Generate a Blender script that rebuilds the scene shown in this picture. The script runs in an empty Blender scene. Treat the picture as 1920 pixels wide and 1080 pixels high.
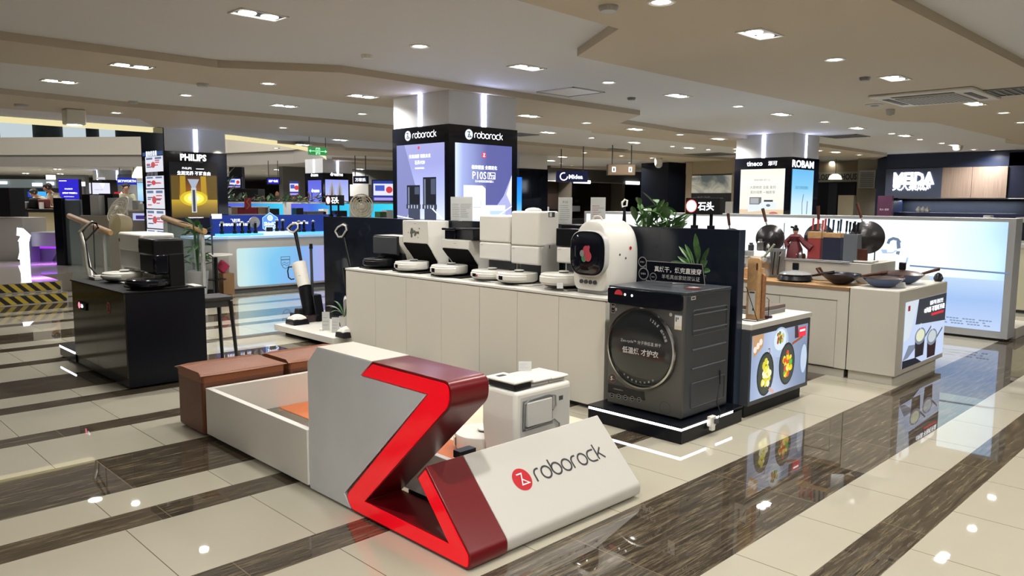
import bpy, bmesh, math, random
import numpy as np
from mathutils import Vector, Matrix
random.seed(7)
PI = math.pi
scene = bpy.context.scene
COL = scene.collection

# ------------------------------------------------------------------ camera
FPX = 1445.92
YAW, PIT, ROL = math.radians(45.255), math.radians(6.387), math.radians(0.383)
H = 1.58
_f = Vector((math.cos(YAW)*math.cos(PIT), math.sin(YAW)*math.cos(PIT), -math.sin(PIT)))
_r = _f.cross(Vector((0, 0, 1))).normalized(); _u = _r.cross(_f)
_c, _s = math.cos(ROL), math.sin(ROL)
CR = _c*_r + _s*_u; CU = -_s*_r + _c*_u
cd = bpy.data.cameras.new('camera'); cam = bpy.data.objects.new('camera', cd); COL.objects.link(cam)
cd.sensor_width = 36.0; cd.lens = FPX/1920*36.0; cd.clip_start = 0.05; cd.clip_end = 200
cam.matrix_world = Matrix(((CR.x, CU.x, -_f.x, 0), (CR.y, CU.y, -_f.y, 0), (CR.z, CU.z, -_f.z, H), (0, 0, 0, 1)))
scene.camera = cam

# ------------------------------------------------------------------ world, exposure
w = bpy.data.worlds.new('world'); scene.world = w; w.use_nodes = True
w.node_tree.nodes['Background'].inputs[0].default_value = (0.85, 0.92, 1.0, 1)
w.node_tree.nodes['Background'].inputs[1].default_value = 0.25
vs = scene.view_settings
scene.display_settings.display_device = 'sRGB'
vs.view_transform = 'Standard'; vs.look = 'None'; vs.gamma = 1.0; vs.use_curve_mapping = False
vs.exposure = 0.14
cy = scene.cycles
cy.use_denoising = True
cy.max_bounces = 6; cy.diffuse_bounces = 3; cy.glossy_bounces = 3; cy.transmission_bounces = 4; cy.transparent_max_bounces = 8
cy.sample_clamp_indirect = 4.0; cy.caustics_reflective = False; cy.caustics_refractive = False
cy.use_light_tree = True
LAMP_W = 15.0          # watts of one recessed downlight
WARM = (1.0, 0.97, 0.915)
ZL, ZH = 2.735, 2.80   # underside of the dropped ceiling panels / of the ceiling between them

def area(loc, size, watts, col=WARM, rot=(0, 0, 0), sy=None, spread=None, parent=None, shape='DISK', name='light'):
    d = bpy.data.lights.new(name, 'AREA'); d.shape = shape; d.size = size
    if sy: d.size_y = sy
    d.energy = watts; d.color = col
    if spread: d.spread = spread
    o = bpy.data.objects.new(name, d); COL.objects.link(o); o.rotation_euler = rot
    o.location = loc
    if parent is not None: o.parent = parent
    return o

# ------------------------------------------------------------------ points of the place seen through the camera
C0 = Vector((0, 0, H))
def ray(px, py):
    return _f + CR*((px-960)/FPX) - CU*((py-540)/FPX)
def PZ(px, py, z=0.0):
    d = ray(px, py); return C0 + d*((z-H)/d.z)
def PX(px, py, x):
    d = ray(px, py); return C0 + d*(x/d.x)
def PY(px, py, y):
    d = ray(px, py); return C0 + d*(y/d.y)
def PD(px, py, dep):
    return C0 + ray(px, py)*dep
def rng(ax, val, x0, y0, x1, y1):
    """world ranges of an upright rectangle on the plane X=val or Y=val"""
    xm, ym = (x0+x1)/2, (y0+y1)/2
    P = PX if ax == 'X' else PY
    k = 1 if ax == 'X' else 0
    a, b = P(x0, ym, val)[k], P(x1, ym, val)[k]
    t, q = P(xm, y0, val).z, P(xm, y1, val).z
    return min(a, b), max(a, b), min(t, q), max(t, q)

# ------------------------------------------------------------------ materials
MATS = {}
def mat(name, col, rough=0.5, metal=0.0, emit=None, es=1.0, coat=0.0, alpha=1.0, trans=0.0, spec=0.5, bump=0.0, bscale=60.0, var=0.0):
    if name in MATS: return MATS[name]
    m = bpy.data.materials.new(name); m.use_nodes = True
    nt = m.node_tree; b = nt.nodes['Principled BSDF']
    b.inputs['Base Color'].default_value = (*col, 1)
    b.inputs['Roughness'].default_value = rough
    b.inputs['Metallic'].default_value = metal
    b.inputs['Specular IOR Level'].default_value = spec
    b.inputs['Coat Weight'].default_value = coat
    b.inputs['Coat Roughness'].default_value = 0.05
    b.inputs['Alpha'].default_value = alpha
    b.inputs['Transmission Weight'].default_value = trans
    if emit is not None:
        b.inputs['Emission Color'].default_value = (*emit, 1); b.inputs['Emission Strength'].default_value = es
    if bump or var:
        tc = nt.nodes.new('ShaderNodeTexCoord'); n = nt.nodes.new('ShaderNodeTexNoise')
        n.inputs['Scale'].default_value = bscale; n.inputs['Detail'].default_value = 3
        nt.links.new(tc.outputs['Object'], n.inputs['Vector'])
        if bump:
            bp = nt.nodes.new('ShaderNodeBump'); bp.inputs['Strength'].default_value = bump; bp.inputs['Distance'].default_value = 0.01
            nt.links.new(n.outputs['Fac'], bp.inputs['Height']); nt.links.new(bp.outputs['Normal'], b.inputs['Normal'])
        if var:
            r = nt.nodes.new('ShaderNodeValToRGB')
            r.color_ramp.elements[0].position = 0.3; r.color_ramp.elements[1].position = 0.7
            r.color_ramp.elements[0].color = (*[c*(1-var) for c in col], 1); r.color_ramp.elements[1].color = (*[min(1, c*(1+var)) for c in col], 1)
            nt.links.new(n.outputs['Fac'], r.inputs['Fac']); nt.links.new(r.outputs['Color'], b.inputs['Base Color'])
    MATS[name] = m
    return m
def S(r, g, b):
    """sRGB 0..255 to linear"""
    f = lambda c: c/12.92 if c <= 0.04045 else ((c+0.055)/1.055)**2.4
    return tuple(f(v/255) for v in (r, g, b))
def glow(name, rgb, es=1.0):
    """something lit from inside: a screen, a lightbox print, a lit letter"""
    c = S(*rgb)
    return mat('glow_'+name, tuple(v*0.05 for v in c), rough=0.35, emit=c, es=es)
def gradient_glow(name, stops, axis=2, lo=0.0, hi=1.0, es=1.0, noise=0.0):
    """backlit print whose colours run along one world axis"""
    if name in MATS: return MATS[name]
    m = bpy.data.materials.new(name); m.use_nodes = True; nt = m.node_tree; b = nt.nodes['Principled BSDF']
    g = nt.nodes.new('ShaderNodeNewGeometry'); sp = nt.nodes.new('ShaderNodeSeparateXYZ'); mr = nt.nodes.new('ShaderNodeMapRange')
    nt.links.new(g.outputs['Position'], sp.inputs[0]); nt.links.new(sp.outputs[axis], mr.inputs['Value'])
    mr.inputs['From Min'].default_value = lo; mr.inputs['From Max'].default_value = hi
    r = nt.nodes.new('ShaderNodeValToRGB'); cr = r.color_ramp
    while len(cr.elements) < len(stops): cr.elements.new(0.5)
    for e, (p, c) in zip(cr.elements, stops):
        e.position = p; e.color = (*S(*c), 1)
    src = mr.outputs[0]
    if noise:
        n = nt.nodes.new('ShaderNodeTexNoise'); n.inputs['Scale'].default_value = 1.1; n.inputs['Detail'].default_value = 1
        ma = nt.nodes.new('ShaderNodeMath'); ma.operation = 'MULTIPLY_ADD'; ma.inputs[1].default_value = noise
        mb = nt.nodes.new('ShaderNodeMath'); mb.operation = 'SUBTRACT'; mb.inputs[1].default_value = noise/2
        nt.links.new(g.outputs['Position'], n.inputs['Vector']); nt.links.new(n.outputs['Fac'], ma.inputs[0]); nt.links.new(src, ma.inputs[2])
        nt.links.new(ma.outputs[0], mb.inputs[0]); src = mb.outputs[0]
    nt.links.new(src, r.inputs['Fac']); nt.links.new(r.outputs['Color'], b.inputs['Emission Color'])
    b.inputs['Base Color'].default_value = (0.02, 0.02, 0.02, 1); b.inputs['Roughness'].default_value = 0.3
    b.inputs['Emission Strength'].default_value = es
    MATS[name] = m
    return m

M_white = mat('white_laminate', (0.72, 0.70, 0.65), 0.35)
M_white2 = mat('white_counter_laminate', (0.66, 0.63, 0.56), 0.4)
M_plas = mat('white_plastic', (0.78, 0.76, 0.70), 0.3)
M_plas2 = mat('grey_white_plastic', (0.55, 0.54, 0.52), 0.35)
M_black = mat('black_plastic', (0.008, 0.008, 0.010), 0.3, spec=.3)
M_blackg = mat('black_gloss', (0.006, 0.007, 0.012), 0.06)
M_blackm = mat('black_matte', (0.008, 0.008, 0.009), 0.6, spec=.2)
M_blacklam = mat('black_laminate', (0.005, 0.006, 0.010), 0.25, spec=.22)
M_bronze = mat('dark_bronze_laminate', (0.022, 0.020, 0.016), 0.12, metal=0.2, spec=.4)
M_dgrey = mat('dark_grey', (0.05, 0.055, 0.065), 0.4)
M_mgrey = mat('mid_grey', (0.22, 0.22, 0.22), 0.45)
M_lgrey = mat('light_grey', (0.45, 0.45, 0.44), 0.45)
M_chrome = mat('chrome', (0.75, 0.75, 0.76), 0.15, metal=1.0)
M_steel = mat('brushed_steel', (0.5, 0.5, 0.5), 0.3, metal=1.0)
M_glass = mat('clear_acrylic', (0.85, 0.9, 0.9), 0.05, alpha=0.22)
M_railglass = mat('rail_glass', (0.55, 0.68, 0.66), 0.04, alpha=0.28)
M_red = mat('logo_red', S(190, 20, 35), 0.4)
M_green = mat('leaf_green', (0.035, 0.10, 0.03), 0.4, var=0.35, bscale=14)
M_green2 = mat('pale_leaf_green', (0.10, 0.2, 0.07), 0.4, var=0.3, bscale=10)
M_paper = mat('paper_card', (0.7, 0.69, 0.66), 0.6)
M_ink = mat('ink', (0.03, 0.03, 0.035), 0.6)
M_inkg = mat('grey_ink', (0.25, 0.25, 0.26), 0.6)
M_inkr = mat('red_ink', S(190, 50, 50), 0.6)
M_bamboo = mat('bamboo_wood', S(190, 150, 105), 0.5, var=0.15, bscale=25)
M_dwood = mat('dark_wood', S(74, 40, 28), 0.35, var=0.25, bscale=30)
M_navy = mat('navy_fascia', (0.010, 0.018, 0.05), 0.4)
M_led = glow('led_strip', (250, 252, 255), 6.0)
M_ledc = glow('column_led', (200, 208, 255), 30.0)
M_lamp = mat('lamp_face', (0.8, 0.8, 0.8), 0.5, emit=(1.0, 0.93, 0.8), es=12.0)
M_sign = glow('sign_white', (245, 248, 255), 2.2)
M_skin = mat('skin', S(196, 150, 125), 0.5)

# ------------------------------------------------------------------ mesh builder
class MB:
    def __init__(s, M=None):
        s.v = []; s.f = []; s.mi = []; s.mats = []; s.M = M or Matrix.Identity(4)
    def _m(s, m):
        if m not in s.mats: s.mats.append(m)
        return s.mats.index(m)
    def add(s, vs, fs, m):
        o = len(s.v); k = s._m(m)
        s.v += [s.M @ Vector(p) for p in vs]
        for f in fs:
            s.f.append([o+i for i in f]); s.mi.append(k)
        return s
    def box(s, x0, x1, y0, y1, z0, z1, m):
        x0, x1 = min(x0, x1), max(x0, x1); y0, y1 = min(y0, y1), max(y0, y1); z0, z1 = min(z0, z1), max(z0, z1)
        vs = [(x, y, z) for z in (z0, z1) for y in (y0, y1) for x in (x0, x1)]
        return s.add(vs, [(0, 2, 3, 1), (4, 5, 7, 6), (0, 1, 5, 4), (2, 6, 7, 3), (0, 4, 6, 2), (1, 3, 7, 5)], m)
    def cbox(s, c, d, m):
        return s.box(c[0]-d[0]/2, c[0]+d[0]/2, c[1]-d[1]/2, c[1]+d[1]/2, c[2]-d[2]/2, c[2]+d[2]/2, m)
    def prism(s, pts, ax, a, b, m):
        """2D polygon extruded along ax; pts are the two other coordinates in cyclic order (y,z)/(x,z)/(x,y)"""
        def P(p, t):
            return {'x': (t, p[0], p[1]), 'y': (p[0], t, p[1]), 'z': (p[0], p[1], t)}[ax]
        area = sum(pts[i][0]*pts[(i+1) % len(pts)][1]-pts[(i+1) % len(pts)][0]*pts[i][1] for i in range(len(pts)))
        if (area < 0) != (ax == 'y'): pts = pts[::-1]
        a, b = min(a, b), max(a, b)
        n = len(pts)
        vs = [P(p, a) for p in pts]+[P(p, b) for p in pts]
        fs = [list(range(n))[::-1], list(range(n, 2*n))]+[(i, (i+1) % n, n+(i+1) % n, n+i) for i in range(n)]
        return s.add(vs, fs, m)
    def lathe(s, prof, c, m, seg=24, ax='z', sx=1.0, sy=1.0):
        vs = []; fs = []
        for (r, h) in prof:
            for k in range(seg):
                a = 2*PI*k/seg; u, v = r*math.cos(a)*sx, r*math.sin(a)*sy
                p = {'z': (u, v, h), 'x': (h, u, v), 'y': (v, h, u)}[ax]
                vs.append((c[0]+p[0], c[1]+p[1], c[2]+p[2]))
        for j in range(len(prof)-1):
            for k in range(seg):
                k2 = (k+1) % seg
                fs.append((j*seg+k, j*seg+k2, (j+1)*seg+k2, (j+1)*seg+k))
        if prof[0][0] > 1e-5: fs.append([k for k in range(seg)][::-1])
        if prof[-1][0] > 1e-5: fs.append([(len(prof)-1)*seg+k for k in range(seg)])
        return s.add(vs, fs, m)
    def cyl(s, c, r, h, m, seg=24, ax='z', r2=None):
        return s.lathe([(r, 0), (r if r2 is None else r2, h)], c, m, seg, ax)
    def tube(s, pts, r, m, seg=8, cap=True):
        pts = [Vector(p) for p in pts]; rs = r if isinstance(r, (list, tuple)) else [r]*len(pts)
        vs = []; fs = []; up = None
        for i, p in enumerate(pts):
            t = (pts[min(i+1, len(pts)-1)]-pts[max(i-1, 0)]).normalized()
            if up is None: up = Vector((0, 0, 1)) if abs(t.z) < 0.9 else Vector((1, 0, 0))
            x = t.cross(up).normalized(); y = x.cross(t).normalized(); up = y
            for k in range(seg):
                a = 2*PI*k/seg; vs.append(p+(x*math.cos(a)+y*math.sin(a))*rs[i])
        for i in range(len(pts)-1):
            for k in range(seg):
                k2 = (k+1) % seg; fs.append((i*seg+k, i*seg+k2, (i+1)*seg+k2, (i+1)*seg+k))
        if cap:
            fs.append(list(range(seg))[::-1]); fs.append([(len(pts)-1)*seg+k for k in range(seg)])
        return s.add(vs, fs, m)
    def quad(s, a, b, c, d, m): return s.add([a, b, c, d], [(0, 1, 2, 3)], m)
    def fr(s, F, pts, m, off=0.0):
        """flat polygon in the frame F=(O,U,V,N)"""
        O, U, V, N = F
        return s.add([O+U*p[0]+V*p[1]+N*off for p in pts], [list(range(len(pts)))], m)
    def frect(s, F, u0, u1, v0, v1, m, off=0.001): return s.fr(F, [(u0, v0), (u1, v0), (u1, v1), (u0, v1)], m, off)
    def fdisc(s, F, u, v, r, m, off=0.001, seg=24, ry=None):
        ry = ry or r
        return s.fr(F, [(u+r*math.cos(2*PI*k/seg), v+ry*math.sin(2*PI*k/seg)) for k in range(seg)], m, off)
    def ribbon(s, F, pts, wd, m, off=0.001, closed=False):
        pts = [Vector(p) for p in pts]; n = len(pts); L = []; Rr = []
        for i in range(n):
            a = pts[(i-1) % n] if (closed or i > 0) else None
            b = pts[(i+1) % n] if (closed or i < n-1) else None
            d1 = (pts[i]-a).normalized() if a is not None else None
            d2 = (b-pts[i]).normalized() if b is not None else None
            d1 = d1 or d2; d2 = d2 or d1
            n1 = Vector((-d1.y, d1.x)); n2 = Vector((-d2.y, d2.x)); nn = (n1+n2)
            nn = nn.normalized() if nn.length > 1e-4 else n1
            k = 1/max(0.45, nn.dot(n1))
            L.append(pts[i]+nn*wd/2*k); Rr.append(pts[i]-nn*wd/2*k)
        O, U, V, N = F
        w3 = lambda p: O+U*p.x+V*p.y+N*off
        vs = [w3(p) for p in L]+[w3(p) for p in Rr]
        fs = [(n+i, n+(i+1) % n, (i+1) % n, i) for i in range(n if closed else n-1)]
        return s.add(vs, fs, m)
    def text(s, F, body, u, v, m, h=None, wd=None, off=0.0015, bold=0.0, align='CENTER', sx=1.0):
        """lettering centred on (u,v): h = line height or wd = full width"""
        vs, fs = text_mesh(body, bold)
        if not vs: return s
        xs = [p[0] for p in vs]; ys = [p[1] for p in vs]
        W, Hh = max(xs)-min(xs), max(ys)-min(ys)
        k = wd/W if wd else h/Hh
        ky = h/Hh if h else k
        if wd and h: k = wd/W
        cx, cyy = (max(xs)+min(xs))/2, (max(ys)+min(ys))/2
        if align == 'LEFT': cx = min(xs)
        O, U, V, N = F
        s.add([O+U*(u+(p[0]-cx)*k*sx)+V*(v+(p[1]-cyy)*ky)+N*off for p in vs], fs, m)
        return s
    def build(s, name, parent=None, smooth=False, bevel=0.0, bseg=2, origin=None, sub=0, parent_w=None):
        me = bpy.data.meshes.new(name)
        if origin is None:
            if parent is not None: origin = Vector(parent['_o'])
            else:
                xs = [p.x for p in s.v]; ys = [p.y for p in s.v]; zs = [p.z for p in s.v]
                origin = Vector(((min(xs)+max(xs))/2, (min(ys)+max(ys))/2, min(zs)))
        origin = Vector(origin)
        me.from_pydata([tuple(p-origin) for p in s.v], [], s.f)
        for m in s.mats: me.materials.append(m)
        me.polygons.foreach_set('material_index', s.mi)
        if smooth:
            me.polygons.foreach_set('use_smooth', [True]*len(me.polygons))
            me.set_sharp_from_angle(angle=math.radians(38))
        me.update()
        o = bpy.data.objects.new(name, me); COL.objects.link(o)
        o['_o'] = tuple(origin)
        if parent is not None:
            o.parent = parent
            o.location = origin-Vector(parent['_o'])
        else: o.location = origin
        if bevel:
            b = o.modifiers.new('bevel', 'BEVEL'); b.width = bevel; b.segments = bseg; b.limit_method = 'ANGLE'; b.angle_limit = math.radians(40)
            b.harden_normals = False
            me.polygons.foreach_set('use_smooth', [True]*len(me.polygons)); me.set_sharp_from_angle(angle=math.radians(50))
        if sub:
            q = o.modifiers.new('sub', 'SUBSURF'); q.levels = sub; q.render_levels = sub
        return o

_TX = {}
def text_mesh(body, bold=0.0):
    key = (body, bold)
    if key in _TX: return _TX[key]
    c = bpy.data.curves.new('lettering', 'FONT'); c.body = body; c.size = 1.0; c.resolution_u = 2; c.offset = bold
    o = bpy.data.objects.new('lettering', c); COL.objects.link(o)
    dg = bpy.context.evaluated_depsgraph_get(); dg.update()
    me = bpy.data.meshes.new_from_object(o.evaluated_get(dg))
    r = ([tuple(v.co) for v in me.vertices], [tuple(p.vertices) for p in me.polygons])
    bpy.data.meshes.remove(me); bpy.data.objects.remove(o); bpy.data.curves.remove(c)
    _TX[key] = r
    return r

def tag(o, label=None, cat=None, group=None, kind=None):
    if label: o['label'] = label
    if cat: o['category'] = cat
    if group: o['group'] = group
    if kind: o['kind'] = kind
    return o
def thing(name, loc, label, cat, group=None):
    o = bpy.data.objects.new(name, None); COL.objects.link(o); o.empty_display_size = 0.1
    o.location = Vector(loc); o['_o'] = tuple(loc)
    return tag(o, label, cat, group)
def st(name, mb, **k):
    return tag(mb.build(name, **k), kind='structure')
def copy_tree(o, parent=None):
    c = o.copy(); COL.objects.link(c)
    if parent is not None: c.parent = parent
    for ch in list(o.children): copy_tree(ch, c)
    return c

def frX(x, y, z):   # a face looking towards -X, u to the right as seen
    return (Vector((x, y, z)), Vector((0, -1, 0)), Vector((0, 0, 1)), Vector((-1, 0, 0)))
def frY(y, x, z):   # a face looking towards -Y
    return (Vector((x, y, z)), Vector((1, 0, 0)), Vector((0, 0, 1)), Vector((0, -1, 0)))
def onX(px, py, x): p = PX(px, py, x); return (-p.y, p.z)     # u,v in frX(x,0,0)
def onY(px, py, y): p = PY(px, py, y); return (p.x, p.z)      # u,v in frY(y,0,0)

# ------------------------------------------------------------------ the rounded word mark and the ring mark
def arc(cx, cyy, r, a0, a1, n=8): return [(cx+r*math.cos(math.radians(a0+(a1-a0)*i/n)), cyy+r*math.sin(math.radians(a0+(a1-a0)*i/n))) for i in range(n+1)]
def wordmark(mb, F, u, v, h, m, off=0.0015, wt=0.15, sx=1.0):
    """lower case word 'roborock' in even round strokes; (u,v) is its left base, h the x height"""
    x = 0.0
    def put(pts, closed=False): mb.ribbon(F, [(u+(x+p[0])*h*sx, v+p[1]*h) for p in pts], wt*h, m, off, closed)
    for ch in 'roborock':
        if ch == 'r': put([(0, 0)]+arc(0.42, 0.58, 0.42, 180, 90, 6)+[(0.62, 1.0)]); x += 0.78
        elif ch == 'o': put(arc(0.5, 0.5, 0.5, 0, 345, 23), True); x += 1.2
        elif ch == 'b': put(arc(0.5, 0.5, 0.5, 0, 345, 23), True); put([(0, 0.5), (0, 1.42)]); x += 1.2
        elif ch == 'c': put([(0.95, 1.0)]+arc(0.5, 0.5, 0.5, 90, 270, 10)+[(0.95, 0.0)]); x += 1.17
        elif ch == 'k': put([(0, 0), (0, 1.42)]); put([(0.02, 0.38), (0.72, 1.0)]); put([(0.26, 0.58), (0.78, 0.0)]); x += 0.8
    return x*h
def zmark(mb, F, u, v, r, mdisc, mz, off=0.0015, sx=1.0, zw=0.12):
    mb.fdisc(F, u, v, r*sx, mdisc, off, 32, ry=r)
    mb.ribbon(F, [(u+a*r*sx, v+b*r) for a, b in ((-0.42, 0.5), (0.16, 0.5), (-0.26, -0.46), (0.55, -0.46), (0.0, -0.02))], zw*r, mz, off+0.0022)

# ------------------------------------------------------------------ floor
def floor_material():
    m = bpy.data.materials.new('striped_tile_floor'); m.use_nodes = True; nt = m.node_tree; b = nt.nodes['Principled BSDF']
    N, L = nt.nodes, nt.links
    def val(x):
        return x
    def math_(op, a, bb=None, c=None):
        n = N.new('ShaderNodeMath'); n.operation = op
        for i, q in enumerate((a, bb, c)):
            if q is None: continue
            if isinstance(q, (int, float)): n.inputs[i].default_value = q
            else: L.new(q, n.inputs[i])
        return n.outputs[0]
    tc = N.new('ShaderNodeTexCoord'); sp = N.new('ShaderNodeSeparateXYZ'); L.new(tc.outputs['Object'], sp.inputs[0])
    X, Y = sp.outputs[0], sp.outputs[1]
    P = 2.7075
    yy = math_('FLOORED_MODULO', math_('SUBTRACT', Y, 1.117), P)
    def band(a, bq):
        return math_('MULTIPLY', math_('GREATER_THAN', yy, a), math_('LESS_THAN', yy, bq))
    wide = band(0.538, 1.187); thin = math_('ADD', band(0.0, 0.212), band(1.824, 2.036))
    dark = math_('ADD', wide, thin)
    def joint(x0, step, wdt):
        q = math_('FLOORED_MODULO', math_('SUBTRACT', X, x0-wdt/2), step)
        return math_('LESS_THAN', q, wdt)
    jc = math_('MULTIPLY', joint(1.188, 0.63, 0.0045), math_('SUBTRACT', 1.0, dark))
    jd = math_('MULTIPLY', joint(1.406, 1.26, 0.004), dark)
    # veined travertine: streaks that run along the stripe
    mp = N.new('ShaderNodeMapping'); mp.inputs['Scale'].default_value = (1.1, 14.0, 1); L.new(tc.outputs['Object'], mp.inputs[0])
    n1 = N.new('ShaderNodeTexNoise'); n1.inputs['Scale'].default_value = 2.6; n1.inputs['Detail'].default_value = 9; n1.inputs['Roughness'].default_value = 0.72; n1.inputs['Distortion'].default_value = 0.15
    L.new(mp.outputs[0], n1.inputs['Vector'])
    mp2 = N.new('ShaderNodeMapping'); mp2.inputs['Scale'].default_value = (3.2, 70, 1); L.new(tc.outputs['Object'], mp2.inputs[0])
    n2 = N.new('ShaderNodeTexNoise'); n2.inputs['Scale'].default_value = 2.0; n2.inputs['Detail'].default_value = 4; n2.inputs['Roughness'].default_value = 0.7
    L.new(mp2.outputs[0], n2.inputs['Vector'])
    mixv = math_('ADD', math_('MULTIPLY', n1.outputs['Fac'], 0.62), math_('MULTIPLY', n2.outputs['Fac'], 0.38))
    r = N.new('ShaderNodeValToRGB'); cr = r.color_ramp
    cr.elements[0].position = 0.37; cr.elements[0].color = (*S(42, 36, 31), 1)
    cr.elements[1].position = 0.68; cr.elements[1].color = (*S(150, 135, 108), 1)
    e = cr.elements.new(0.48); e.color = (*S(68, 60, 50), 1)
    e = cr.elements.new(0.555); e.color = (*S(96, 86, 70), 1)
    L.new(mixv, r.inputs['Fac'])
    n3 = N.new('ShaderNodeTexNoise'); n3.inputs['Scale'].default_value = 1.3; n3.inputs['Detail'].default_value = 5; L.new(tc.outputs['Object'], n3.inputs['Vector'])
    r3 = N.new('ShaderNodeValToRGB'); r3.color_ramp.elements[0].color = (*S(174, 168, 151), 1); r3.color_ramp.elements[1].color = (*S(187, 181, 164), 1)
    L.new(n3.outputs['Fac'], r3.inputs['Fac'])
    def mixc(fac, a, bb):
        n = N.new('ShaderNodeMix'); n.data_type = 'RGBA'
        L.new(fac, n.inputs[0])
        for i, q in ((6, a), (7, bb)):
            if isinstance(q, tuple): n.inputs[i].default_value = (*q, 1)
            else: L.new(q, n.inputs[i])
        return n.outputs[2]
    c = mixc(dark, r3.outputs[0], r.outputs[0])
    c = mixc(jc, c, S(105, 95, 75)); c = mixc(jd, c, S(125, 110, 88))
    L.new(c, b.inputs['Base Color'])
    b.inputs['Roughness'].default_value = 0.018; b.inputs['Specular IOR Level'].default_value = 0.82; b.inputs['IOR'].default_value = 1.55
    MATS['floor'] = m
    return m
M_floor = floor_material()
f = MB(); f.box(-8, 48, -8, 50, -0.2, 0, M_floor); st('floor', f, origin=(0, 0, 0))

# ------------------------------------------------------------------ ceiling, with the opening of the atrium
M_ceil = mat('ceiling_white_paint', (0.655, 0.655, 0.67), 0.75)
M_ceilb = mat('ceiling_beige_paint', (0.52, 0.45, 0.36), 0.75)
M_cove = glow('cove', (235, 222, 170), 0.95)
M_fas = mat('atrium_fascia_paint', (0.60, 0.56, 0.48), 0.7)
near = [(-400, 190), (0, 218), (150, 229), (305, 240), (440, 254), (520, 264), (580, 277), (606, 288), (612, 294)]
far = [(600, 299), (550, 305), (430, 309), (270, 311), (0, 311), (-400, 309)]
hn = [PZ(*p, ZH) for p in near]; hf = [PZ(*p, ZH) for p in far]
hole = hn+hf
bm = bmesh.new()
outer = [bm.verts.new((x, y, ZH)) for x, y in ((-8, -8), (48, -8), (48, 50), (-8, 50))]
for p in hole: p.x = max(p.x, -7.9)
inner = [bm.verts.new((p.x, p.y, ZH)) for p in hole]
ed = [bm.edges.new((a[i], a[(i+1) % len(a)])) for a in (outer, inner) for i in range(len(a))]
bmesh.ops.triangle_fill(bm, edges=ed, use_beauty=True)
me = bpy.data.meshes.new('ceiling'); bm.to_mesh(me); bm.free(); me.materials.append(M_ceil)
o = bpy.data.objects.new('ceiling', me); COL.objects.link(o); tag(o, kind='structure')

def panel(name, pts, zl=None, m=None):
    w_ = [PZ(x, y, ZL) for x, y in pts]
    mb = MB(); mb.prism([(p.x, p.y) for p in w_], 'z', zl or ZL, ZH+0.02, m or M_ceilb)
    return st(name, mb)
panel('trim_1', [(400, -157), (968, 0), (1160, 54), (1082, 106), (1280, 148), (1663, 227), (1753, 230), (1897, 263), (1885, 268), (1990, 281), (2150, 262), (2150, 244), (1920, 127), (1670, 0), (1300, -188)])
panel('trim_2', [(-300, 34), (0, 75), (408, 127), (640, 136), (828, 164), (970, 183), (1200, 216), (1162, 231), (1280, 249), (1383, 258), (1530, 274), (1663, 292),
                 (1640, 300), (1530, 292), (1383, 277), (1280, 267), (1110, 249), (1108, 245), (970, 230), (737, 202), (640, 192), (400, 163), (200, 138), (0, 117), (-300, 78)])
panel('trim_3', [(-300, 143), (0, 176), (233, 200), (376, 211), (640, 233), (737, 242), (968, 270), (1127, 283), (1278, 294), (1383, 301),
                 (1383, 310), (1280, 305), (1168, 298), (982, 290), (968, 284), (736, 268), (500, 250), (415, 246), (290, 238), (262, 223), (0, 203), (-300, 172)])
panel('trim_4', [(520, 269), (640, 276), (648, 282), (736, 286), (968, 300), (968, 306), (736, 295), (612, 291), (575, 274)])
panel('trim_5', [(622, 299), (736, 304), (968, 313), (1383, 320), (1383, 325), (968, 319), (736, 311), (630, 306)])
# glowing cove lip along the near rim, fascias of the far rim
mb = MB()
for a, b_ in zip(hn[:-1], hn[1:]):
    mb.add([(a.x, a.y, ZH-0.085), (b_.x, b_.y, ZH-0.085), (b_.x, b_.y, ZH+0.01), (a.x, a.y, ZH+0.01)], [(0, 1, 2, 3)], M_cove)
    d = Vector((0.03, 0.06, 0))
    mb.add([a+d+Vector((0, 0, -0.085)), b_+d+Vector((0, 0, -0.085)), b_+d+Vector((0, 0, .3)), a+d+Vector((0, 0, .3))], [(3, 2, 1, 0)], M_fas)
    mb.add([(a.x, a.y, ZH-0.085), (b_.x, b_.y, ZH-0.085), b_+d+Vector((0, 0, -0.085)), a+d+Vector((0, 0, -0.085))], [(3, 2, 1, 0)], M_cove)
st('trim_6', mb)
mb = MB(); M_fshade = mat('fascia_shade', (0.36, 0.34, 0.31), 0.7)  # lower fascia in greyer paint, its shadow put into the colour
ff = [hn[-1]]+hf
for a, b_ in zip(ff[:-1], ff[1:]):
    for z0, z1, m_, dd in ((ZH-0.03, ZH+0.42, M_fshade, 0.0), (ZH+0.40, ZH+1.05, M_fas, -0.12)):
        n = Vector((dd*0.7, dd*0.7, 0))
        mb.add([a+n+Vector((0, 0, z0-ZH)), b_+n+Vector((0, 0, z0-ZH)), b_+n+Vector((0, 0, z1-ZH)), a+n+Vector((0, 0, z1-ZH))], [(0, 1, 2, 3)], m_)
    n = Vector((-0.084, -0.084, 0))
    mb.add([a+Vector((0, 0, 0.40)), b_+Vector((0, 0, .40)), b_+n+Vector((0, 0, .40)), a+n+Vector((0, 0, .40))], [(0, 1, 2, 3)], M_fas)
st('trim_7', mb)
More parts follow.
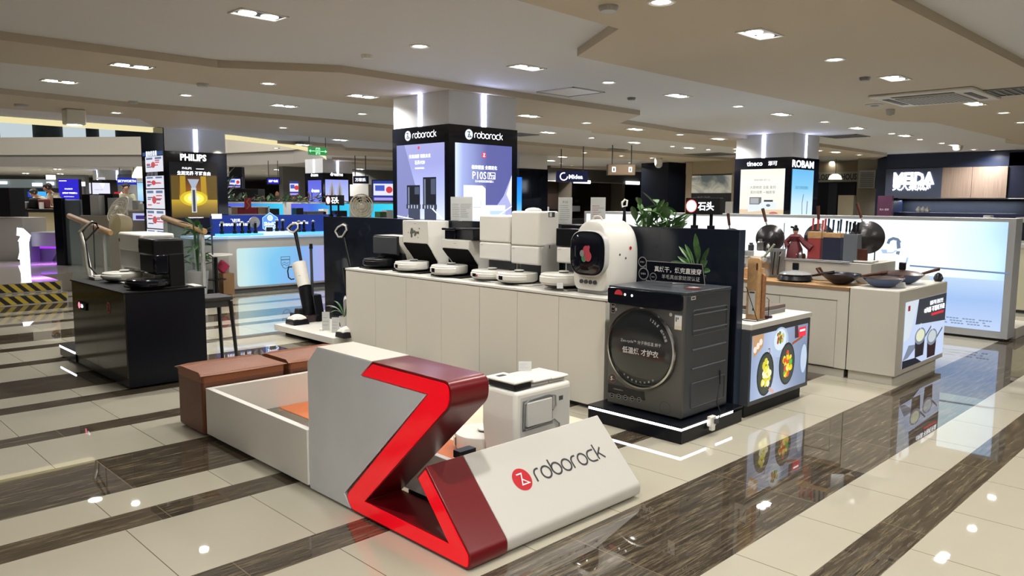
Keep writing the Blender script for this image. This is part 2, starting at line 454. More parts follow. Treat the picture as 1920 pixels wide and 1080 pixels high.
# storey above, seen as a sliver through the opening
mb = MB(); M_up = mat('upper_shop_wall', (0.10, 0.11, 0.11), 0.6, var=0.7, bscale=0.8)
mb.box(-8, 40, 49.0, 49.4, 2.8, 8, M_up); mb.box(-8, 47, 12, 49.4, 7.8, 8.0, M_ceil)
st('wall_upper', mb)
mb = MB(); M_uglow = glow('upper_window', (205, 220, 225), 0.8)
for x0, x1 in ((0, 60), (118, 160), (186, 215)):
    a, b_, c_, d_ = rng('Y', 48.9, x0, 222, x1, 262); mb.box(a, b_, 48.85, 48.95, c_, d_, M_uglow)
st('window_1', mb)
for ax_, ay_ in ((3.0, 21.0), (8.5, 22.0), (1.5, 28.0)):
    area((ax_, ay_, 7.7), 3.5, 420, (1, .96, .9), shape='DISK', name='atrium_fill')  # unseen fill lights added to brighten the dark fascia

# outer walls of the hall
M_wall = mat('hall_wall', (0.30, 0.28, 0.25), 0.7); M_wallg = mat('hall_wall_grey', (0.16, 0.16, 0.16), 0.6)
for nm, bx in (('wall_left', (-8.2, -8, -8, 50)), ('wall_right', (48, 48.2, -8, 50)), ('wall_rear', (-8, 48, -8.2, -8)), ('wall_front', (-8, 48, 50, 50.2))):
    mb = MB(); mb.box(*bx, 0, ZH+(0.0 if nm != 'wall_front' else 0), M_wallg if nm == 'wall_front' else M_wall); st(nm, mb)

# ------------------------------------------------------------------ recessed ceiling lamps
M_trim = mat('lamp_trim_white', (0.8, 0.8, 0.78), 0.4); M_rec = mat('lamp_recess', (0.03, 0.03, 0.03), 0.5)
M_refl = mat('lamp_reflector', (0.9, 0.88, 0.82), 0.25, metal=0.3, emit=(1.0, 0.9, 0.72), es=1.2)
M_lampd = mat('lamp_disc', (0.9, 0.9, 0.88), 0.4, emit=(1.0, 0.94, 0.84), es=22.0)
def round_lamp():
    t = thing('ceiling_downlight', (0, 0, 0), None, 'ceiling light')
    a = MB(); a.lathe([(0.056, -0.004), (0.072, -0.010), (0.082, -0.006), (0.084, 0.0), (0.056, 0.0), (0.056, -0.004)], (0, 0, 0), M_trim, 24)
    a.build('trim_ring', t, smooth=True)
    a = MB(); a.lathe([(0.0, -0.0065), (0.045, -0.0055), (0.057, -0.002)], (0, 0, 0), M_lampd, 24); a.build('lamp_disc', t, smooth=True)
    return t
def twin_lamp():
    t = thing('ceiling_twin_downlight', (0, 0, 0), None, 'ceiling light')
    a = MB(); W, D = 0.17, 0.095
    for x0, x1, y0, y1 in ((-W, W, -D, -D+.014), (-W, W, D-.014, D), (-W, -W+.014, -D, D), (W-.014, W, -D, D)): a.box(x0, x1, y0, y1, -0.008, 0, M_trim)
    a.build('trim_frame', t)
    a = MB(); a.box(-W+.014, W-.014, -D+.014, D-.014, -0.003, -0.001, M_rec)
    a.box(-W+.014, W-.014, D-.040, D-.014, -0.006, -0.003, M_refl); a.build('recess_plate', t)
    for sx in (-0.078, 0.078):
        a = MB(); a.lathe([(0.0, -0.013), (0.040, -0.012), (0.055, -0.007), (0.058, -0.003)], (sx, 0, 0), M_lampd, 20); a.build('lamp_disc', t, smooth=True)
    return t
on_low = lambda x, y: False
LAMPS = [  # px, py, kind, on dropped panel, own label
 (485, 27, 'D', 0, 'twin recessed ceiling light at top left of the white ceiling, nearest of all'),
 (247, 123, 'D', 1, 'twin recessed light on the first beige ceiling band at far left'),
 (112, 152, 'D', 0, 'narrow twin light left of the white ceiling strip behind the first beige band'),
 (349, 178, 'R', 0, 'bright round downlight in the white strip above the black shaver column'),
 (503, 156, 'R', 1, 'round downlight in the middle of the first beige ceiling band'),
 (533, 198, 'D', 0, 'small twin light in the white strip right of the bright round one'),
 (218, 211, 'R', 1, 'round downlight on the second beige band left of the black shaver column'),
 (531, 239, 'R', 1, 'round downlight on the second beige band right of the black shaver column'),
 (787, 86, 'R', 0, 'round downlight with thin rim in the white ceiling above the robot column'),
 (988, 126, 'D', 0, 'twin recessed light in the ceiling right above the robot advertising column'),
 (1141, 154, 'R', 0, 'round downlight beside the square metal ceiling vent'),
 (1240, 3, 'R', 1, 'round downlight cut by the top edge of the view'),
 (1425, 63, 'D', 1, 'large twin recessed light in the big beige ceiling panel'),
 (1565, 111, 'R', 1, 'round downlight in the middle of the big beige ceiling panel'),
 (1678, 146, 'D', 1, 'twin light on the big beige panel just above the cassette air conditioner'),
 (680, 180, 'D', 1, 'long twin light on the first beige band just left of the robot column'),
 (1271, 179, 'D', 0, 'twin light in the bluish white ceiling right of the square vent'),
 (1384, 199, 'R', 0, 'round downlight in the bluish ceiling between two twin lights'),
 (1465, 214, 'D', 0, 'twin light in the ceiling in front of the second white column'),
 (1828, 194, 'D', 1, 'twin light touching the right corner of the cassette air conditioner'),
 (1882, 211, 'R', 1, 'round downlight right of the cassette air conditioner'),
 (679, 213, 'R', 0, 'round downlight in the white strip left of the robot column'),
 (1546, 228, 'R', 0, 'round downlight right of the twin one before the second white column'),
]
FARL = [(1607, 240, 'D', 0), (1672, 250, 'R', 0), (1697, 254, 'D', 0), (1725, 261, 'R', 0), (1766, 268, 'R', 0), (1790, 272, 'D', 0), (1826, 280, 'R', 0), (1915, 229, 'R', 1),
 (1100, 230, 'R', 1), (1192, 242, 'D', 1), (1275, 252, 'R', 1), (992, 217, 'D', 1), (1109, 258, 'R', 0), (1028, 248, 'D', 0), (1190, 267, 'D', 0), (1261, 274, 'R', 0),
 (1096, 286, 'R', 1), (1165, 292, 'R', 1), (1222, 296, 'R', 1), (1055, 294, 'D', 0), (1347, 260, 'D', 1), (1292, 277, 'D', 0), (1328, 280, 'R', 0), (1380, 285, 'R', 0),
 (1304, 302, 'R', 0), (1537, 282, 'R', 1), (1567, 285, 'D', 1), (1611, 290, 'R', 1), (1563, 303, 'D', 0), (638, 262, 'D', 0), (702, 280, 'D', 0), (620, 289, 'D', 0),
 (667, 297, 'D', 0), (683, 306, 'D', 0), (675, 317, 'D', 0), (695, 321, 'R', 0), (722, 308, 'R', 0), (568, 271, 'D', 1), (39, 320, 'R', 0), (48, 319, 'R', 0), (72, 318, 'R', 0),
 (108, 317, 'D', 0), (48, 325, 'D', 0), (127, 323, 'R', 0), (113, 326, 'D', 0), (168, 321, 'R', 0), (207, 320, 'R', 0), (225, 317, 'R', 0), (230, 328, 'R', 0), (247, 327, 'R', 0),
 (495, 317, 'R', 0), (520, 318, 'D', 0), (466, 325, 'R', 0), (500, 326, 'R', 0), (542, 327, 'R', 0), (1033, 301, 'D', 0), (994, 305, 'R', 0), (1072, 310, 'R', 0),
 (1018, 322, 'D', 0), (1120, 322, 'D', 0), (1180, 305, 'R', 0)]
rl = round_lamp(); tl = twin_lamp(); used = {'R': False, 'D': False}
lamp_xy = []
def place_lamp(kind, x, y, z, label, group=None):
    src = rl if kind == 'R' else tl
    o = src if not used[kind] else copy_tree(src)
    used[kind] = True
    o.location = (x, y, z); o['_o'] = (x, y, z); o['label'] = label
    if group: o['group'] = group
    elif 'group' in o.keys(): del o['group']
    lamp_xy.append((x, y)); return o
LAMP_OBJS = []
for px, py, k, low, lab in LAMPS:
    p = PZ(px, py, ZL if low else ZH); LAMP_OBJS.append((place_lamp(k, p.x, p.y, p.z, lab), k, p))
for px, py, k, low in FARL:
    p = PZ(px, py, ZL if low else ZH)
    LAMP_OBJS.append((place_lamp(k, p.x, p.y, p.z, 'small distant %s ceiling light above the shops' % ('round' if k == 'R' else 'twin'), 'distant %s ceiling lights' % ('round' if k == 'R' else 'twin')), k, p))
# the same lamps go on over and behind the visitor
ov = 0
for gx in (-2.6, -0.4, 1.8, 4.2, 6.8, 9.6):
    for gy in (-2.4, -0.2, 2.0):
        if gx > 4.0 and gy > 1.5: continue
        LAMP_OBJS.append((place_lamp('R', gx, gy, ZH, 'round ceiling downlight over the aisle behind the visitor', 'ceiling lights behind the visitor'), 'R', Vector((gx, gy, ZH))))
for gx in (1.5, 5.0, 8.5, 12.0, 15.5):  # lamps added to lighten the dark far left shops
    for gy in (30.5, 34.0, 38.0):
        if gy < 33 and gx < 9: continue
        LAMP_OBJS.append((place_lamp('R', gx, gy, ZH, 'small distant round ceiling light above the shops', 'distant round ceiling lights'), 'R', Vector((gx, gy, ZH))))
for gx, gy in ((16, 9), (16, 12), (18, 5), (18, 8), (18.5, 2), (22, 3), (23, 8), (16, 1), (13, -1), (9, 17), (12, 16.5), (15, 16.5), (18.5, 16.5), (7, 16)):  # extra lamps put in to lift the dark far sides
    LAMP_OBJS.append((place_lamp('R', gx, gy, ZH, 'small distant round ceiling light above the shops', 'distant round ceiling lights'), 'R', Vector((gx, gy, ZH))))
for o, k, p in LAMP_OBJS:
    dist = math.hypot(p.x, p.y)
    rear = p.y < 2.2 and p.x < 10 and o['label'].startswith('round ceiling downlight over')
    key = 'lamp_'+k+('r' if rear else 'n' if dist < 20 else 'f')
    w_ = LAMP_W*(1.35 if k == 'D' else 1.0)*(1.75 if rear else 1.0 if dist < 20 else 2.2)
    d = bpy.data.lights.get(key)
    if d is None:
        d = bpy.data.lights.new(key, 'AREA'); d.shape = 'DISK' if k == 'R' else 'RECTANGLE'
        d.size = 0.10 if k == 'R' else 0.26
        if k == 'D': d.size_y = 0.1
        d.energy = w_; d.color = WARM; d.spread = math.radians(150)
    lo = bpy.data.objects.new('lamp_light', d); COL.objects.link(lo); lo.parent = o; lo.location = (0, 0, -0.02); lo.visible_camera = True
# ------------------------------------------------------------------ other things on the ceiling
def vent(px, py, a, b_, low, label, m=M_steel, cat='ceiling vent', name='ceiling_vent'):
    p = PZ(px, py, ZL if low else ZH); z = p.z
    t = thing(name, (p.x, p.y, z), label, cat)
    mb = MB()
    for q in ((-a, a, -b_, -b_+.02), (-a, a, b_-.02, b_), (-a, -a+.02, -b_, b_), (a-.02, a, -b_, b_)):
        mb.box(p.x+q[0], p.x+q[1], p.y+q[2], p.y+q[3], z-0.012, z, m)
    mb.build('frame', t)
    mb = MB(); n = 9
    for i in range(n):
        yy = -b_+0.03+(2*b_-0.06)*i/(n-1)
        mb.box(p.x-a+.02, p.x+a-.02, p.y+yy-.008, p.y+yy+.008, z-0.010, z-0.002, m)
    mb.build('louvre', t)
    mb = MB(); mb.box(p.x-a+.02, p.x+a-.02, p.y-b_+.02, p.y+b_-.02, z-0.002, z-0.0005, M_dgrey); mb.build('backing', t)
    return t
t = thing('ceiling_hatch', PZ(1070, 172, ZH), 'square crumpled silver foil panel in the bluish ceiling by the robot column', 'ceiling panel')
p = PZ(1070, 172, ZH); mb = MB(); q = 0.27
for e in ((-q, q, -q, -q+.02), (-q, q, q-.02, q), (-q, -q+.02, -q, q), (q-.02, q, -q, q)): mb.box(p.x+e[0], p.x+e[1], p.y+e[2], p.y+e[3], p.z-.01, p.z, M_lgrey)
mb.build('frame', t)
mb = MB(); M_foil = mat('silver_foil', (0.75, 0.75, 0.80), 0.35, metal=0.8, bump=1.0, bscale=9)
mb.box(p.x-q+.02, p.x+q-.02, p.y-q+.02, p.y+q-.02, p.z-.005, p.z-.001, M_foil); mb.build('foil', t)
vent(1146, 280, 0.28, 0.28, 0, 'dark square ceiling vent far behind the robot column', M_mgrey)
vent(1585, 255, 0.32, 0.32, 0, 'grey square ceiling vent behind the second white column', M_mgrey)
vent(975, 252, 0.25, 0.25, 0, 'grey ceiling vent half hidden by the robot column', M_mgrey)
vent(1335, 289, 0.5, 0.5, 0, 'distant dark ceiling vent left of the second white column', M_mgrey)
vent(1905, 170, 0.28, 0.3, 1, 'grey vent at the right edge beside the cassette air conditioner', M_mgrey)
# cassette air conditioner
c1, c2, c3, c4 = (PZ(x, y, ZL) for x, y in ((1618, 178), (1818, 161), (1890, 180), (1716, 198)))
cx, cyy = 9.16, 2.82; hx, hy = 0.53, 0.50
t = thing('air_conditioner', (cx, cyy, ZL), 'large white ceiling cassette air conditioner with four slots', 'air conditioner')
mb = MB(); mb.box(cx-hx, cx+hx, cyy-hy, cyy+hy, ZL-0.03, ZL, M_plas); mb.build('panel', t, bevel=0.01)
mb = MB(); mb.box(cx-.3, cx+.3, cyy-.3, cyy+.3, ZL-0.045, ZL-0.03, M_lgrey)
for i in range(14): mb.box(cx-.28, cx+.28, cyy-.28+i*.042, cyy-.262+i*.042, ZL-0.048, ZL-0.045, M_mgrey)
mb.build('intake_grille', t)
for e in ((-.3, .3, -.43, -.36), (-.3, .3, .36, .43), (-.43, -.36, -.3, .3), (.36, .43, -.3, .3)):
    mb = MB(); mb.box(cx+e[0], cx+e[1], cyy+e[2], cyy+e[3], ZL-.034, ZL-.030, M_black); mb.build('air_slot', t)
# small things
def puck(px, py, r, low, label, cat, name, m=M_plas, h=0.03, dark=False):
    p = PZ(px, py, ZL if low else ZH); mb = MB(); mb.lathe([(0, -h), (r*.8, -h), (r, -h*.4), (r, 0)], p, m, 20)
    if dark: mb.lathe([(0, -h-.004), (r*.45, -h-.002), (r*.45, -h)], p, M_black, 16)
    return tag(mb.build(name, smooth=True), label, cat)
puck(1141, 12, 0.06, 1, 'round smoke detector near the top edge of the beige ceiling', 'smoke detector', 'smoke_detector', M_lgrey)
puck(688, 103, 0.05, 0, 'small smoke detector in the white ceiling left of the robot column', 'smoke detector', 'smoke_detector')
puck(1184, 183, 0.05, 0, 'grey smoke detector between the foil panel and a twin light', 'smoke detector', 'smoke_detector', M_mgrey)
puck(380, 157, 0.06, 1, 'smoke detector on the first beige ceiling band', 'smoke detector', 'smoke_detector', M_lgrey)
puck(250, 190, 0.06, 0, 'smoke detector in the white strip left of the bright downlight', 'smoke detector', 'smoke_detector', M_lgrey)
puck(40, 196, 0.08, 1, 'smoke detector at far left of the second beige band', 'smoke detector', 'smoke_detector', M_lgrey)
puck(1640, 196, 0.10, 1, 'round grey ceiling speaker below the cassette air conditioner', 'speaker', 'ceiling_speaker', M_lgrey, 0.015, True)
puck(1670, 205, 0.05, 1, 'boxy sensor hanging from the beige ceiling near the round speaker', 'sensor', 'ceiling_sensor', M_lgrey, 0.07, True)
puck(1622, 145, 0.05, 1, 'small detector left of the twin light over the air conditioner', 'smoke detector', 'smoke_detector', M_mgrey)
def dome(px, py, r, dep, label):
    p = PD(px, py, dep); t = thing('dome_camera', (p.x, p.y, ZH), label, 'security camera')
    mb = MB(); mb.cyl((p.x, p.y, p.z), r, ZH-p.z, M_plas, 20); mb.build('housing', t, smooth=True)
    mb = MB(); mb.lathe([(0, -r), (r*.5, -r*.87), (r*.87, -r*.5), (r, 0)], p, M_plas2, 20); mb.build('dome', t, smooth=True)
dome(1795, 275, 0.11, 16.0, 'white dome security camera above the navy shop')
dome(1235, 308, 0.10, 20.0, 'distant dome camera on the black clad column')
p = PZ(138, 205, ZL); q = PD(137, 222, (p-C0).dot(_f)); t = thing('ceiling_projector_light', (p.x, p.y, ZL), 'white box projector light hanging from the ceiling at left', 'ceiling light')
mb = MB(); mb.box(p.x-.12, p.x+.12, p.y-.1, p.y+.1, ZL-0.2, ZL, M_plas); mb.build('housing', t, bevel=0.02)
mb = MB(); mb.lathe([(0, -0.004), (.085, -0.004), (.085, 0)], (p.x, p.y, ZL-.2), M_lampd, 18); mb.build('lamp_disc', t)
# exit signs
def exit_sign(x0, x1, y0, y1, ytop, y, label, arrows=True):
    a, b_, z0, z1 = rng('Y', y, x0, y0, x1, y1)
    t = thing('exit_sign', ((a+b_)/2, y, z0), label, 'exit sign')
    mb = MB(); mb.box(a, b_, y, y+.03, z0, z1, mat('exit_green', S(30, 120, 60), 0.4, emit=S(90, 200, 120), es=0.35))
    F = frY(y, (a+b_)/2, (z0+z1)/2); hh = (z1-z0)/2; hw = (b_-a)/2; G = glow('exit_mark', (170, 255, 190), 1.5)
    mb.ribbon(F, [(-.26*hh, -.8*hh), (-.26*hh*2, -.8*hh), (-.26*hh*2, .75*hh), (.52*hh, .75*hh), (.52*hh, -.8*hh)], hh*.16, G)
    mb.fdisc(F, .05*hh, .42*hh, .13*hh, G, 0.002); mb.ribbon(F, [(.0, .25*hh), (-.08*hh, -.2*hh), (.22*hh, -.45*hh), (.1*hh, -.8*hh)], hh*.14, G, 0.002)
    mb.ribbon(F, [(-.08*hh, -.2*hh), (-.3*hh, -.6*hh)], hh*.14, G, 0.002); mb.ribbon(F, [(-.3*hh, .0), (.0, .18*hh), (.3*hh, .0)], hh*.1, G, 0.002)
    for s_ in ((-1, 1) if arrows else (1,)):
        mb.ribbon(F, [(s_*.75*hh, 0), (s_*.93*hw, 0)], hh*.14, G, 0.002); mb.ribbon(F, [(s_*.78*hw, .3*hh), (s_*.95*hw, 0), (s_*.78*hw, -.3*hh)], hh*.14, G, 0.002)
    mb.build('panel', t)
    for px in (a+.02, b_-.02):
        mb = MB(); mb.tube([(px, y+.015, z1), (px, y+.015, ZH-.002)], .006, M_dgrey, 6); mb.build('hanger_rod', t)
exit_sign(579, 613, 276, 291, 243, 12.9, 'green exit sign with two arrows hanging near the atrium rim')
exit_sign(1316, 1329, 320, 327, 300, 16.5, 'small distant green exit sign left of the second white column', False)
exit_sign(1575, 1588, 313, 322, 290, 16.0, 'small distant green exit sign right of the second white column', False)

# ------------------------------------------------------------------ columns
M_colw = mat('column_grey_paint', (0.74, 0.76, 0.80), 0.5)
def pillar(x, y, wx=0.99, wy=0.97, leds='XY', zc=2.385, clad=None, n=1):
    mb = MB(); mb.box(x, x+wx, y, y+wy, 0, ZH, M_colw)
    o = st('wall_pillar', mb)
    if clad:
        mb = MB(); mb.box(x-.012, x+wx+.012, y-.012, y+wy+.012, 0, zc, clad); st('trim_8', mb)
    mb = MB()
    if 'X' in leds: mb.box(x-.006, x, y+wy/2-.028, y+wy/2+.028, zc+.0, ZH-.02, M_ledc)
    if 'Y' in leds: mb.box(x+wx/2-.028, x+wx/2+.028, y-.006, y, zc+.0, ZH-.02, M_ledc)
    t = tag(mb.build('column_led_strip'), 'vertical white light strips on the column at x %d' % 0, 'light strip')
    return t
L1 = pillar(5.3, 6.3, clad=M_blackg); L1['label'] = 'pair of bright vertical light strips on the robot advertising column'
L2 = pillar(12.95, 6.2, 1.05, 1.07, clad=M_blackg); L2['label'] = 'pair of vertical light strips on the second white column at right'
L3 = pillar(5.07, 13.4, 1.05, 1.0, leds='Y', clad=M_blackg, zc=2.39); L3['label'] = 'vertical light strip on the column with the shaver poster'
L4 = pillar(12.1, 20.1, 1.0, 1.0, clad=M_blackg); L4['label'] = 'pair of light strips on the distant column above the purple posters'
L5 = pillar(13.4, 13.3, 1.0, 1.0, clad=M_blackg, leds='X'); L5['label'] = 'light strip on the column hidden behind the robot column'
L6 = pillar(10.8, 35.5, 1.2, 1.2, clad=M_blackm); L6['label'] = 'pair of light strips on the far left column above white screens'
mb = MB(); mb.box(19.9, 20.95, 13.4, 14.4, 0, ZL+.05, M_blacklam); st('wall_pillar', mb)
area((7.0, 13.1, ZH-.05), 0.05, 14, (1, .9, .7), rot=(0, math.radians(0), 0), spread=math.radians(60), name='column_spot_light').location = (5.98, 13.2, 2.76)

# ================================================================== foreground: the folded Z sign and its arena
X0 = 2.09
def zx(px, py, x=X0): p = PX(px, py, x); return (p.y, p.z)
def fillet(pts, rad, n=6):
    """round the corners given in rad {index: radius}"""
    out = []
    N_ = len(pts)
    for i, p in enumerate(pts):
        r = rad.get(i, 0)
        if not r: out.append(tuple(p)); continue
        p = Vector(p); a = Vector(pts[i-1]); b = Vector(pts[(i+1) % N_])
        d1, d2 = (a-p).normalized(), (b-p).normalized()
        ang = d1.angle(d2); t = min(r/math.tan(ang/2), (a-p).length*.49, (b-p).length*.49)
        p1, p2 = p+d1*t, p+d2*t
        for k in range(n+1):
            q = k/n; out.append(tuple((p1*(1-q)+p*q)*(1-q)+(p*(1-q)+p2*q)*q))
    return out
M_zred = mat('glossy_red_face', S(225, 8, 28), 0.16, emit=S(235, 4, 28), es=0.42)  # emission added to lift the red, the face is no lamp
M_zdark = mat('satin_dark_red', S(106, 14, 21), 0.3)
M_zgrey = mat('light_grey_brushed_panel', (0.63, 0.65, 0.68), 0.4, var=.05, bscale=3)
M_ztop = mat('white_top_panel', S(222, 218, 205), 0.35)
M_slope = mat('white_satin_panel', S(200, 197, 190), 0.38)
zt, zi = 0.811, 0.727
Zo = [(3.085, zt), (2.47, zt), (2.47, 0.715), (3.335-0.02, 0.075)]          # for reference only
dtop = (2.492, 0.715)
# outline of the folded strip, counted round the outside then back along the inside
strip = [(3.064, zt), (2.478, zt), (2.478, 0.70), (3.137, 0.092), (2.498, 0.088), (2.724, 0.325), (2.657, 0.394), (2.352, 0.075), (2.352, 0.004), (3.26, 0.004), (3.325, 0.075), (2.640, zi), (3.162, zi)]
strip = fillet(strip, {1: 0.06, 2: 0.09, 8: 0.055, 7: 0.05, 9: 0.05, 10: 0.06})
t = thing('folded_sign', (X0, 2.9, 0), 'big folded Z shaped sign, glossy red strip with grey left body on the floor', 'sign')
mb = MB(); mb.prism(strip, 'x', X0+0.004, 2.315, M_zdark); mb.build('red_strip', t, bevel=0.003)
# red face inset in a dark rim, brightened by its own emission
import mathutils
def inset(poly, d):
    out = []; n = len(poly)
    area_ = sum(poly[i][0]*poly[(i+1) % n][1]-poly[(i+1) % n][0]*poly[i][1] for i in range(n)); sg = 1 if area_ > 0 else -1
    for i in range(n):
        a, p, b = Vector(poly[i-1]), Vector(poly[i]), Vector(poly[(i+1) % n])
        d1, d2 = (p-a).normalized(), (b-p).normalized()
        n1, n2 = Vector((-d1.y, d1.x))*sg, Vector((-d2.y, d2.x))*sg
        m_ = (n1+n2)/2; k = 1/max(0.35, m_.length_squared)
        out.append(tuple(p+m_*d*min(k, 2.2)))
    return out
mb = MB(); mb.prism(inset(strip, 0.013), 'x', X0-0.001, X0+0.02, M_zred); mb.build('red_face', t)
body = [(3.064, zt), (3.568, zt), (3.672, 0.715), (3.672, 0.012), (3.27, 0.012), (3.33, 0.08), (2.645, zi-.001), (3.162, zi-.001)]
mb = MB(); mb.prism(body, 'x', X0, 2.315, M_zgrey); mb.build('grey_body', t, bevel=0.004)
mb = MB(); mb.box(X0+.001, 2.313, 3.066, 3.568, zt, zt+.002, M_ztop); mb.build('white_top', t)
# leaning white board with the word mark
pr = fillet([(2.724, 0.325), (2.657, 0.394), (2.352, 0.075), (2.352, 0.012), (2.47, 0.012), (2.47, 0.06)], {2: 0.05, 3: 0.05})
t = thing('leaning_logo_board', (2.8, 2.4, 0), 'long white board leaning out from the red Z sign with black roborock lettering', 'sign')
mb = MB(); mb.prism(pr, 'x', 2.318, 3.315, M_slope); mb.build('board', t, bevel=0.004)
a = Vector((0, 2.355, 0.078)); b = Vector((0, 2.657, 0.394)); V = (b-a).normalized(); N_ = Vector((0, -V.z, V.y))
if N_.y > 0: N_ = -N_
F = (Vector((0, 2.352, 0.075)), Vector((1, 0, 0)), Vector((0, V.y, V.z)), Vector((0, N_.y, N_.z)))
def onF(F, px, py):
    O, U, V_, Nn = F; d = ray(px, py); tt = (O-C0).dot(Nn)/d.dot(Nn); p = C0+d*tt-O; return p.dot(U), p.dot(V_)
mb = MB(); zu, zv = onF(F, 979, 899)
u_, v_ = onF(F, 1010, 901); u2, v2 = onF(F, 1131, 848)
zmark(mb, F, zu, zv, 0.058, M_red, mat('logo_white', (0.8, 0.8, 0.8), 0.4), 0.0012)
wordmark(mb, F, u_-0.005, zv-0.036, (u2-u_)/8.3, M_ink, 0.0012, 0.16)
mb.build('logo_lettering', t)
mb = MB(); mb.prism([(2.50, 0.0), (3.1, 0.0), (3.1, 0.10), (2.50, 0.10)], 'x', 2.33, 3.2, M_blackm)
tag(mb.build('plinth_base'), 'low black base behind the leaning white board', 'plinth')
mb = MB(); c = PY(870, 843, 2.70); mb.cbox((c.x, 2.695, c.z-.012), (0.10, 0.05, 0.035), M_black)
mb.build('black_clip', t)
# arena: low white walls round a raised floor of sample coverings
Xf = 2.08; yb = 4.975
t = thing('arena_fence', (2.6, 4.2, 0), 'low white fence of the robot test arena left of the red sign', 'fence')
mb = MB(); mb.box(Xf, Xf+.04, 3.674, yb, 0.03, 0.34, M_white); mb.build('fence_panel', t, bevel=0.002)
mb = MB(); mb.box(Xf+.04, 3.25, yb-.04, yb, 0.03, 0.34, M_white); mb.build('fence_panel', t, bevel=0.002)
mb = MB(); mb.box(2.318, 2.35, 2.66, 3.674, 0.11, 0.34, M_white); mb.build('fence_panel', t, bevel=0.002)
mb = MB(); mb.box(2.14, 3.23, 3.69, yb-.05, 0.0, 0.06, M_blackm); mb.box(2.12, 2.16, 3.70, 4.93, 0, .06, M_mgrey); mb.build('toe_kick', t)
M_slate = mat('sample_slate_tile', S(82, 78, 66), 0.25, var=0.45, bscale=6); M_orange = mat('sample_orange_wood', S(188, 100, 48), 0.3, var=0.15, bscale=5)
M_marble = mat('sample_cream_marble', S(222, 216, 190), 0.25, var=0.1, bscale=4)
zs = 0.13
def samp(nm, x0, x1, y0, y1, m_, lab):
    mb = MB(); mb.box(x0, x1, y0, y1, 0.06 if nm != 'x' else 0, zs, m_); return tag(mb.build(nm, bevel=0.002), lab, 'floor sample')
samp('slate_floor_sample', 2.13, 2.565, 3.70, 4.93, M_slate, 'dark veined slate floor sample inside the white fence')
samp('orange_floor_sample', 2.57, 2.965, 3.11, 4.93, M_orange, 'orange brown floor sample beside the dark slate in the arena')
samp('marble_floor_sample', 2.97, 3.9, 3.11, 4.93, M_marble, 'cream marble floor sample behind the red sign')
# ottomans
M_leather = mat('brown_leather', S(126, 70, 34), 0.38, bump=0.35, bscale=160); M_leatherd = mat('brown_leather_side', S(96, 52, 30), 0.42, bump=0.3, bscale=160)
def ottoman(x0, x1, y0, y1, h, label):
    t = thing('ottoman', ((x0+x1)/2, (y0+y1)/2, 0), label, 'ottoman')
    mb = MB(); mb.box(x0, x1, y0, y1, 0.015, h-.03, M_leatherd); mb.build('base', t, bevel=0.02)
    mb = MB()
    n = 8
    vs = []; 
    for i in range(n+1):
        for j in range(n+1):
            u, v = i/n*2-1, j/n*2-1; crown = 0.022*(1-u*u)*(1-v*v)
            vs.append((x0+(x1-x0)*i/n, y0+(y1-y0)*j/n, h+crown))
    fs = [(i*(n+1)+j, (i+1)*(n+1)+j, (i+1)*(n+1)+j+1, i*(n+1)+j+1) for i in range(n) for j in range(n)]
    rim = [i*(n+1) for i in range(n+1)]+[n*(n+1)+j for j in range(1, n+1)]+[(n-i)*(n+1)+n for i in range(1, n+1)]+[n-j for j in range(1, n)]
    b0 = len(vs); vs += [(vs[k][0], vs[k][1], h-.05) for k in rim]
    fs += [(rim[k], b0+k, b0+(k+1) % len(rim), rim[(k+1) % len(rim)]) for k in range(len(rim))]
    mb.add(vs, [tuple(reversed(f_)) if i_ >= n*n else f_ for i_, f_ in enumerate(fs)], M_leather)
    mb.build('cushion', t, bevel=0.015)
    mb = MB()
    for i in range(60):
        xx = x0+.02+(x1-x0-.04)*i/60; mb.box(xx, xx+.006, y0+.014, y0+.018, h+.0035, h+.0055, M_bamboo)
    mb.build('stitching', t)
ottoman(2.065, 2.66, 4.99, 5.40, 0.42, 'brown leather ottoman behind the left corner of the white fence')
ottoman(2.70, 3.30, 4.99, 5.40, 0.42, 'second brown leather ottoman partly hidden behind the grey sign body')
# sign post of the arena bin robot
def px_box(mb, ax, val, q, dep, m): 
    a_, b_, c_, d_ = rng(ax, val, *q)
    if ax == 'X': mb.box(val, val+dep, a_, b_, c_, d_, m)
    else: mb.box(a_, b_, val, val+dep, c_, d_, m)
    return (a_, b_, c_, d_)
# robot dock seen from its back, standing on the samples
yb_ = 2.87
F = frY(yb_, 0, 0)
x0d, x1d = PY(966, 760, yb_).x, PY(1071, 740, yb_).x
zt_d = PY(1066, 714, yb_).z
yfar = PX(903, 720, x0d).y
t = thing('robot_dock', ((x0d+x1d)/2, (yb_+yfar)/2, zs), 'tall white robot vacuum dock seen from the back with a coiled cable recess', 'robot dock')
mb = MB(); mb.prism(fillet([(yb_, zs), (yfar-.03, zs), (yfar+.0, zt_d*0.62), (yfar, zt_d), (yb_, zt_d)], {}), 'x', x0d, x1d, M_plas); mb.build('housing', t, bevel=0.02)
mb = MB(); mb.box(x0d+.02, x0d+.15, yb_+.02, yfar-.03, zt_d, zt_d+.044, M_black); mb.box(x0d+.155, x0d+.30, yb_+.03, yfar-.05, zt_d, zt_d+.02, M_plas2); mb.box(x0d+.305, x1d-.02, yb_+.03, yfar-.05, zt_d, zt_d+.02, M_plas2); mb.build('tank_collar', t, bevel=0.012)
for k, (q0, q1, dz) in enumerate(((x0d+.005, x0d+.152, .048), (x0d+.158, x0d+.302, .034), (x0d+.308, x1d-.01, .030))):
    mb = MB(); mb.box(q0, q1, yb_+.012, yfar-.02, zt_d+dz-.008, zt_d+dz+.008, M_plas); lid_ = mb.build('tank_lid', t, bevel=0.012); lid0 = lid_ if k == 0 else lid0
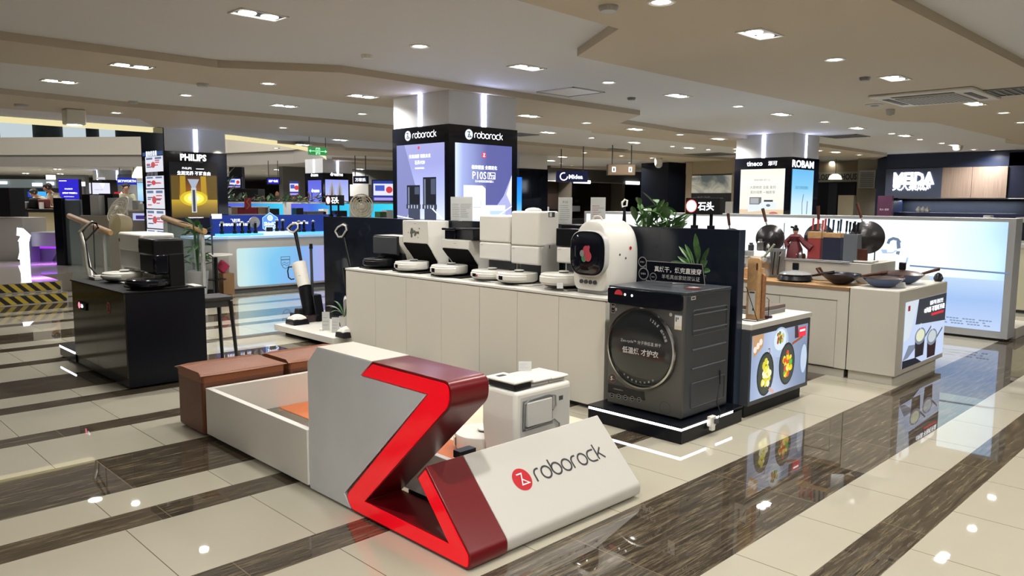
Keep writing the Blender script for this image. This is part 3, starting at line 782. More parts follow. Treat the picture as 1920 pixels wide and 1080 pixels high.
mb = MB(); mb.box(x0d+.045, x0d+.10, yb_+.17, yb_+.20, zt_d+.0565, zt_d+.058, M_black); mb.build('lid_grip', lid0)
mb = MB(); u0, v0 = onY(980, 795, yb_); u1, v1 = onY(1068, 720, yb_)
mb.frect(F, x0d+.04, x1d-.015, zt_d-.30, zt_d-.035, M_plas2, .001); mb.frect(F, x0d+.055, x0d+.30, zt_d-.225, zt_d-.055, M_mgrey, .002)
mb.build('back_recess', t)
mb = MB(); mb.box(x0d+.075, x0d+.275, yb_-.022, yb_-.002, zt_d-.20, zt_d-.065, M_plas2); mb.build('cable_spool_cover', t, bevel=0.004)
mb = MB(); mb.tube([(x0d+.06, yb_-.008, zt_d-.21), (x0d+.062, yb_-.01, zt_d-.07), (x0d+.10, yb_-.012, zt_d-.052), (x0d+.25, yb_-.012, zt_d-.045), (x0d+.31, yb_-.012, zt_d-.06), (x0d+.315, yb_-.012, zt_d-.12), (x0d+.29, yb_-.012, zt_d-.14)], .005, M_mgrey, 8)
mb.tube([(x0d+.07, yb_-.01, zt_d-.215), (x0d+.2, yb_-.012, zt_d-.205), (x0d+.30, yb_-.013, zt_d-.195), (x0d+.345, yb_-.013, zt_d-.23), (x0d+.35, yb_-.013, zt_d-.34)], .005, M_mgrey, 8); mb.build('cable', t)
mb = MB(); mb.frect(F, x0d+.35, x0d+.385, zt_d-.10, zt_d-.075, M_dgrey, .003)
for i in range(9): mb.frect(F, x0d+.005, x0d+.035, zt_d-.37+i*.008, zt_d-.366+i*.008, M_mgrey, .0015)
mb.build('rating_plate', t)
def acrylic(px, py, dep, w_, h_, label, lines=4, lean=0.25, face=None, m=None, red=False):
    """small price card in a clear stand; (px,py) is the foot seen in the photo"""
    p = PD(px, py, dep); return card(p, w_, h_, label, lines, lean, m=m, red=red)
def card(p, w_, h_, label, lines=4, lean=0.25, m=None, red=False, head=None, cat='price card'):
    t = thing('price_card', p, label, cat)
    U = Vector((1, -1, 0)).normalized(); Nn = Vector((-1, -1, 0)).normalized()
    V_ = (Vector((0, 0, 1))-Nn*lean).normalized(); N2 = U.cross(V_)
    F = (p-U*w_/2, U, V_, N2)
    mb = MB(); mb.frect(F, 0, w_, 0, h_, m or M_paper, 0.001)
    mb.frect(F, 0, w_, 0, h_, m or M_paper, -0.001)
    mb.build('card', t)
    mb = MB()
    if head: mb.text(F, head, w_/2, h_*.82, M_ink, h=h_*.09, off=.002)
    rr = random.Random(int(abs(p.x*1000+p.y*77)))
    for i in range(lines):
        v = h_*(.68-.6*i/max(1, lines)); l = w_*rr.uniform(.4, .8)
        mb.frect(F, w_*.1, w_*.1+l, v, v+h_*.022, M_inkr if (red and i % 2 == 0) else M_inkg, .002)
    if mb.v: mb.build('printed_lines', t)
    mb = MB(); O = p-U*w_/2
    mb.quad(O, O+U*w_, O+U*w_-Nn*w_*.35, O-Nn*w_*.35, M_glass)
    mb.quad(O+N2*.003, O+U*w_+N2*.003, O+U*w_+V_*h_+N2*.003, O+V_*h_+N2*.003, M_glass); mb.build('acrylic_stand', t)
    return t
card(Vector((x0d+.30, yb_+.22, zt_d+.045)), .075, .055, 'small clear price card standing on top of the back facing dock', 3, .5)
# robot in front of that dock
def robot_vac(name_c, r, h, label, m, group=None, lidar=True, win=True, ang=PI*1.0, mt=None, dx=0.02):
    """disc robot; front faces angle ang"""
    t = thing('robot_vacuum', (name_c[0], name_c[1], name_c[2]), label, 'robot vacuum', group)
    c = Vector(name_c)
    mb = MB(); mb.lathe([(r*.90, .012), (r*.985, .022), (r, .032), (r, h-.012), (r*.985, h-.004), (r*.95, h)], c, m, 40)
    mb.lathe([(r*.95, h), (r*.55, h+.002), (0, h+.003)], c, mt or m, 40); mb.build('body', t, smooth=True)
    mb = MB(); mb.lathe([(0, .0), (r*.80, .0), (r*.88, .014)], c, M_black, 30); mb.build('underside', t)
    mb = MB()
    a0, a1 = ang-1.2, ang+1.2; n = 24; vs = []; fs = []
    for i in range(n+1):
        a = a0+(a1-a0)*i/n
        for z, rr in ((.03, r+.002), (.034, r+.008), (h-.024, r+.008), (h-.018, r+.002)): vs.append(c+Vector((rr*math.cos(a), rr*math.sin(a), z)))
    for i in range(n):
        for j in range(3): fs.append((i*4+j, (i+1)*4+j, (i+1)*4+j+1, i*4+j+1))
    mb.add(vs, fs, m); mb.build('bumper', t, smooth=True)
    if win:
        mb = MB(); vs = []; fs = []; n = 6; a0, a1 = ang-.30+dx, ang+.0+dx
        for i in range(n+1):
            a = a0+(a1-a0)*i/n
            for z in (.034, h-.022): vs.append(c+Vector(((r+.0095)*math.cos(a), (r+.0095)*math.sin(a), z)))
        for i in range(n): fs.append((i*2, (i+1)*2, (i+1)*2+1, i*2+1))
        mb.add(vs, fs, M_blackg); mb.build('sensor_window', t)
    if lidar:
        mb = MB(); q = c+Vector((-.02*math.cos(ang), -.02*math.sin(ang), h)); mb.lathe([(.04, 0), (.04, .012)], q, M_blackg, 24); mb.lathe([(.044, .012), (.043, .019), (.036, .021), (0, .021)], q, mt or m, 24); mb.build('lidar_turret', t, smooth=True)
    return t
robot_vac((x0d+.12, yfar+.12, zs), .165, .11, 'white round robot vacuum parked at the left foot of the back facing dock', M_plas, ang=PI*.5)

# ================================================================== white counter, wall, docks
XC = 4.495; ZC = 0.869
edges_y = [7.05, 6.511, 5.993, 5.46, 4.937, 4.472, 4.011, 3.545]
XB = 5.06     # face of the dark partition
for i in range(7):
    a, b = edges_y[i+1], edges_y[i]
    nth = ['first', 'second', 'third', 'fourth', 'fifth', 'sixth', 'seventh'][i]
    t = thing('cabinet', ((XC+XB)/2, (a+b)/2, 0), '%s tall cream cabinet from the left end of the long robot counter' % nth, 'cabinet', None)
    mb = MB(); mb.box(XC+.02, XB-.01, a+.001, b-.001, 0.05, ZC-.022, M_white2); mb.build('carcass', t)
    mb = MB(); mb.box(XC, XC+.018, a+.0018, b-.0018, 0.035, ZC-.026, M_white2); mb.build('door', t, bevel=0.001)
    mb = MB(); mb.box(XC+.05, XB-.05, a+.001, b-.001, 0, 0.05, M_dgrey); mb.build('plinth', t)
mb = MB(); mb.box(XC-.004, XB-.003, 3.54, 7.055, ZC-.02, ZC, M_white); tag(mb.build('worktop', bevel=0.002), 'long thin white worktop carrying the row of robot docks', 'worktop')
# dark partition
t = thing('partition_wall', (XB+.035, 5.5, 0), 'dark navy free standing partition behind the robot counter', 'partition')
mb = MB(); mb.box(XB, XB+.075, 2.79, 8.42, 0, 1.388, mat('partition_dark', (0.010, 0.013, 0.022), 0.14)); mb.build('panel', t, bevel=0.003)
mb = MB(); mb.box(XB+.0, XB+.075, 2.783, 2.79, 0, 1.388, mat('partition_edge', (0.03, 0.04, 0.07), 0.3)); mb.build('edge_strip', t)

zc = ZC
XD = 4.77
def dspan(x0, x1, ymid, X=XD): a, b = PX(x0, ymid, X).y, PX(x1, ymid, X).y; return min(a, b), max(a, b)
def dz(px, py, X=XD): return PX(px, py, X).z
# D1 dark dock with white shell
y0, y1 = dspan(698, 742, 460); zt = dz(720, 442)
t = thing('robot_dock', (4.9, (y0+y1)/2, zc), 'squat dock with dark glossy front and white shell at far left of the counter', 'robot dock')
mb = MB(); mb.prism([(4.80, zt), (5.05, zt), (5.05, zc), (4.95, zc), (4.90, zc+.16), (4.80, zt-.06)], 'y', y0, y1, M_plas); mb.build('shell', t, bevel=0.008)
mb = MB(); mb.box(XD+.005, XD+.03, y0+.008, y1-.006, zt-.19, zt-.012, M_dgrey); mb.box(XD+.02, XD+.05, y0, y1, zt-.20, zt, M_black); mb.build('front_panel', t, bevel=0.006)
mb = MB(); mb.box(4.86, 5.03, y0+.01, y1-.01, zc, zt-.19, M_black); mb.box(4.60, 4.9, y0, y1, zc, zc+.012, M_black); mb.build('base', t)
robot_vac((4.74, (y0+y1)/2+.03, zc+.012), .172, .095, 'black robot vacuum docked at the far left end of the counter', M_black, lidar=True, win=True)
def side_profile_dock(x0, x1, ytop, yrec, ymid, label, depth, sticker=False, tank=False):
    y0, y1 = dspan(x0, x1, ymid); zt = dz((x0+x1)/2, ytop); zr = dz((x0+x1)/2, yrec)
    t = thing('robot_dock', (4.9, (y0+y1)/2, zc), label, 'robot dock')
    prof = fillet([(XD, zt), (XD+depth, zt), (XD+depth, zc), (XD+.13, zc), (XD+.13, zc+.11), (XD, zr)], {0: .015, 1: .02})
    mb = MB(); mb.prism(prof, 'y', y0, y0+.018, M_plas); mb.prism(prof, 'y', y1-.018, y1, M_plas)
    mb.box(XD+.0005, XD+depth-.001, y0+.001, y1-.001, zr, zt-.0006, M_plas); mb.box(XD+.16, XD+depth, y0+.018, y1-.018, zc, zr, M_plas); mb.build('shell', t, bevel=0.006)
    mb = MB(); mb.prism([(XD+.004, zr+.002), (XD+.006, zr-.012), (XD+.134, zc+.11), (XD+.134, zc), (XD+.165, zc), (XD+.165, zr+.002)], 'y', y0+.006, y1-.006, mat('deep_black_recess', (.003, .003, .003), .85, spec=.15)); mb.build('dark_recess', t)
    mb = MB(); mb.box(XD-.12, XD+.15, y0-.02, y1+.02, zc, zc+.014, M_blackm); mb.build('ramp', t, bevel=0.004)
    F = frX(XD, 0, 0); mb = MB(); uc = -(y0+y1)/2
    mb.frect(F, uc-.018, uc+.018, zt-.032 if sticker else zr+.05, zt-.029 if sticker else zr+.053, M_mgrey, .001)
    mb.build('name_mark', t)
    return t, y0, y1, zt, zr, F, uc
t, y0, y1, zt, zr, F, uc = side_profile_dock(755, 802.5, 413.5, 456, 460, 'white dock with grey floral sticker on its front', .27, True)
mb = MB(); rr = random.Random(3)
M_st = mat('sticker_grey', (0.12, 0.11, 0.10), 0.5); M_st2 = mat('sticker_green', (0.10, 0.14, 0.10), 0.5)
zc2 = (zt+zr)/2
for (du, dv, r, m_) in ((-.05, .025, .022, M_st), (-.06, .0, .02, M_st2), (-.035, .005, .018, M_st), (-.055, -.03, .016, M_st), (-.01, .012, .018, M_st2), (.012, .0, .017, M_st), (.0, -.02, .014, M_st2), (.035, .004, .014, M_st), (.055, .003, .012, M_st), (.07, .045, .007, M_st), (.05, -.045, .007, M_st2), (-.11, .0, .006, M_st)):
    mb.fdisc(F, uc+du, zc2+dv-.01, r, m_, .0015+.0002*rr.random(), 10, ry=r*rr.uniform(.7, 1.4))
mb.build('sticker', t)
robot_vac((4.745, (y0+y1)/2+.02, zc+.014), .172, .093, 'white robot vacuum with small round camera docked under the floral sticker', M_plas, mt=M_plas2)
t, y0, y1, zt, zr, F, uc = side_profile_dock(828, 879, 449.5, 466.5, 475, 'low white dock carrying two open black water tanks', .28)
mb = MB(); ya, yb2 = dspan(829, 888, 435, 4.82); 
mb.box(4.80, 5.02, y0-.03, y0+(y1-y0)*.52, zt, zt+.105, M_blackg); mb.box(4.80, 5.02, y0+(y1-y0)*.60, y1-.01, zt, zt+.098, M_blackg); mb.box(4.78, 5.03, y0+(y1-y0)*.57, y1+.015, zt+.085, zt+.108, M_blackg); mb.box(4.79, 5.03, y0-.04, y0+(y1-y0)*.54, zt+.095, zt+.112, M_black)
mb.build('water_tanks', t, bevel=0.006)
robot_vac((4.735, (y0+y1)/2+.04, zc+.014), .176, .095, 'large white robot vacuum with round turret before the black tanks', M_plas, mt=M_plas2)
def tower_dock(x0, x1, ytop, yline, ybot, label, notch=False, Xf=XD, dep=.26, mp=M_plas):
    y0, y1 = dspan(x0, x1, (ytop+ybot)/2, Xf); xm = (x0+x1)/2
    zt = dz(xm, ytop, Xf); zl = dz(xm, yline, Xf); zb = dz(xm, ybot, Xf)
    t = thing('robot_dock', (Xf+dep/2, (y0+y1)/2, zc), label, 'robot dock')
    mb = MB(); mb.box(Xf, Xf+dep, y0, y1, zl+.0015, zt, mp); mb.build('upper_tank_housing', t, bevel=0.018, bseg=3)
    mb = MB(); mb.box(Xf, Xf+dep, y0, y1, zb, zl-.0015, mat('gloss_white_plastic', (0.78, 0.77, 0.73), 0.08)); mb.build('lower_front_cover', t, bevel=0.016, bseg=3)
    mb = MB(); mb.box(Xf+.11, Xf+dep, y0+.01, y1-.01, zc, zb, M_plas2); mb.box(Xf+.10, Xf+.12, y0+.03, y1-.03, zc+.02, zb-.01, M_dgrey); mb.build('lower_column', t)
    mb = MB(); mb.box(Xf-.13, Xf+dep, y0-.01, y1+.01, zc, zc+.012, M_plas); mb.build('ramp', t, bevel=0.004)
    F = frX(Xf, 0, 0); mb = MB(); mb.frect(F, -y1+.02, -y1+.055, zl-.03, zl-.027, M_mgrey, .001); mb.build('name_mark', t)
    return t, y0, y1, zt, zl, zb
t, y0, y1, zt, zl, zb = tower_dock(898, 956, 403.5, 454.5, 488, 'tall plain white tower dock, fourth in the row')
robot_vac((4.76, (y0+y1)/2+.03, zc+.012), .176, .085, 'cream robot vacuum with small red diamond mark on its bumper', M_plas)
mb = MB(); zz = zc+.012
a_ = PI+.0; c_ = Vector((4.76, (y0+y1)/2+.03, zz)); r_ = .187
F = (c_+Vector((r_*math.cos(a_+.10), r_*math.sin(a_+.10), .045)), Vector((0, -1, 0)), Vector((0, 0, 1)), Vector((-1, 0, 0)))
mb.fr(F, [(-.012, 0), (0, -.014), (.012, 0), (0, .014)], M_red, 0.002); tag(mb.build('diamond_sticker'), 'tiny red diamond sticker on the bumper of the cream robot vacuum', 'sticker')
t, y0, y1, zt, zl, zb = tower_dock(957.5, 1010, 396, 461, 496, 'tallest white tower dock in the middle right of the counter row')
mb = MB(); mb.box(XD+.12, XD+.2, y0-.0008, y0+.004, zt-.05, zt-.005, M_dgrey); mb.box(XD+.13, XD+.16, y0-.003, y0+.001, zt-.045, zt-.012, M_paper); mb.build('rear_handle_slot', t)
mb = MB(); mb.prism(fillet([(XD+.04, zc+.01), (XD+.04, zl-.03), (XD+.10, zl+.02), (XD+.262, zl+.03), (XD+.262, zc+.01)], {1: .03, 2: .04}), 'y', y0-.002, y0+.006, M_plas2); mb.box(XD+.13, XD+.14, y0-.004, y0-.002, zl-.02, zl+.01, M_dgrey); mb.build('side_hatch', t)
mb = MB(); q = PX(985, 393, XD+.1); mb.lathe([(0.075, 0), (.07, .014), (.045, .026), (0, .032)], (XD+.13, (y0+y1)/2+.02, zt), M_plas, 24); tag(mb.build('mop_disc', smooth=True), 'white round mop disc lying on top of the tallest dock', 'mop disc')
robot_vac((4.74, (y0+y1)/2+.05, zc+.012), .178, .09, 'white robot vacuum with dark camera window in front of the tallest dock', M_plas)
t, y0, y1, zt, zl, zb = tower_dock(1043, 1082, 429, 462.5, 494, 'dock with black upper half and white lower half beside the mini washer')
y0 = y1-.33
mb = MB(); mb.box(XD-.004, XD+.2, y0+.05, y1+.002, zl, zt+.002, M_black); mb.box(XD+.03, XD+.24, y0+.06, y1-.02, zt, zt+.035, M_black); mb.build('black_cover', t, bevel=0.006)
robot_vac((4.73, (y0+y1)/2+.06, zc+.03), .178, .10, 'white robot vacuum with dark banded turret just left of the mini washer', M_plas, win=False)
# cards lying or standing on the counter
def dcard(px, py, X, w_, h_, label, **k): return card(PX(px, py, X), w_, h_, label, **k)
dcard(1050, 541, 4.56, .05, .05, 'tiny white price tag on the counter edge before the turret robot', lines=2, lean=.6)
for (xa, ya, xb, yb2, lab, hd) in ((845, 412, 864, 369, 'clear framed leaflet with icons left of the pair behind the tank dock', None), (861, 412, 883, 369, 'clear framed leaflet right of the pair behind the tank dock', None),
        (1045, 419, 1071, 370, 'tall clear card headed P10 behind the tallest dock', 'P10'), (1105, 411, 1134, 370, 'tall clear card with red text lines behind the mini washer', None)):
    p1 = PX((xa+xb)/2, ya, 5.08); p2 = PX((xa+xb)/2, yb2, 5.08); w_ = abs(PX(xa, ya, 5.08).y-PX(xb, ya, 5.08).y)*.75
    card(Vector((5.09, p1.y, 1.388)), w_, p2.z-1.388, lab, lines=8, lean=0.0, head=hd, red='red' in lab, m=mat('frosted_card', (0.62, 0.62, 0.60), 0.4))
# mini washing machine: porthole box with round shoulders
Xm = 4.62; y0, y1 = dspan(1073, 1142, 480, Xm); zb = zc; zt = dz(1110, 411, Xm); dep = .40
t = thing('mini_washer', (Xm+dep/2, (y0+y1)/2, zc), 'rounded white mini washing machine with big black porthole at the right end of the counter', 'washing machine')
mb = MB(); cyy = (y0+y1)/2; hw = (y1-y0)/2; hh = (zt-zb-.03)
def superring(hw_, z0, z1, n=40, e=3.2, etop=2.3):
    pts = []; zm = (z0+z1)/2; hz = (z1-z0)/2
    for k in range(n):
        a = 2*PI*k/n; ca, sa = math.cos(a), math.sin(a); ee = e if sa < 0 else etop
        if sa < 0: ee = 7
        pts.append((math.copysign(abs(ca)**(2/ee), ca)*hw_, zm+math.copysign(abs(sa)**(2/ee), sa)*hz))
    return pts
prof = [(0.0, .88), (.012, .95), (.045, .99), (.12, 1.0), (.26, 1.0), (.34, .97), (.385, .90), (.40, .80)]
vs = []; fs = []; n = 44
for (d_, k_) in prof:
    for (yy, zz) in superring(hw*k_, zb+.03+(1-k_)*.02, zb+.03+hh*(k_*.5+.5), n): vs.append((Xm+d_, cyy+yy, zz))
for j in range(len(prof)-1):
    for k in range(n): fs.append((j*n+k, (j+1)*n+k, (j+1)*n+(k+1) % n, j*n+(k+1) % n))
fs.append(list(range(n))); fs.append([(len(prof)-1)*n+k for k in range(n)][::-1])
mb.add(vs, fs, M_plas); mb.build('body', t, smooth=True)
mb = MB(); mb.box(Xm+.03, Xm+dep-.03, y0+.03, y1-.03, zc, zc+.034, M_lgrey); mb.build('base', t, bevel=0.01)
zp0, zp1 = dz(1105, 517, Xm), dz(1105, 432, Xm); zpm = (zp0+zp1)/2; hz = (zp1-zp0)/2
def sring(cy_, cz_, hw_, hz_, e, n=48): return [(cy_+math.copysign(abs(math.cos(2*PI*k/n))**(2/e), math.cos(2*PI*k/n))*hw_, cz_+math.copysign(abs(math.sin(2*PI*k/n))**(2/e), math.sin(2*PI*k/n))*hz_) for k in range(n)]
def loft(mb, rings, m_, cap=True):
    n = len(rings[0][1]); vs = []; fs = []
    for X_, r_ in rings: vs += [(X_, a_, b_) for a_, b_ in r_]
    for j in range(len(rings)-1):
        for k in range(n): fs.append((j*n+k, (j+1)*n+k, (j+1)*n+(k+1) % n, j*n+(k+1) % n)[::-1])
    if cap: fs.append(list(range(n))); fs.append([(len(rings)-1)*n+k for k in range(n)][::-1])
    mb.add(vs, fs, m_)
mb = MB(); loft(mb, [(Xm+.01, sring(cyy, zpm, hw*.97, hz*1.03, 3.2)), (Xm-.035, sring(cyy, zpm, hw*.95, hz*1.0, 3.2)), (Xm-.04, sring(cyy, zpm, hw*.9, hz*.95, 3.2))], M_plas2); mdoor = mb.build('door_ring', t, smooth=True)
mb = MB(); loft(mb, [(Xm-.039, sring(cyy, zpm, hw*.93, hz*.97, 3.2)), (Xm-.055, sring(cyy, zpm, hw*.8, hz*.84, 3.0)), (Xm-.062, sring(cyy, zpm, hw*.4, hz*.45, 2.6))], M_blackg); mport = mb.build('porthole', mdoor, smooth=True)
F = frX(Xm-.063, 0, 0); mb = MB()
for (du, dv, r, m_) in ((.01, .02, .035, mat('sticker_pink', S(170, 60, 75), .5)), (.03, -.02, .034, MATS['sticker_pink']), (-.01, -.035, .026, mat('sticker_leaf', S(70, 120, 80), .5)), (-.03, .0, .022, M_mgrey), (.035, .05, .012, MATS['sticker_pink'])): mb.fdisc(F, -cyy+du, zpm+dv, r, m_, .001+abs(du)*.02, 14, ry=r*1.2)
mb.build('porthole_sticker', mport)
for k in range(4):
    mb = MB(); yy = cyy+.10-.045*k-.02; zz = dz(1115, 529.5, Xm); mb.cyl((Xm-.012, yy, zz), .016, .014, M_dgrey, 18, ax='x'); mb.build('button', t)
mb = MB(); mb.box(Xm+.02, Xm+.04, y1-.02, y1+.0, 1, 1.001, M_plas)
F2 = frY(y0, 0, 0); mb = MB(); sx0, sz0 = onY(1182, 465, y0); mb.fdisc(F2, sx0, sz0, .014, M_red, .002)
for q in ((1162, 477.5), (1173, 484)): a_, b_ = onY(*q, y0); mb.fdisc(F2, a_, b_, .009, M_dgrey, .002)
mb.build('side_stickers', t)
mb = MB(); mb.tube([(Xm+.08, cyy+.05, zt-.01), (Xm+.08, cyy+.03, zt+.02), (Xm+.08, cyy-.0, zt+.025), (Xm+.08, cyy-.03, zt+.018), (Xm+.08, cyy-.05, zt-.01)], .007, M_plas, 8); mb.build('handle', t, smooth=True)

# ================================================================== low plinth with floor washers at the left end
mb = MB(); mb.box(4.345, XB-.005, 7.07, 8.37, 0.055, 0.125, M_white); tag(mb.build('display_platform', bevel=0.003), 'low white display platform left of the long counter', 'platform')
mb = MB(); mb.box(4.45, XB-.06, 7.1, 8.3, 0, 0.055, M_blackm); tag(mb.build('platform_base'), 'black recessed base under the low white platform', 'plinth')
zp = 0.125
def floor_washer(x, label, pxs, white, group=None):
    """upright wet cleaner on its base, laid out in its own plane X=x"""
    t = thing('floor_washer', (x, PX(pxs['foot'][0], 605, x).y, zp), label, 'floor washer')
    P = lambda a, b: Vector((x, PX(a, b, x).y, max(zp, PX(a, b, x).z)))
    h = [P(*q) for q in pxs['loop']]
    mb = MB(); mb.tube(h+[h[0]], .018, M_black, 8); mb.build('handle_outer', t, smooth=True)
    mb = MB(); mb.tube([p+Vector((-.016, 0, 0)) for p in h+[h[0]]], .012, M_plas if white else M_lgrey, 8); mb.build('handle_grip', t, smooth=True)
    mb = MB(); mb.tube([P(*pxs['neck0']), P(*pxs['neck1'])], [.024, .018], M_black, 10); mb.build('pole', t, smooth=True)
    a, b = P(*pxs['b0']), P(*pxs['b1'])
    mb = MB(); mb.tube([a, a.lerp(b, .03), b], [.06, .088, .078], M_plas if white else M_black, 16); mb.build('body_housing', t, smooth=True)
    c_ = P(*pxs['b2']); mb = MB(); mb.tube([b, c_], [.078, .055], M_black, 16); mb.build('dirty_water_tank', t, smooth=True)
    if white:
        mb = MB(); F = frX(x-.09, 0, 0); u, v = onX(562, 517, x-.09); mb.text(F, 'EYEWAR', u, v, M_ink, wd=.055, off=.002); mb.build('name_mark', t)
        hd = [P(*q) for q in ((550, 500), (541, 501), (539.5, 508), (541, 520), (546, 524), (551, 523))]
        mb = MB(); mb.tube(hd, .008, M_black, 8); mb.build('carry_handle', t, smooth=True)
    f_ = P(*pxs['foot'])
    mb = MB(); mb.prism([(f_.y-.10, zp), (f_.y+.15, zp), (f_.y+.14, zp+.05), (f_.y+.05, zp+.07), (f_.y+.03, zp+.16), (f_.y-.05, zp+.16), (f_.y-.09, zp+.06)], 'x', x-.12, x+.12, M_black); mb.build('foot', t, bevel=0.01)
    return t, P
t, P = floor_washer(4.75, 'white and black upright floor washer with loop handle on the low platform', dict(loop=[(541, 428), (548, 421), (557, 418), (561, 421), (561, 428), (553, 436), (546, 434)], neck0=(554, 437), neck1=(565, 492), b0=(560, 492), b1=(571, 537), b2=(578, 590), foot=(572, 606)), True)
t2, P2 = floor_washer(4.92, 'second upright floor washer, black, half hidden by the long counter', dict(loop=[(631, 434), (636, 426), (645, 421), (651, 424), (652, 431), (644, 444), (637, 444)], neck0=(645, 446), neck1=(657, 500), b0=(656, 500), b1=(660, 545), b2=(662, 575), foot=(662, 600)), False)
# stick vacuum brush on stand
P = lambda a, b, x=4.85: Vector((x, PX(a, b, x).y, max(zp, PX(a, b, x).z)))
t = thing('accessory_stand', P(590, 612), 'tall black accessory stand with brush tube next to the white floor washer', 'stand')
mb = MB(); mb.tube([P(583, 457), P(583, 466)], [.018, .024], M_black, 10); mb.tube([P(583, 466), P(586, 555)], .017, M_dgrey, 10); mb.build('brush_tube', t, smooth=True)
mb = MB(); mb.prism([(P(577, 600).y, zp), (P(602, 600).y, zp), (P(598, 585).y, zp+.12), (P(594, 585).y, P(590, 552).z), (P(580, 585).y, P(590, 552).z)], 'x', 4.80, 4.92, M_black); mb.build('holder', t, bevel=0.01)
mb = MB(); a_, b_ = P(600, 610).y, P(570, 610).y; mb.box(4.66, 4.84, a_, b_, zp, zp+.085, mat('dark_tinted_box', (0.03, 0.012, 0.018), 0.08)); tag(mb.build('tinted_box', bevel=0.006), 'dark tinted accessory box at the foot of the black stand', 'box')
def towel_base(px, py, X, label1, label2, w_=.2):
    p = PX(px, py, X); 
    mb = MB(); mb.prism([(p.y-w_*.55, zp), (p.y+w_*.55, zp), (p.y+w_*.45, zp+.06), (p.y-w_*.42, zp+.06)], 'x', X, X+.2, M_black); tag(mb.build('drying_tray', bevel=0.008), label1, 'tray')
    mb = MB(); n = 12; vs = []; fs = []
    for i in range(n+1):
        for j in range(n+1):
            u, v = i/n, j/n; z = zp+.062+.05*(math.sin(PI*u)**.35)*(math.sin(PI*v)**.35)+.004*math.sin(9*u+4*v)
            vs.append((X+.01+.18*u, p.y-w_*.4+w_*.85*v, z))
    for i in range(n):
        for j in range(n): fs.append((i*(n+1)+j, (i+1)*(n+1)+j, (i+1)*(n+1)+j+1, i*(n+1)+j+1))
    mb.add(vs, fs, mat('white_towel', (0.8, 0.78, 0.72), 0.9, bump=.5, bscale=120)); tag(mb.build('folded_towel', smooth=True), label2, 'towel')
towel_base(543, 606, 4.45, 'black drying tray at the left end of the low platform', 'folded white towel on the left black tray')
towel_base(636, 630, 4.40, 'black tray in front of the hidden floor washer', 'folded white towel on the tray nearest the counter', .16)
for px, py, w_, h_, lab in ((611, 613, .085, .21, 'taller white card with vacuum picture on the low platform'), (629, 604, .085, .17, 'shorter white card behind the taller one on the low platform')):
    p = PX(px, py, 4.55); p.z = zp; card(p, w_, h_, lab, lines=3, lean=.05)
mb = MB(); p = PX(602, 613, 4.5); mb.lathe([(.025, 0), (.02, .025), (0, .035)], (p.x, p.y, zp), M_plas, 14); tag(mb.build('white_stopper', smooth=True), 'small white cap beside the taller card on the low platform', 'cap')
p = PX(646, 600, 4.75); t = thing('potted_plant', (4.75, p.y, zp), 'plant with pale arching leaves in a white pot by the counter end', 'plant')
mb = MB(); mb.lathe([(.04, 0), (.06, .15), (.055, .15), (.05, .13), (0, .13)], (4.75, p.y, zp), M_plas, 20); mb.build('pot', t, smooth=True)
def leaf(mb, base, tip, wd, m_, sag=.3, n=6, up=Vector((0, 0, 1))):
    base, tip = Vector(base), Vector(tip); d = tip-base; side = d.cross(up).normalized() if d.cross(up).length > 1e-4 else Vector((1, 0, 0))
    vs = []; fs = []
    for i in range(n+1):
        q = i/n; c_ = base+d*q+up*(sag*d.length*math.sin(PI*q*.5)*(1-q*.9)); w_ = wd*math.sin(PI*min(1, q*.92+.06))**.8
        fold = up*(-w_*.25)
        vs += [c_-side*w_/2, c_+fold, c_+side*w_/2]
    for i in range(n):
        for j in range(2): fs.append((i*3+j, (i+1)*3+j, (i+1)*3+j+1, i*3+j+1))
    mb.add(vs, fs, m_)
mb = MB()
for k in range(11):
    a_ = k*2.4; r_ = .16+.05*(k % 3); leaf(mb, (4.75, p.y, zp+.14), (4.75+r_*math.cos(a_), p.y+r_*math.sin(a_), zp+.2+.05*(k % 4)), .03, M_lgrey if k % 2 else M_green2, .7)
mb.build('leaves', t, smooth=True)

# ================================================================== small lit signs on posts
def post_sign(ax, val, q, zfoot, label, txt, flip=1, facemat=M_sign):
    a_, b_, c_, d_ = rng(ax, val, *q)
    t = thing('post_sign', (val, (a_+b_)/2, zfoot), label, 'sign')
    mb = MB(); mb.box(val-.02, val+.02, a_, b_, c_, d_, M_blackm); mb.build('sign_box', t, bevel=0.004)
    for yy in (a_+(b_-a_)*.28, a_+(b_-a_)*.76):
        mb = MB(); mb.box(val-.008, val+.008, yy-.009, yy+.009, zfoot, c_, M_black); mb.box(val-.02, val+.02, yy-.02, yy+.02, zfoot, zfoot+.025, M_black); mb.build('post', t)
    F = frX(val-.021, 0, 0); h = d_-c_; w_ = b_-a_; u0 = -b_
    mb = MB(); mb.fdisc(F, u0+w_*.18, (c_+d_)/2, h*.36, glow('sign_warmwhite', (255, 246, 240), 2.6), .001, 24)
    mb.ribbon(F, [(u0+w_*.18+h*.37*math.cos(k*PI/12), (c_+d_)/2+h*.37*math.sin(k*PI/12)) for k in range(24)], h*.05, glow('sign_redring', (250, 60, 60), 1.5), .0015, True)
    mb.text(F, txt, u0+w_*.60, (c_+d_)/2, M_sign, wd=w_*.46, off=.001, bold=.025); mb.build('lit_lettering', t)
post_sign('X', XB+.035, (1288, 371, 1353, 402), 1.388, 'small black lit sign on two posts above the partition right of centre', '石头')
post_sign('X', XB+.035, (613, 366, 643, 385), 1.388, 'small black lit sign on two posts at the left end of the partition', '石头')

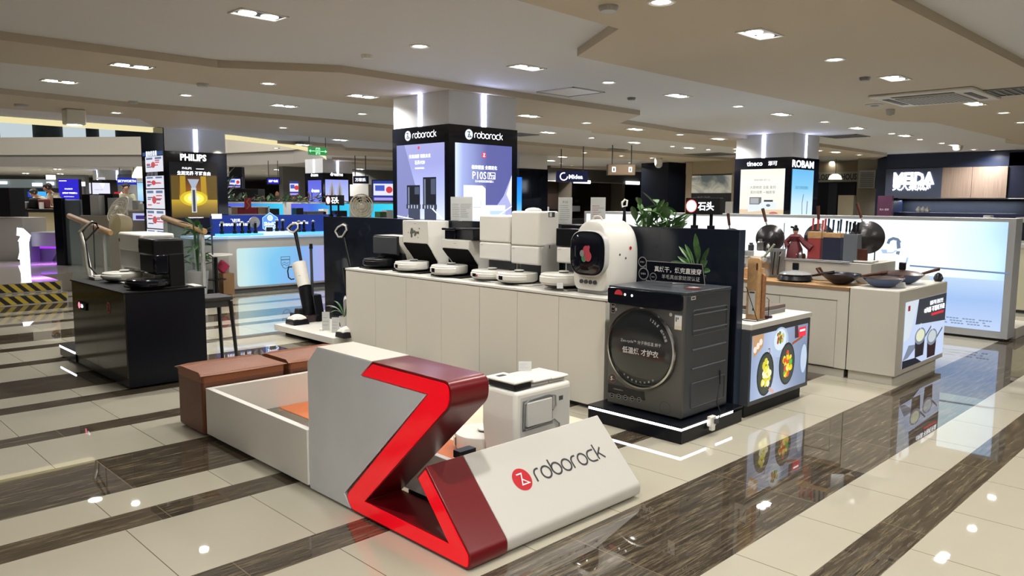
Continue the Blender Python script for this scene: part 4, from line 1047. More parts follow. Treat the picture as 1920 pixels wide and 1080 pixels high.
# ================================================================== washing machine on its lit pedestal
t = thing('lit_pedestal', (4.6, 3.1, 0), 'low black pedestal with white light strip under the big washing machine', 'pedestal')
mb = MB(); mb.box(4.257, XB-.01, 2.709, 3.50, 0.0, 0.088, M_blacklam); mb.build('base', t, bevel=0.003)
mb = MB(); mb.box(4.252, XB-.01, 2.704, 3.505, 0.108, 0.118, M_blacklam); mb.build('top_board', t)
mb = MB(); mb.box(4.262, 4.30, 2.714, 3.50, 0.088, 0.108, M_led); mb.box(4.262, 4.93, 2.714, 2.75, 0.088, 0.108, M_led); mb.build('light_strip', t)
mb = MB(); mb.box(4.31, XB-.02, 2.76, 3.5, .088, .108, M_black); mb.build('core', t)
Xw = 4.375; Yw = 2.785; zb = .118
w1y = PX(1140, 650, Xw).y; ztw = PX(1297, 550, Xw).z; Xe = PY(1371, 540, Yw).x; Xe = min(Xe, XB-.02)
t = thing('washing_machine', ((Xw+Xe)/2, (Yw+w1y)/2, zb), 'large dark grey front loading washing machine with chrome ringed door', 'washing machine')
M_wm = mat('washer_grey_metal', (0.072, 0.080, 0.094), 0.32, metal=0.35); M_wmf = mat('washer_front_grey', (0.10, 0.098, 0.095), 0.35, metal=0.3)
mb = MB(); mb.box(Xw+.012, Xe, Yw, w1y, zb+.012, ztw-.02, M_wm); mb.build('cabinet', t, bevel=0.012, bseg=3)
mb = MB(); mb.box(Xw, Xw+.03, Yw+.002, w1y-.002, zb+.012, ztw-.02, M_wmf); mb.build('front_panel', t, bevel=0.01, bseg=3)
mb = MB(); mb.box(Xw-.0, Xe, Yw-.004, w1y+.004, ztw-.022, ztw, M_wm); mb.build('top_plate', t, bevel=0.004)
for (fx, fy) in ((Xw+.05, Yw+.05), (Xw+.05, w1y-.05), (Xe-.05, Yw+.05), (Xe-.05, w1y-.05)):
    mb = MB(); mb.cyl((fx, fy, zb), .022, .014, M_black, 14); mb.build('foot', t)
F = frX(Xw, 0, 0)
zc0, zc1 = PX(1200, 582, Xw).z, PX(1220, 546, Xw).z
z_hi = PX(1145, 537, Xw).z-.004; z_lo = PX(1145, 570, Xw).z
mb = MB(); yy0, yy1 = Yw+.015, w1y+.004
loftp = fillet([(yy0, z_lo+.008), (yy1, z_lo+.008), (yy1, z_hi), (yy0, z_hi)], {0: .03, 1: .02, 2: .02, 3: .03})
mb.prism(loftp, 'x', Xw-.012, Xw+.005, M_blackg); cpan = mb.build('control_panel', t, bevel=0.003)
Fc = frX(Xw-.0125, 0, 0); mb = MB(); u, v = onX(1162, 549, Xw)
mb.fr(Fc, [(u+.036*math.cos(a_), v-.012+.036*math.sin(a_)) for a_ in [PI*k/14 for k in range(15)]], mat('sticker_red', S(190, 50, 60), .4), .001)
mb.build('panel_badge', cpan)
for q in ((1174, 552), (1187, 554)): mb = MB(); a_, b_ = onX(*q, Xw); mb.fdisc(Fc, a_, b_, .009, M_sign, .001); mb.build('indicator_spot', cpan)
# door
cu, cv = onX(1204, 653, Xw); rd = abs(onX(1204, 577, Xw)[1]-onX(1204, 730, Xw)[1])/2; cyd = -cu
mb = MB(); mb.lathe([(rd*.96, 0), (rd, -.02), (rd*.985, -.032), (rd*.94, -.034), (rd*.93, -.02)][::-1], (Xw, cyd, cv), mat('door_chrome', (0.42, 0.42, 0.42), 0.18, metal=1.0), 56, ax='x'); door_ = mb.build('door_ring', t, smooth=True)
M_dg = mat('door_smoked_glass', (0.018, 0.020, 0.022), 0.09)
mb = MB(); mb.lathe([(0, -.036), (rd*.5, -.034), (rd*.85, -.028), (rd*.935, -.022)], (Xw, cyd, cv), M_dg, 56, ax='x'); mb.build('door_glass', door_, smooth=True)
Fd = frX(Xw-.037, 0, 0); mb = MB(); Mt = mat('door_print', (0.55, 0.55, 0.55), .5)
u, v = onX(1201, 643, Xw-.037); mb.text(Fd, 'Zeo-cycle™ 分子筛低温 烘干', u, v, Mt, wd=rd*1.18, off=.001)
mb.build('door_caption', door_); mb = MB(); u, v = onX(1200, 660, Xw-.037); mb.text(Fd, '低温烘 才护衣', u, v, Mt, wd=rd*1.06, off=.001, bold=.02)
mb.build('door_slogan', door_); mb = MB()
def arc_text(F, s_, R, a0, a1, h_):
    O, U, V_, Nn = F; n = len(s_)
    for i, ch in enumerate(s_):
        a_ = math.radians(a0+(a1-a0)*i/max(1, n-1)); P_ = O+U*(cu+R*math.cos(a_))+V_*(cv+R*math.sin(a_))
        d = -1 if a1 < a0 else 1; tu = U*(-math.sin(a_)*d)+V_*(math.cos(a_)*d); tv = U*(math.cos(a_)*-d)+V_*(math.sin(a_)*-d)
        if ch.strip(): mb.text((P_, tu, tv, Nn), ch, 0, 0, Mt, h=h_ if ord(ch) > 200 or ch in '12kg' else h_, off=.001)
arc_text(frX(Xw-.03, 0, 0), '12kg 超大容量', rd*.80, 68, 22, .02)
mb.build('door_lettering', door_); mb = MB(); arc_text(frX(Xw-.03, 0, 0), '大筒径空气除菌洗', rd*.82, 238, 300, .014)
mb.build('door_lettering', door_)
# stickers
mb = MB(); F1 = frX(Xw-.001, 0, 0)
u, v = onX(1150, 578, Xw); mb.frect(F1, u-.016, u+.016, v-.032, v+.032, M_blackg, .001); mb.text(F1, '10', u, v+.012, M_paper, h=.018, off=.002); mb.text(F1, '年', u, v-.016, M_paper, h=.008, off=.002); mb.ribbon(F1, [(u-.016, v-.032), (u+.016, v-.032), (u+.016, v+.032), (u-.016, v+.032)], .0022, M_lgrey, .0022, True)
mb.frect(F1, u+.021, u+.033, v-.014, v+.006, M_lgrey, .001)
mb.build('warranty_label', t); mb = MB(); u, v = onX(1272, 603, Xw); mb.frect(F1, u-.028, u+.028, v-.055, v+.04, M_paper, .001); mb.frect(F1, u-.028, u+.028, v+.04, v+.047, mat('label_blue', S(90, 130, 160), .5), .0015); mb.frect(F1, u-.02, u-.012, v-.002, v+.028, M_ink, .002); mb.frect(F1, u-.006, u+.002, v+.014, v+.028, M_ink, .002); mb.frect(F1, u-.028, u+.028, v-.055, v-.028, mat('label_cream', S(215, 205, 180), .5), .002)
mb.build('energy_label', t); mb = MB(); u, v = onX(1258, 590, Xw); mb.fdisc(F1, u, v, .012, M_lgrey, .001)
mb.build('round_sticker', t)
mb = MB(); u5, v5 = onX(1148, 709, Xw)
pts = [onX(*q, Xw) for q in ((1140, 735), (1141, 705), (1158, 713), (1175, 726), (1195, 733), (1208, 734), (1210, 751), (1203, 749))]
mb.fr(F1, [(max(a_, -w1y+.004), b_) for a_, b_ in pts], M_blackg, .0008)
mb.fdisc(F1, u5+.004, v5, .034, mat('badge_ring', S(110, 80, 84), .3), .0012, 28); mb.fdisc(F1, u5+.004, v5, .030, mat('badge_plum', S(52, 30, 36), .3), .0016, 28); mb.text(F1, '5', u5-.004, v5, M_paper, h=.03, off=.0022, bold=.03); mb.text(F1, '年', u5+.017, v5-.006, M_paper, h=.009, off=.0022)
for i in range(5):
    uu, vv = onX(1147.5+12.8*i, 741+2.1*i, Xw); mb.fdisc(F1, uu, vv, .017, M_lgrey, .0012, 22); mb.fdisc(F1, uu, vv, .0145, M_blackg, .0016, 22); mb.frect(F1, uu-.009, uu+.009, vv-.002, vv+.002, M_lgrey, .002)
u, v = onX(1158, 730, Xw); mb.text(F1, '分子筛除菌 低温不伤衣', u+.006, v, M_lgrey, wd=.085, off=.0022)
mb.build('energy_badges', t)
mb = MB(); u, v = onX(1247, 765, Xw); mb.ribbon(F1, [(u+.043*math.cos(k*PI/20), v+.043*math.sin(k*PI/20)) for k in range(40)], .0015, M_black, .0005, True); mb.build('filter_cap', t)
# pressed ribs of the side
F3 = frY(Yw, 0, 0); M_rib = M_wm
mb = MB(); xa, xb = Xw+.10, Xe-.05
for (zz0, zz1) in ((ztw-.30, ztw-.13), (zb+.07, zb+.24)):
    pl = fillet([(xa, zz0), (xb, zz0), (xb, zz1), (xa, zz1)], {0: .02, 1: .02, 2: .02, 3: .02}, 4)
    pl3 = [(x_, Yw-.001, z_) for x_, z_ in pl]; mb.tube(pl3+[pl3[0]], .005, M_rib, 6, cap=False)
for zz in (ztw-.16, ztw-.27, ztw-.40, ztw-.53): mb.tube([(xa, Yw-.001, zz), (xb, Yw-.001, zz)], .007, M_rib, 6)
mb.build('pressed_ribs', t, smooth=True)
mb = MB(); u, v = onY(1300, 559, Yw); mb.frect(F3, u-.028, u+.028, v-.012, v+.012, M_paper, .001); mb.frect(F3, u-.018, u+.018, v-.005, v+.005, M_ink, .002); mb.build('side_label', t)
# plug and cable
t = thing('power_adapter', PY(1335, 795, 2.70), 'white plug adapter with black cable on the right side of the lit pedestal', 'plug')
p = PY(1333, 790, 2.69); mb = MB(); mb.cbox((p.x, 2.685, .10), (.07, .035, .07), M_plas); mb.cbox((p.x, 2.68, .06), (.04, .03, .05), M_plas); mb.build('plug_body', t, bevel=0.006)
mb = MB(); mb.cbox((p.x+.02, 2.66, .10), (.035, .02, .03), M_dgrey); mb.tube([(p.x+.04, 2.66, .10), (p.x+.09, 2.67, .14), (p.x+.12, 2.72, .2), (p.x+.19, 2.75, .27), (p.x+.24, 2.77, .30), (p.x+.25, 2.78, .40)], .004, M_black, 8); mb.build('cable', t, smooth=True)
# things on the washing machine
Fs = frX(4.62, 0, 0); t = thing('counter_sign', (4.62, 3.0, ztw), 'dark slanted sign with white Chinese slogan on the washing machine', 'sign')
Xs = 4.62; q = [onX(*k, Xs) for k in ((1203, 496), (1318, 496), (1324, 534), (1225, 527), (1203, 524))]
a_ = [onX(*k, Xs) for k in ((1212, 489), (1317, 496), (1322, 534), (1212, 526))]
a_ = [(u, max(v, ztw+.003)) for u, v in a_]
mb = MB(); mb.prism([(-u, v) for u, v in a_], 'x', Xs, Xs+.012, M_blackg); mb.build('panel', t)
mb = MB(); mb.ribbon(Fs, a_, .006, M_mgrey, .001, True)
for (px, py, r) in ((1205, 491, .038), (1207, 513, .045), (1225, 519, .030)):
    u, v = onX(px, py, Xs); v = max(v, ztw+r+.002); mb.fdisc(Fs, u, v, r, M_mgrey, .002, 28); mb.fdisc(Fs, u, v, r*.82, M_blackg, .003, 28); mb.text(Fs, '防缩水', u, v, M_lgrey, wd=r*1.0, off=.004)
u, v = onX(1269, 507, Xs); mb.text(Fs, '真烘干，烘完直接穿', u+.005, v, M_paper, wd=.385, off=.002, bold=.012)
u, v = onX(1276, 521, Xs); mb.text(Fs, '羊毛真丝家纺双认证', u, v, M_lgrey, wd=.31, off=.002)
mb.build('sign_lettering', t)
p = PZ(1272, 532, ztw+.004); card(p, .085, .055, 'small clear card stand on the washing machine in front of the slogan sign', 2, .2)
mb = MB(); p = PZ(1300, 541, ztw+.002)
mb.lathe([(.0, 0), (.05, 0), (.05, .006), (.0, .007)], p, mat('leaflet_red', S(150, 80, 78), .5), 24); mb.lathe([(.0, .008), (.035, .008), (.0, .009)], p, M_paper, 20); tag(mb.build('round_leaflet'), 'small round red and white leaflet lying on the washing machine corner', 'leaflet')
# plant behind the slogan sign
t = thing('potted_plant', (4.86, PX(1308, 520, 4.86).y, ztw), 'green plant with broad leaves standing behind the slogan sign', 'plant')
py_ = PX(1308, 520, 4.86).y; mb = MB(); mb.lathe([(.045, 0), (.06, .07), (.0, .065)], (4.86, py_, ztw), M_mgrey, 20); mb.build('pot', t, smooth=True)
B = Vector((4.86, py_, ztw+.06)); mb = MB(); mg = mat('plant_leaf', S(70, 105, 58), .35, var=.25, bscale=25)
for tip, wd in (((1308, 438), .05), ((1316, 456), .045), ((1272, 462), .035), ((1338, 464), .035), ((1285, 458), .035), ((1262, 490), .05), ((1335, 488), .045), ((1333, 508), .05), ((1280, 480), .04), ((1327, 478), .04), ((1300, 500), .05), ((1270, 500), .05), ((1321, 500), .05)):
    e = PX(tip[0], tip[1], 4.86-.0); e.x = 4.86+random.uniform(-.07, .05)
    mid = B.lerp(e, .55)+Vector((0, 0, .05)); mb.tube([B, mid], .005, M_green2, 6); leaf(mb, B.lerp(mid, .6), e, wd*.85, mg, .25, 8, up=Vector((-.75, -.55, .4)).normalized())
mb.build('leaves', t, smooth=True)

# ================================================================== light-box cabinet with the pan picture
Yf = 2.713
def quadY(y, pts): return [onY(*q, y) for q in pts]
t = thing('display_cabinet', (5.65, 2.92, 0), 'black cabinet with lit picture of frying pans, right of the dark partition', 'cabinet')
mb = MB(); mb.box(5.14, 6.13, Yf, 3.13, 0.09, 0.655, M_dgrey); mb.build('carcass', t, bevel=0.004)
mb = MB(); mb.box(5.14, 6.06, Yf+.03, 3.1, 0, 0.09, M_blackm); mb.build('plinth', t)
mb = MB(); mb.box(5.138, 6.14, Yf-.006, 3.14, 0.66, 0.70, M_white); mb.build('top', t, bevel=0.002)
F = frY(Yf-.001, 0, 0); mb = MB()
u0, v0 = onY(1396, 640, Yf); u1, v1 = onY(1508, 712, Yf); u0 = 5.16; u1 = 6.08; vt = .615; vb = .125
base = gradient_glow('pan_picture_ground', [(0, (150, 168, 200)), (.45, (185, 198, 225)), (1, (120, 135, 165))], 0, 5.1, 6.1, 1.0, .9)
mb.frect(F, u0, u1, vb, vt, base, .002)
G = lambda n, c, e=1.0: glow(n, c, e)
def ell(u, v, r, m_, o_, rx=None): mb.fdisc(F, u, v, rx or r, m_, o_, 26, ry=r)
W_ = u1-u0; Hh = vt-vb
for (fu, fv, r, inner, food) in ((.24, .36, .40, (50, 55, 52), 0), (.62, .42, .40, (48, 52, 48), 1)):
    ell(u0+W_*fu, vb+Hh*fv, Hh*r*.86, G('pan_dark', (40, 46, 46)), .004, W_*.145); ell(u0+W_*fu, vb+Hh*fv, Hh*r*.78, G('pan_in', (66, 72, 66)), .005, W_*.128)
    rr = random.Random(5+food)
    for k in range(46):
        a_ = rr.uniform(0, 6.28); q = rr.uniform(0, .82)**.6
        c_ = rr.choice([(235, 225, 80), (245, 240, 160), (220, 210, 60), (250, 248, 200)] if not food else [(250, 205, 30), (90, 190, 60), (240, 235, 190), (215, 90, 50), (255, 225, 60)])
        ell(u0+W_*fu+math.cos(a_)*q*W_*.085, vb+Hh*fv+math.sin(a_)*q*Hh*.23, .014+.012*rr.random(), G('food%d_%d_%d' % c_, c_), .0055+.0001*k)
ell(u0+W_*.48, vb+Hh*.80, Hh*.24, G('plate_pale', (175, 195, 220), 1.0), .0035, W_*.15); ell(u0+W_*.48, vb+Hh*.84, Hh*.17, G('plate_paler', (215, 228, 240)), .004, W_*.11)
for k in range(22):
    ell(u0+W_*.48+random.uniform(-.05, .05), vb+Hh*.88+random.uniform(-.04, .035), .015, G('salad%d' % (k % 3), ((90, 130, 50), (170, 70, 40), (200, 190, 90))[k % 3]), .0045+.0001*k)
ell(u0+W_*.93, vb+Hh*.42, Hh*.30, G('lid_blue', (120, 140, 170)), .0035, W_*.075); ell(u0+W_*.94, vb+Hh*.42, Hh*.24, G('lid_pale', (190, 205, 225)), .004, W_*.06)
mb.fr(F, [(u0, vt), (u0+W_*.19, vt), (u0+W_*.18, vt-Hh*.20), (u0+.03, vt-Hh*.34)], G('board', (190, 150, 110)), .0035)
for k in range(3): ell(u0+W_*(.05+.045*k), vt-Hh*(.22-.05*k), .025, G('garlic', (240, 225, 210)), .0045+.0002*k)
mb.fr(F, [(u0+W_*.74, vt), (u0+W_*.80, vt), (u0+W_*.83, vt-Hh*.20), (u0+W_*.75, vt-Hh*.2)], G('beet', (70, 40, 50)), .0038)
mb.frect(F, u0+W_*.82, u0+W_*.96, vt-Hh*.2, vt-Hh*.04, G('pic_red', (225, 40, 60), 1.2), .0045); mb.frect(F, u0+W_*.84, u0+W_*.94, vt-Hh*.11, vt-Hh*.08, M_sign, .005)
mb.ribbon(F, [(u0+W_*.70, vb+Hh*.72), (u0+W_*.90, vt-Hh*.2)], .02, G('handle_brown', (150, 80, 50)), .0048)
mb.ribbon(F, [(u0+W_*.30, vb+Hh*.12), (u0+W_*.40, vb+.01)], .03, G('handle_pink', (205, 170, 165)), .0048)
mb.ribbon(F, [(u0+W_*.27, vb+Hh*.74), (u0+W_*.30, vb+Hh*.74), (u0+W_*.30, vb+Hh*.56), (u0+W_*.33, vb+Hh*.56)], .008, G('fork', (120, 90, 80)), .0048)
mb.build('lit_picture', t)
# cutting boards in a wire rack
bx = PZ(1415, 598, .70)
t = thing('cutting_board_stand', (5.42, 2.86, .70), 'pale wooden cutting board with label standing in a wire rack', 'cutting board')
a_, b_, c_, d_ = rng('X', 5.40, 1399, 482, 1431, 596)
def onplane(X): return
yA, yB = PX(1400, 540, 5.38).y, PX(1424, 540, 5.38).y
zT = PX(1412, 483, 5.38).z
mb = MB(); mb.prism(fillet([(yB, .705), (yA, .705), (yA, zT), (yB, zT)], {2: .03, 3: .03}), 'x', 5.38, 5.41, M_bamboo); mb.build('board', t, bevel=0.004)
mb = MB(); mb.box(5.375, 5.379, yB+.02, yB+.03, zT-.09, zT-.04, M_dwood); mb.build('grip_hole', t)
mb = MB(); F5 = frX(5.379, 0, 0); mb.frect(F5, -yA+.02, -yB-.03, .74, .92, M_paper, .001); mb.frect(F5, -yA+.025, -yB-.035, .905, .915, M_ink, .002); mb.frect(F5, -yB-.05, -yB-.04, .77, .79, M_ink, .002); mb.build('label', t)
mb = MB(); 
for q in (0, .11):
    mb.tube([(5.33, yA+.01, .705), (5.33, yA+.01, .95), (5.33, yB+.02+.06, .95), (5.33, yB-.02, .705)], .003, M_black, 6)
mb.tube([(5.30, yA, .703), (5.30, yB-.02, .703), (5.50, yB-.02, .703), (5.50, yA, .703), (5.30, yA, .703)], .003, M_black, 6)
mb.tube([(5.50, yB-.02, .703), (5.50, yB-.02, .85), (5.46, yB-.02, .87)], .003, M_black, 6); mb.build('wire_rack', t)
mb = MB(); mb.prism(fillet([(yB-.015, .705), (yA-.02, .705), (yA-.02, zT-.12), (yB-.015, zT-.12)], {2: .03, 3: .03}), 'x', 5.43, 5.455, mat('brown_board', S(150, 105, 72), .5, var=.2)); tag(mb.build('cutting_board', bevel=0.003), 'darker wooden board behind the labelled pale one', 'cutting board')
mb = MB(); p0 = PZ(1452, 590, .70); mb.box(5.62, 5.98, 2.86, 3.05, .70, .735, M_mgrey); tag(mb.build('boxed_trivet', bevel=.003), 'lower grey patterned box stacked on the lit cabinet top', 'box')
mb = MB(); mb.box(5.64, 6.0, 2.87, 3.06, .735, .765, mat('brown_box', S(95, 80, 72), .4)); tag(mb.build('boxed_trivet', bevel=.003), 'upper brown box stacked on the lit cabinet top', 'box')
p = PZ(1440, 596, .70); mb = MB(); mb.lathe([(.03, 0), (.032, .012), (.028, .02), (0, .02)], (p.x, p.y, .70), mat('dark_tin', S(60, 40, 60), .3), 18); tag(mb.build('small_tin', smooth=True), 'small dark round tin beside the wire rack', 'tin')

# ================================================================== cookware island
Xi = 7.0; Yi = 2.33; zi_ = .832
M_isl = mat('island_beige_laminate', (0.52, 0.49, 0.43), 0.45)
t = thing('island_block', (7.65, 2.54, 0), 'pale corner block of the cookware island with a lit pot picture', 'counter')
mb = MB(); mb.box(Xi, 8.30, Yi, 2.75, .085, zi_, M_isl); mb.build('carcass', t, bevel=.004)
mb = MB(); mb.box(Xi+.03, 8.20, Yi+.03, 2.74, .0, .085, M_isl); mb.build('plinth', t)
mb = MB(); mb.box(Xi+.01, 8.29, Yi+.01, 2.76, zi_, zi_+.004, M_white); mb.build('top', t)
F = frY(Yi-.001, 0, 0); u0, _ = onY(1691, 640, Yi); u1, _ = onY(1770, 610, Yi); _, vt = onY(1732, 559, Yi); _, vb = onY(1728, 677, Yi)
u0 += .03; W_ = u1-u0; Hh = vt-vb
mb = MB(); mb.frect(F, u0, u1, vb, vt, G('pot_ground', (190, 205, 235), 1.0), .002)
mb.fr(F, [(u0+W_*.30, vt), (u1, vt), (u1, vb+Hh*.55), (u0+W_*.25, vb+Hh*.62)], G('pot_darkwall', (48, 52, 62)), .003)
mb.fr(F, [(u0, vt), (u0+W_*.3, vt), (u0+W_*.12, vb+Hh*.45), (u0, vb+Hh*.4)], G('pot_window', (205, 215, 225)), .003)
mb.fr(F, [(u0, vb), (u1*.45+u0*.55, vb), (u0+W_*.3, vb+Hh*.1), (u0, vb+Hh*.12)], G('pot_dark', (30, 34, 45)), .003)
mb.fr(F, [(u0, vb+Hh*.12), (u0+W_*.12, vb+Hh*.14), (u0+W_*.34, vb+Hh*.3), (u0+W_*.12, vb+Hh*.33)], G('pot_cloth', (120, 130, 150)), .0032)
for (fu, fy, m1, m2) in ((.38, .42, (35, 30, 38), 0), (.68, .34, (45, 26, 34), 1)):
    cu_ = u0+W_*fu; cv_ = vb+Hh*fy
    mb.fr(F, [(cu_-W_*.12, cv_), (cu_+W_*.12, cv_), (cu_+W_*.10, cv_-Hh*.32), (cu_-W_*.10, cv_-Hh*.32)], G('pot_body%d' % m2, m1), .004)
    mb.fdisc(F, cu_, cv_, W_*.13, G('pot_rim%d' % m2, (120, 130, 150)), .0045, 26, ry=Hh*.13); mb.fdisc(F, cu_, cv_+Hh*.01, W_*.10, G('pot_glass%d' % m2, (190, 200, 205) if m2 else (215, 220, 190)), .005, 26, ry=Hh*.095)
    mb.ribbon(F, [(cu_, cv_+Hh*.1), (cu_, cv_+Hh*.2)], .016, G('pot_knob', (200, 215, 235)), .0055)
    mb.ribbon(F, [(cu_+W_*.1, cv_-Hh*.05), (cu_+W_*.26, cv_+Hh*.1)], .02, G('pot_handle', (70, 75, 90)), .0042)
mb.text(F, '0涂层 不粘新升级', u0+W_*.70, vb+Hh*.80, M_sign, wd=W_*.52, h=Hh*.09, off=.006, bold=.02); mb.frect(F, u0+W_*.62, u0+W_*.94, vb+Hh*.69, vb+Hh*.73, G('pot_redbar', (220, 40, 60)), .006)
mb.frect(F, u0+W_*.05, u0+W_*.10, vb+Hh*.86, vb+Hh*.94, G('pot_redmark', (140, 30, 40)), .006); mb.text(F, '极致不粘 轻松烹饪', u0+W_*.74, vb+Hh*.90, M_sign, wd=W_*.34, off=.006)
mb.build('lit_picture', t)
t = thing('island_cabinet', (7.5, 3.4, 0), 'pale two door base cabinet of the cookware island with wooden edged top', 'cabinet')
mb = MB(); mb.box(Xi+.012, 8.2, 2.757, 4.35, .085, .80, M_isl); mb.build('carcass', t)
mb = MB(); mb.box(Xi+.05, 8.1, 2.80, 4.3, 0, .085, M_mgrey); mb.box(Xi+.03, Xi+.05, 2.78, 4.3, 0, .07, M_isl); mb.build('plinth', t)
mb = MB(); mb.box(Xi-.0, Xi+.014, 2.757, 4.35, .71, .80, M_isl); mb.box(Xi, Xi+.014, 2.757, 2.86, .085, .71, M_isl); mb.build('face_frame', t)
for (a_, b_) in ((2.865, 3.41), (3.415, 4.0)):
    mb = MB(); mb.box(Xi+.004, Xi+.016, a_, b_, .09, .70, M_isl); mb.build('door', t, bevel=.001)
mb = MB(); mb.box(Xi-.002, 8.2, 2.757, 4.35, .80, .832, M_bamboo); mb.box(Xi-.004, Xi-.001, 2.757, 4.35, .80, .829, mat('wood_edge', S(130, 105, 80), .5)); mb.build('wooden_top', t)
# raised white shelf on the island
Xr = 7.42
yr1 = PX(1480, 505, Xr).y; yr0 = PX(1633, 505, Xr).y; zr_ = PX(1600, 491, Xr).z
mb = MB(); mb.box(Xr, 8.05, yr0, yr1+.9, zi_+.004, zr_-.012, M_isl); tag(mb.build('riser_shelf', bevel=.003), 'pale raised shelf on the island under the knife blocks', 'shelf')
mb = MB(); mb.box(Xr-.012, 7.62, yr0+.2, yr1+.3, zr_-.011, zr_-.002, mat('knit_cloth', (0.32, 0.32, 0.33), .9, bump=1, bscale=90))
for k in range(52): mb.lathe([(0, -.006), (.008, 0), (0, .006)], (Xr-.014, yr0+.2+(yr1+.1-yr0)*k/52, zr_-.016), MATS['knit_cloth'], 6)
tag(mb.build('lace_runner'), 'grey scalloped runner along the front edge of the raised shelf', 'cloth')
zr_ -= .0015
def onbox(X, q, dep, m_, zfloor=None, mb=None):
    a_, b_, c_, d_ = rng('X', X, *q)
    if zfloor is not None: c_ = zfloor
    (mb or MB()).box(X, X+dep, a_, b_, c_, d_, m_); return a_, b_, c_, d_
# pans on the island top
def revolve(mb, prof, c, m_, tilt=None, seg=32):
    M0 = mb.M; mb.M = Matrix.Translation(Vector(c)) @ (tilt or Matrix.Identity(4)); mb.lathe(prof, (0, 0, 0), m_, seg); mb.M = M0
M_iron = mat('dark_iron', (0.022, 0.02, 0.024), .25, metal=.5); M_bluee = mat('blue_grey_enamel', S(62, 78, 110), .2); M_brim = mat('brown_rim', S(60, 42, 40), .3)
M_wokc = mat('cast_iron_wok', (0.045, 0.043, 0.045), .28, metal=.6, bump=.25, bscale=30)
zt = zi_+.004
def pan(px, py, r, h, label, m_out, m_rim=M_iron, hdir=(0, -1), hlen=.2, lid=False, loop=False, name='frying_pan', flat=.5, ax=None, mh=None, cat='pan', riv=True, z=None):
    p = PZ(px, py, z or zt); p = Vector((p.x+r*.35, p.y, z or zt)) if ax is None else Vector(ax)
    t = thing(name, p, label, cat)
    mb = MB(); prof = [(0, .0), (r*flat, .0), (r*(flat+.22), h*.22), (r*.94, h*.8), (r, h), (r*.975, h), (r*.9, h*.75), (r*flat, .006), (0, .006)]
    revolve(mb, prof, p, m_out); mb.build('pan_body', t, smooth=True)
    mb = MB(); d = Vector((hdir[0], hdir[1], 0)).normalized(); a_ = p+d*r*.98+Vector((0, 0, h*.85)); b_ = a_+d*hlen+Vector((0, 0, hlen*.22))
    mb.tube([a_, a_.lerp(b_, .3), b_], [.010, .013, .016], mh or M_dwood, 10); mb.build('handle', t, smooth=True)
    if riv:
        mb = MB()
        s_ = Vector((-d.y, d.x, 0))
        for k in (-1, 1): mb.lathe([(0, 0), (.006, .0), (.005, .004), (0, .005)], tuple(a_-d*.004+s_*.012*k+Vector((0, 0, -.01))), M_chrome, 8)
        mb.build('rivets', t)
    if loop:
        mb = MB(); s_ = Vector((-d.y, d.x, 0)); a_ = p-d*r*.97+Vector((0, 0, h*.9))
        mb.tube([a_+s_*.05, a_+s_*.05-d*.03+Vector((0, 0, .045)), a_-s_*.05-d*.03+Vector((0, 0, .045)), a_-s_*.05], .011, mh or M_dwood, 8); mb.build('side_grip', t, smooth=True)
    if m_rim is not M_iron:
        mb = MB(); revolve(mb, [(r*1.01, h-.004), (r*1.02, h), (r*.97, h+.004), (r*.96, h)], p, m_rim); mb.build('rim', t, smooth=True)
    if lid:
        mb = MB(); revolve(mb, [(r*1.0, h+.003), (r*.7, h+.025), (r*.1, h+.04), (0, h+.04)], p, lid); mb.build('lid', t, smooth=True)
        mb = MB(); mb.cbox((p.x, p.y, p.z+h+.075), (.03, .06, .07), M_black); mb.build('lid_knob', t, bevel=.008)
    return t, p
pan(1497, 524, .155, .065, 'low saute pan with pale green band and glass lid on the island left', M_black, hdir=(.35, -1), lid=mat('pan_glass_lid', (.5, .52, .52), .08, metal=.4), flat=.85, mh=M_iron, ax=(7.20, 3.36, zt))
pan(1580, 531, .18, .10, 'dark wok with wooden side grip in the middle of the island front', mat('navy_iron', S(38, 38, 50), .3, metal=.3), hdir=(.15, -1), hlen=.22, loop=True, name='wok', ax=(7.22, 2.93, zt), mh=M_dwood, flat=.32)
pan(1655, 537, .175, .085, 'blue enamel wok with brown rim at the near corner of the island', M_bluee, M_brim, hdir=(.9, -.5), hlen=.05, name='wok', ax=(7.26, 2.565, zt), flat=.4, riv=True)
pan(1725, 530, .19, .09, 'larger blue enamel wok with long brown handle behind the corner wok', M_bluee, M_brim, hdir=(1, -.55), hlen=.24, name='wok', ax=(7.72, 2.56, zt), lid=M_brim, flat=.4)
for (px, py, lab) in ((1512, 527, 'small clear tag before the green banded pan'), (1600, 533, 'small clear tag before the dark wok'), (1735, 527, 'white folded tag at the far end of the island corner'), (1690, 541, 'small clear tag before the blue corner wok')):
    p = PZ(px, py-2, zt); card(p, .085, .05, lab, 2, .5)
p = PZ(1757, 528, zt); mb = MB(); mb.lathe([(0, 0), (.03, .0), (.045, .03), (.03, .07), (.01, .085), (0, .085)], (p.x+.03, max(p.y, Yi+.05), zt), M_black, 20); tag(mb.build('black_timer', smooth=True), 'small black round kitchen timer at the right end of the island', 'timer')
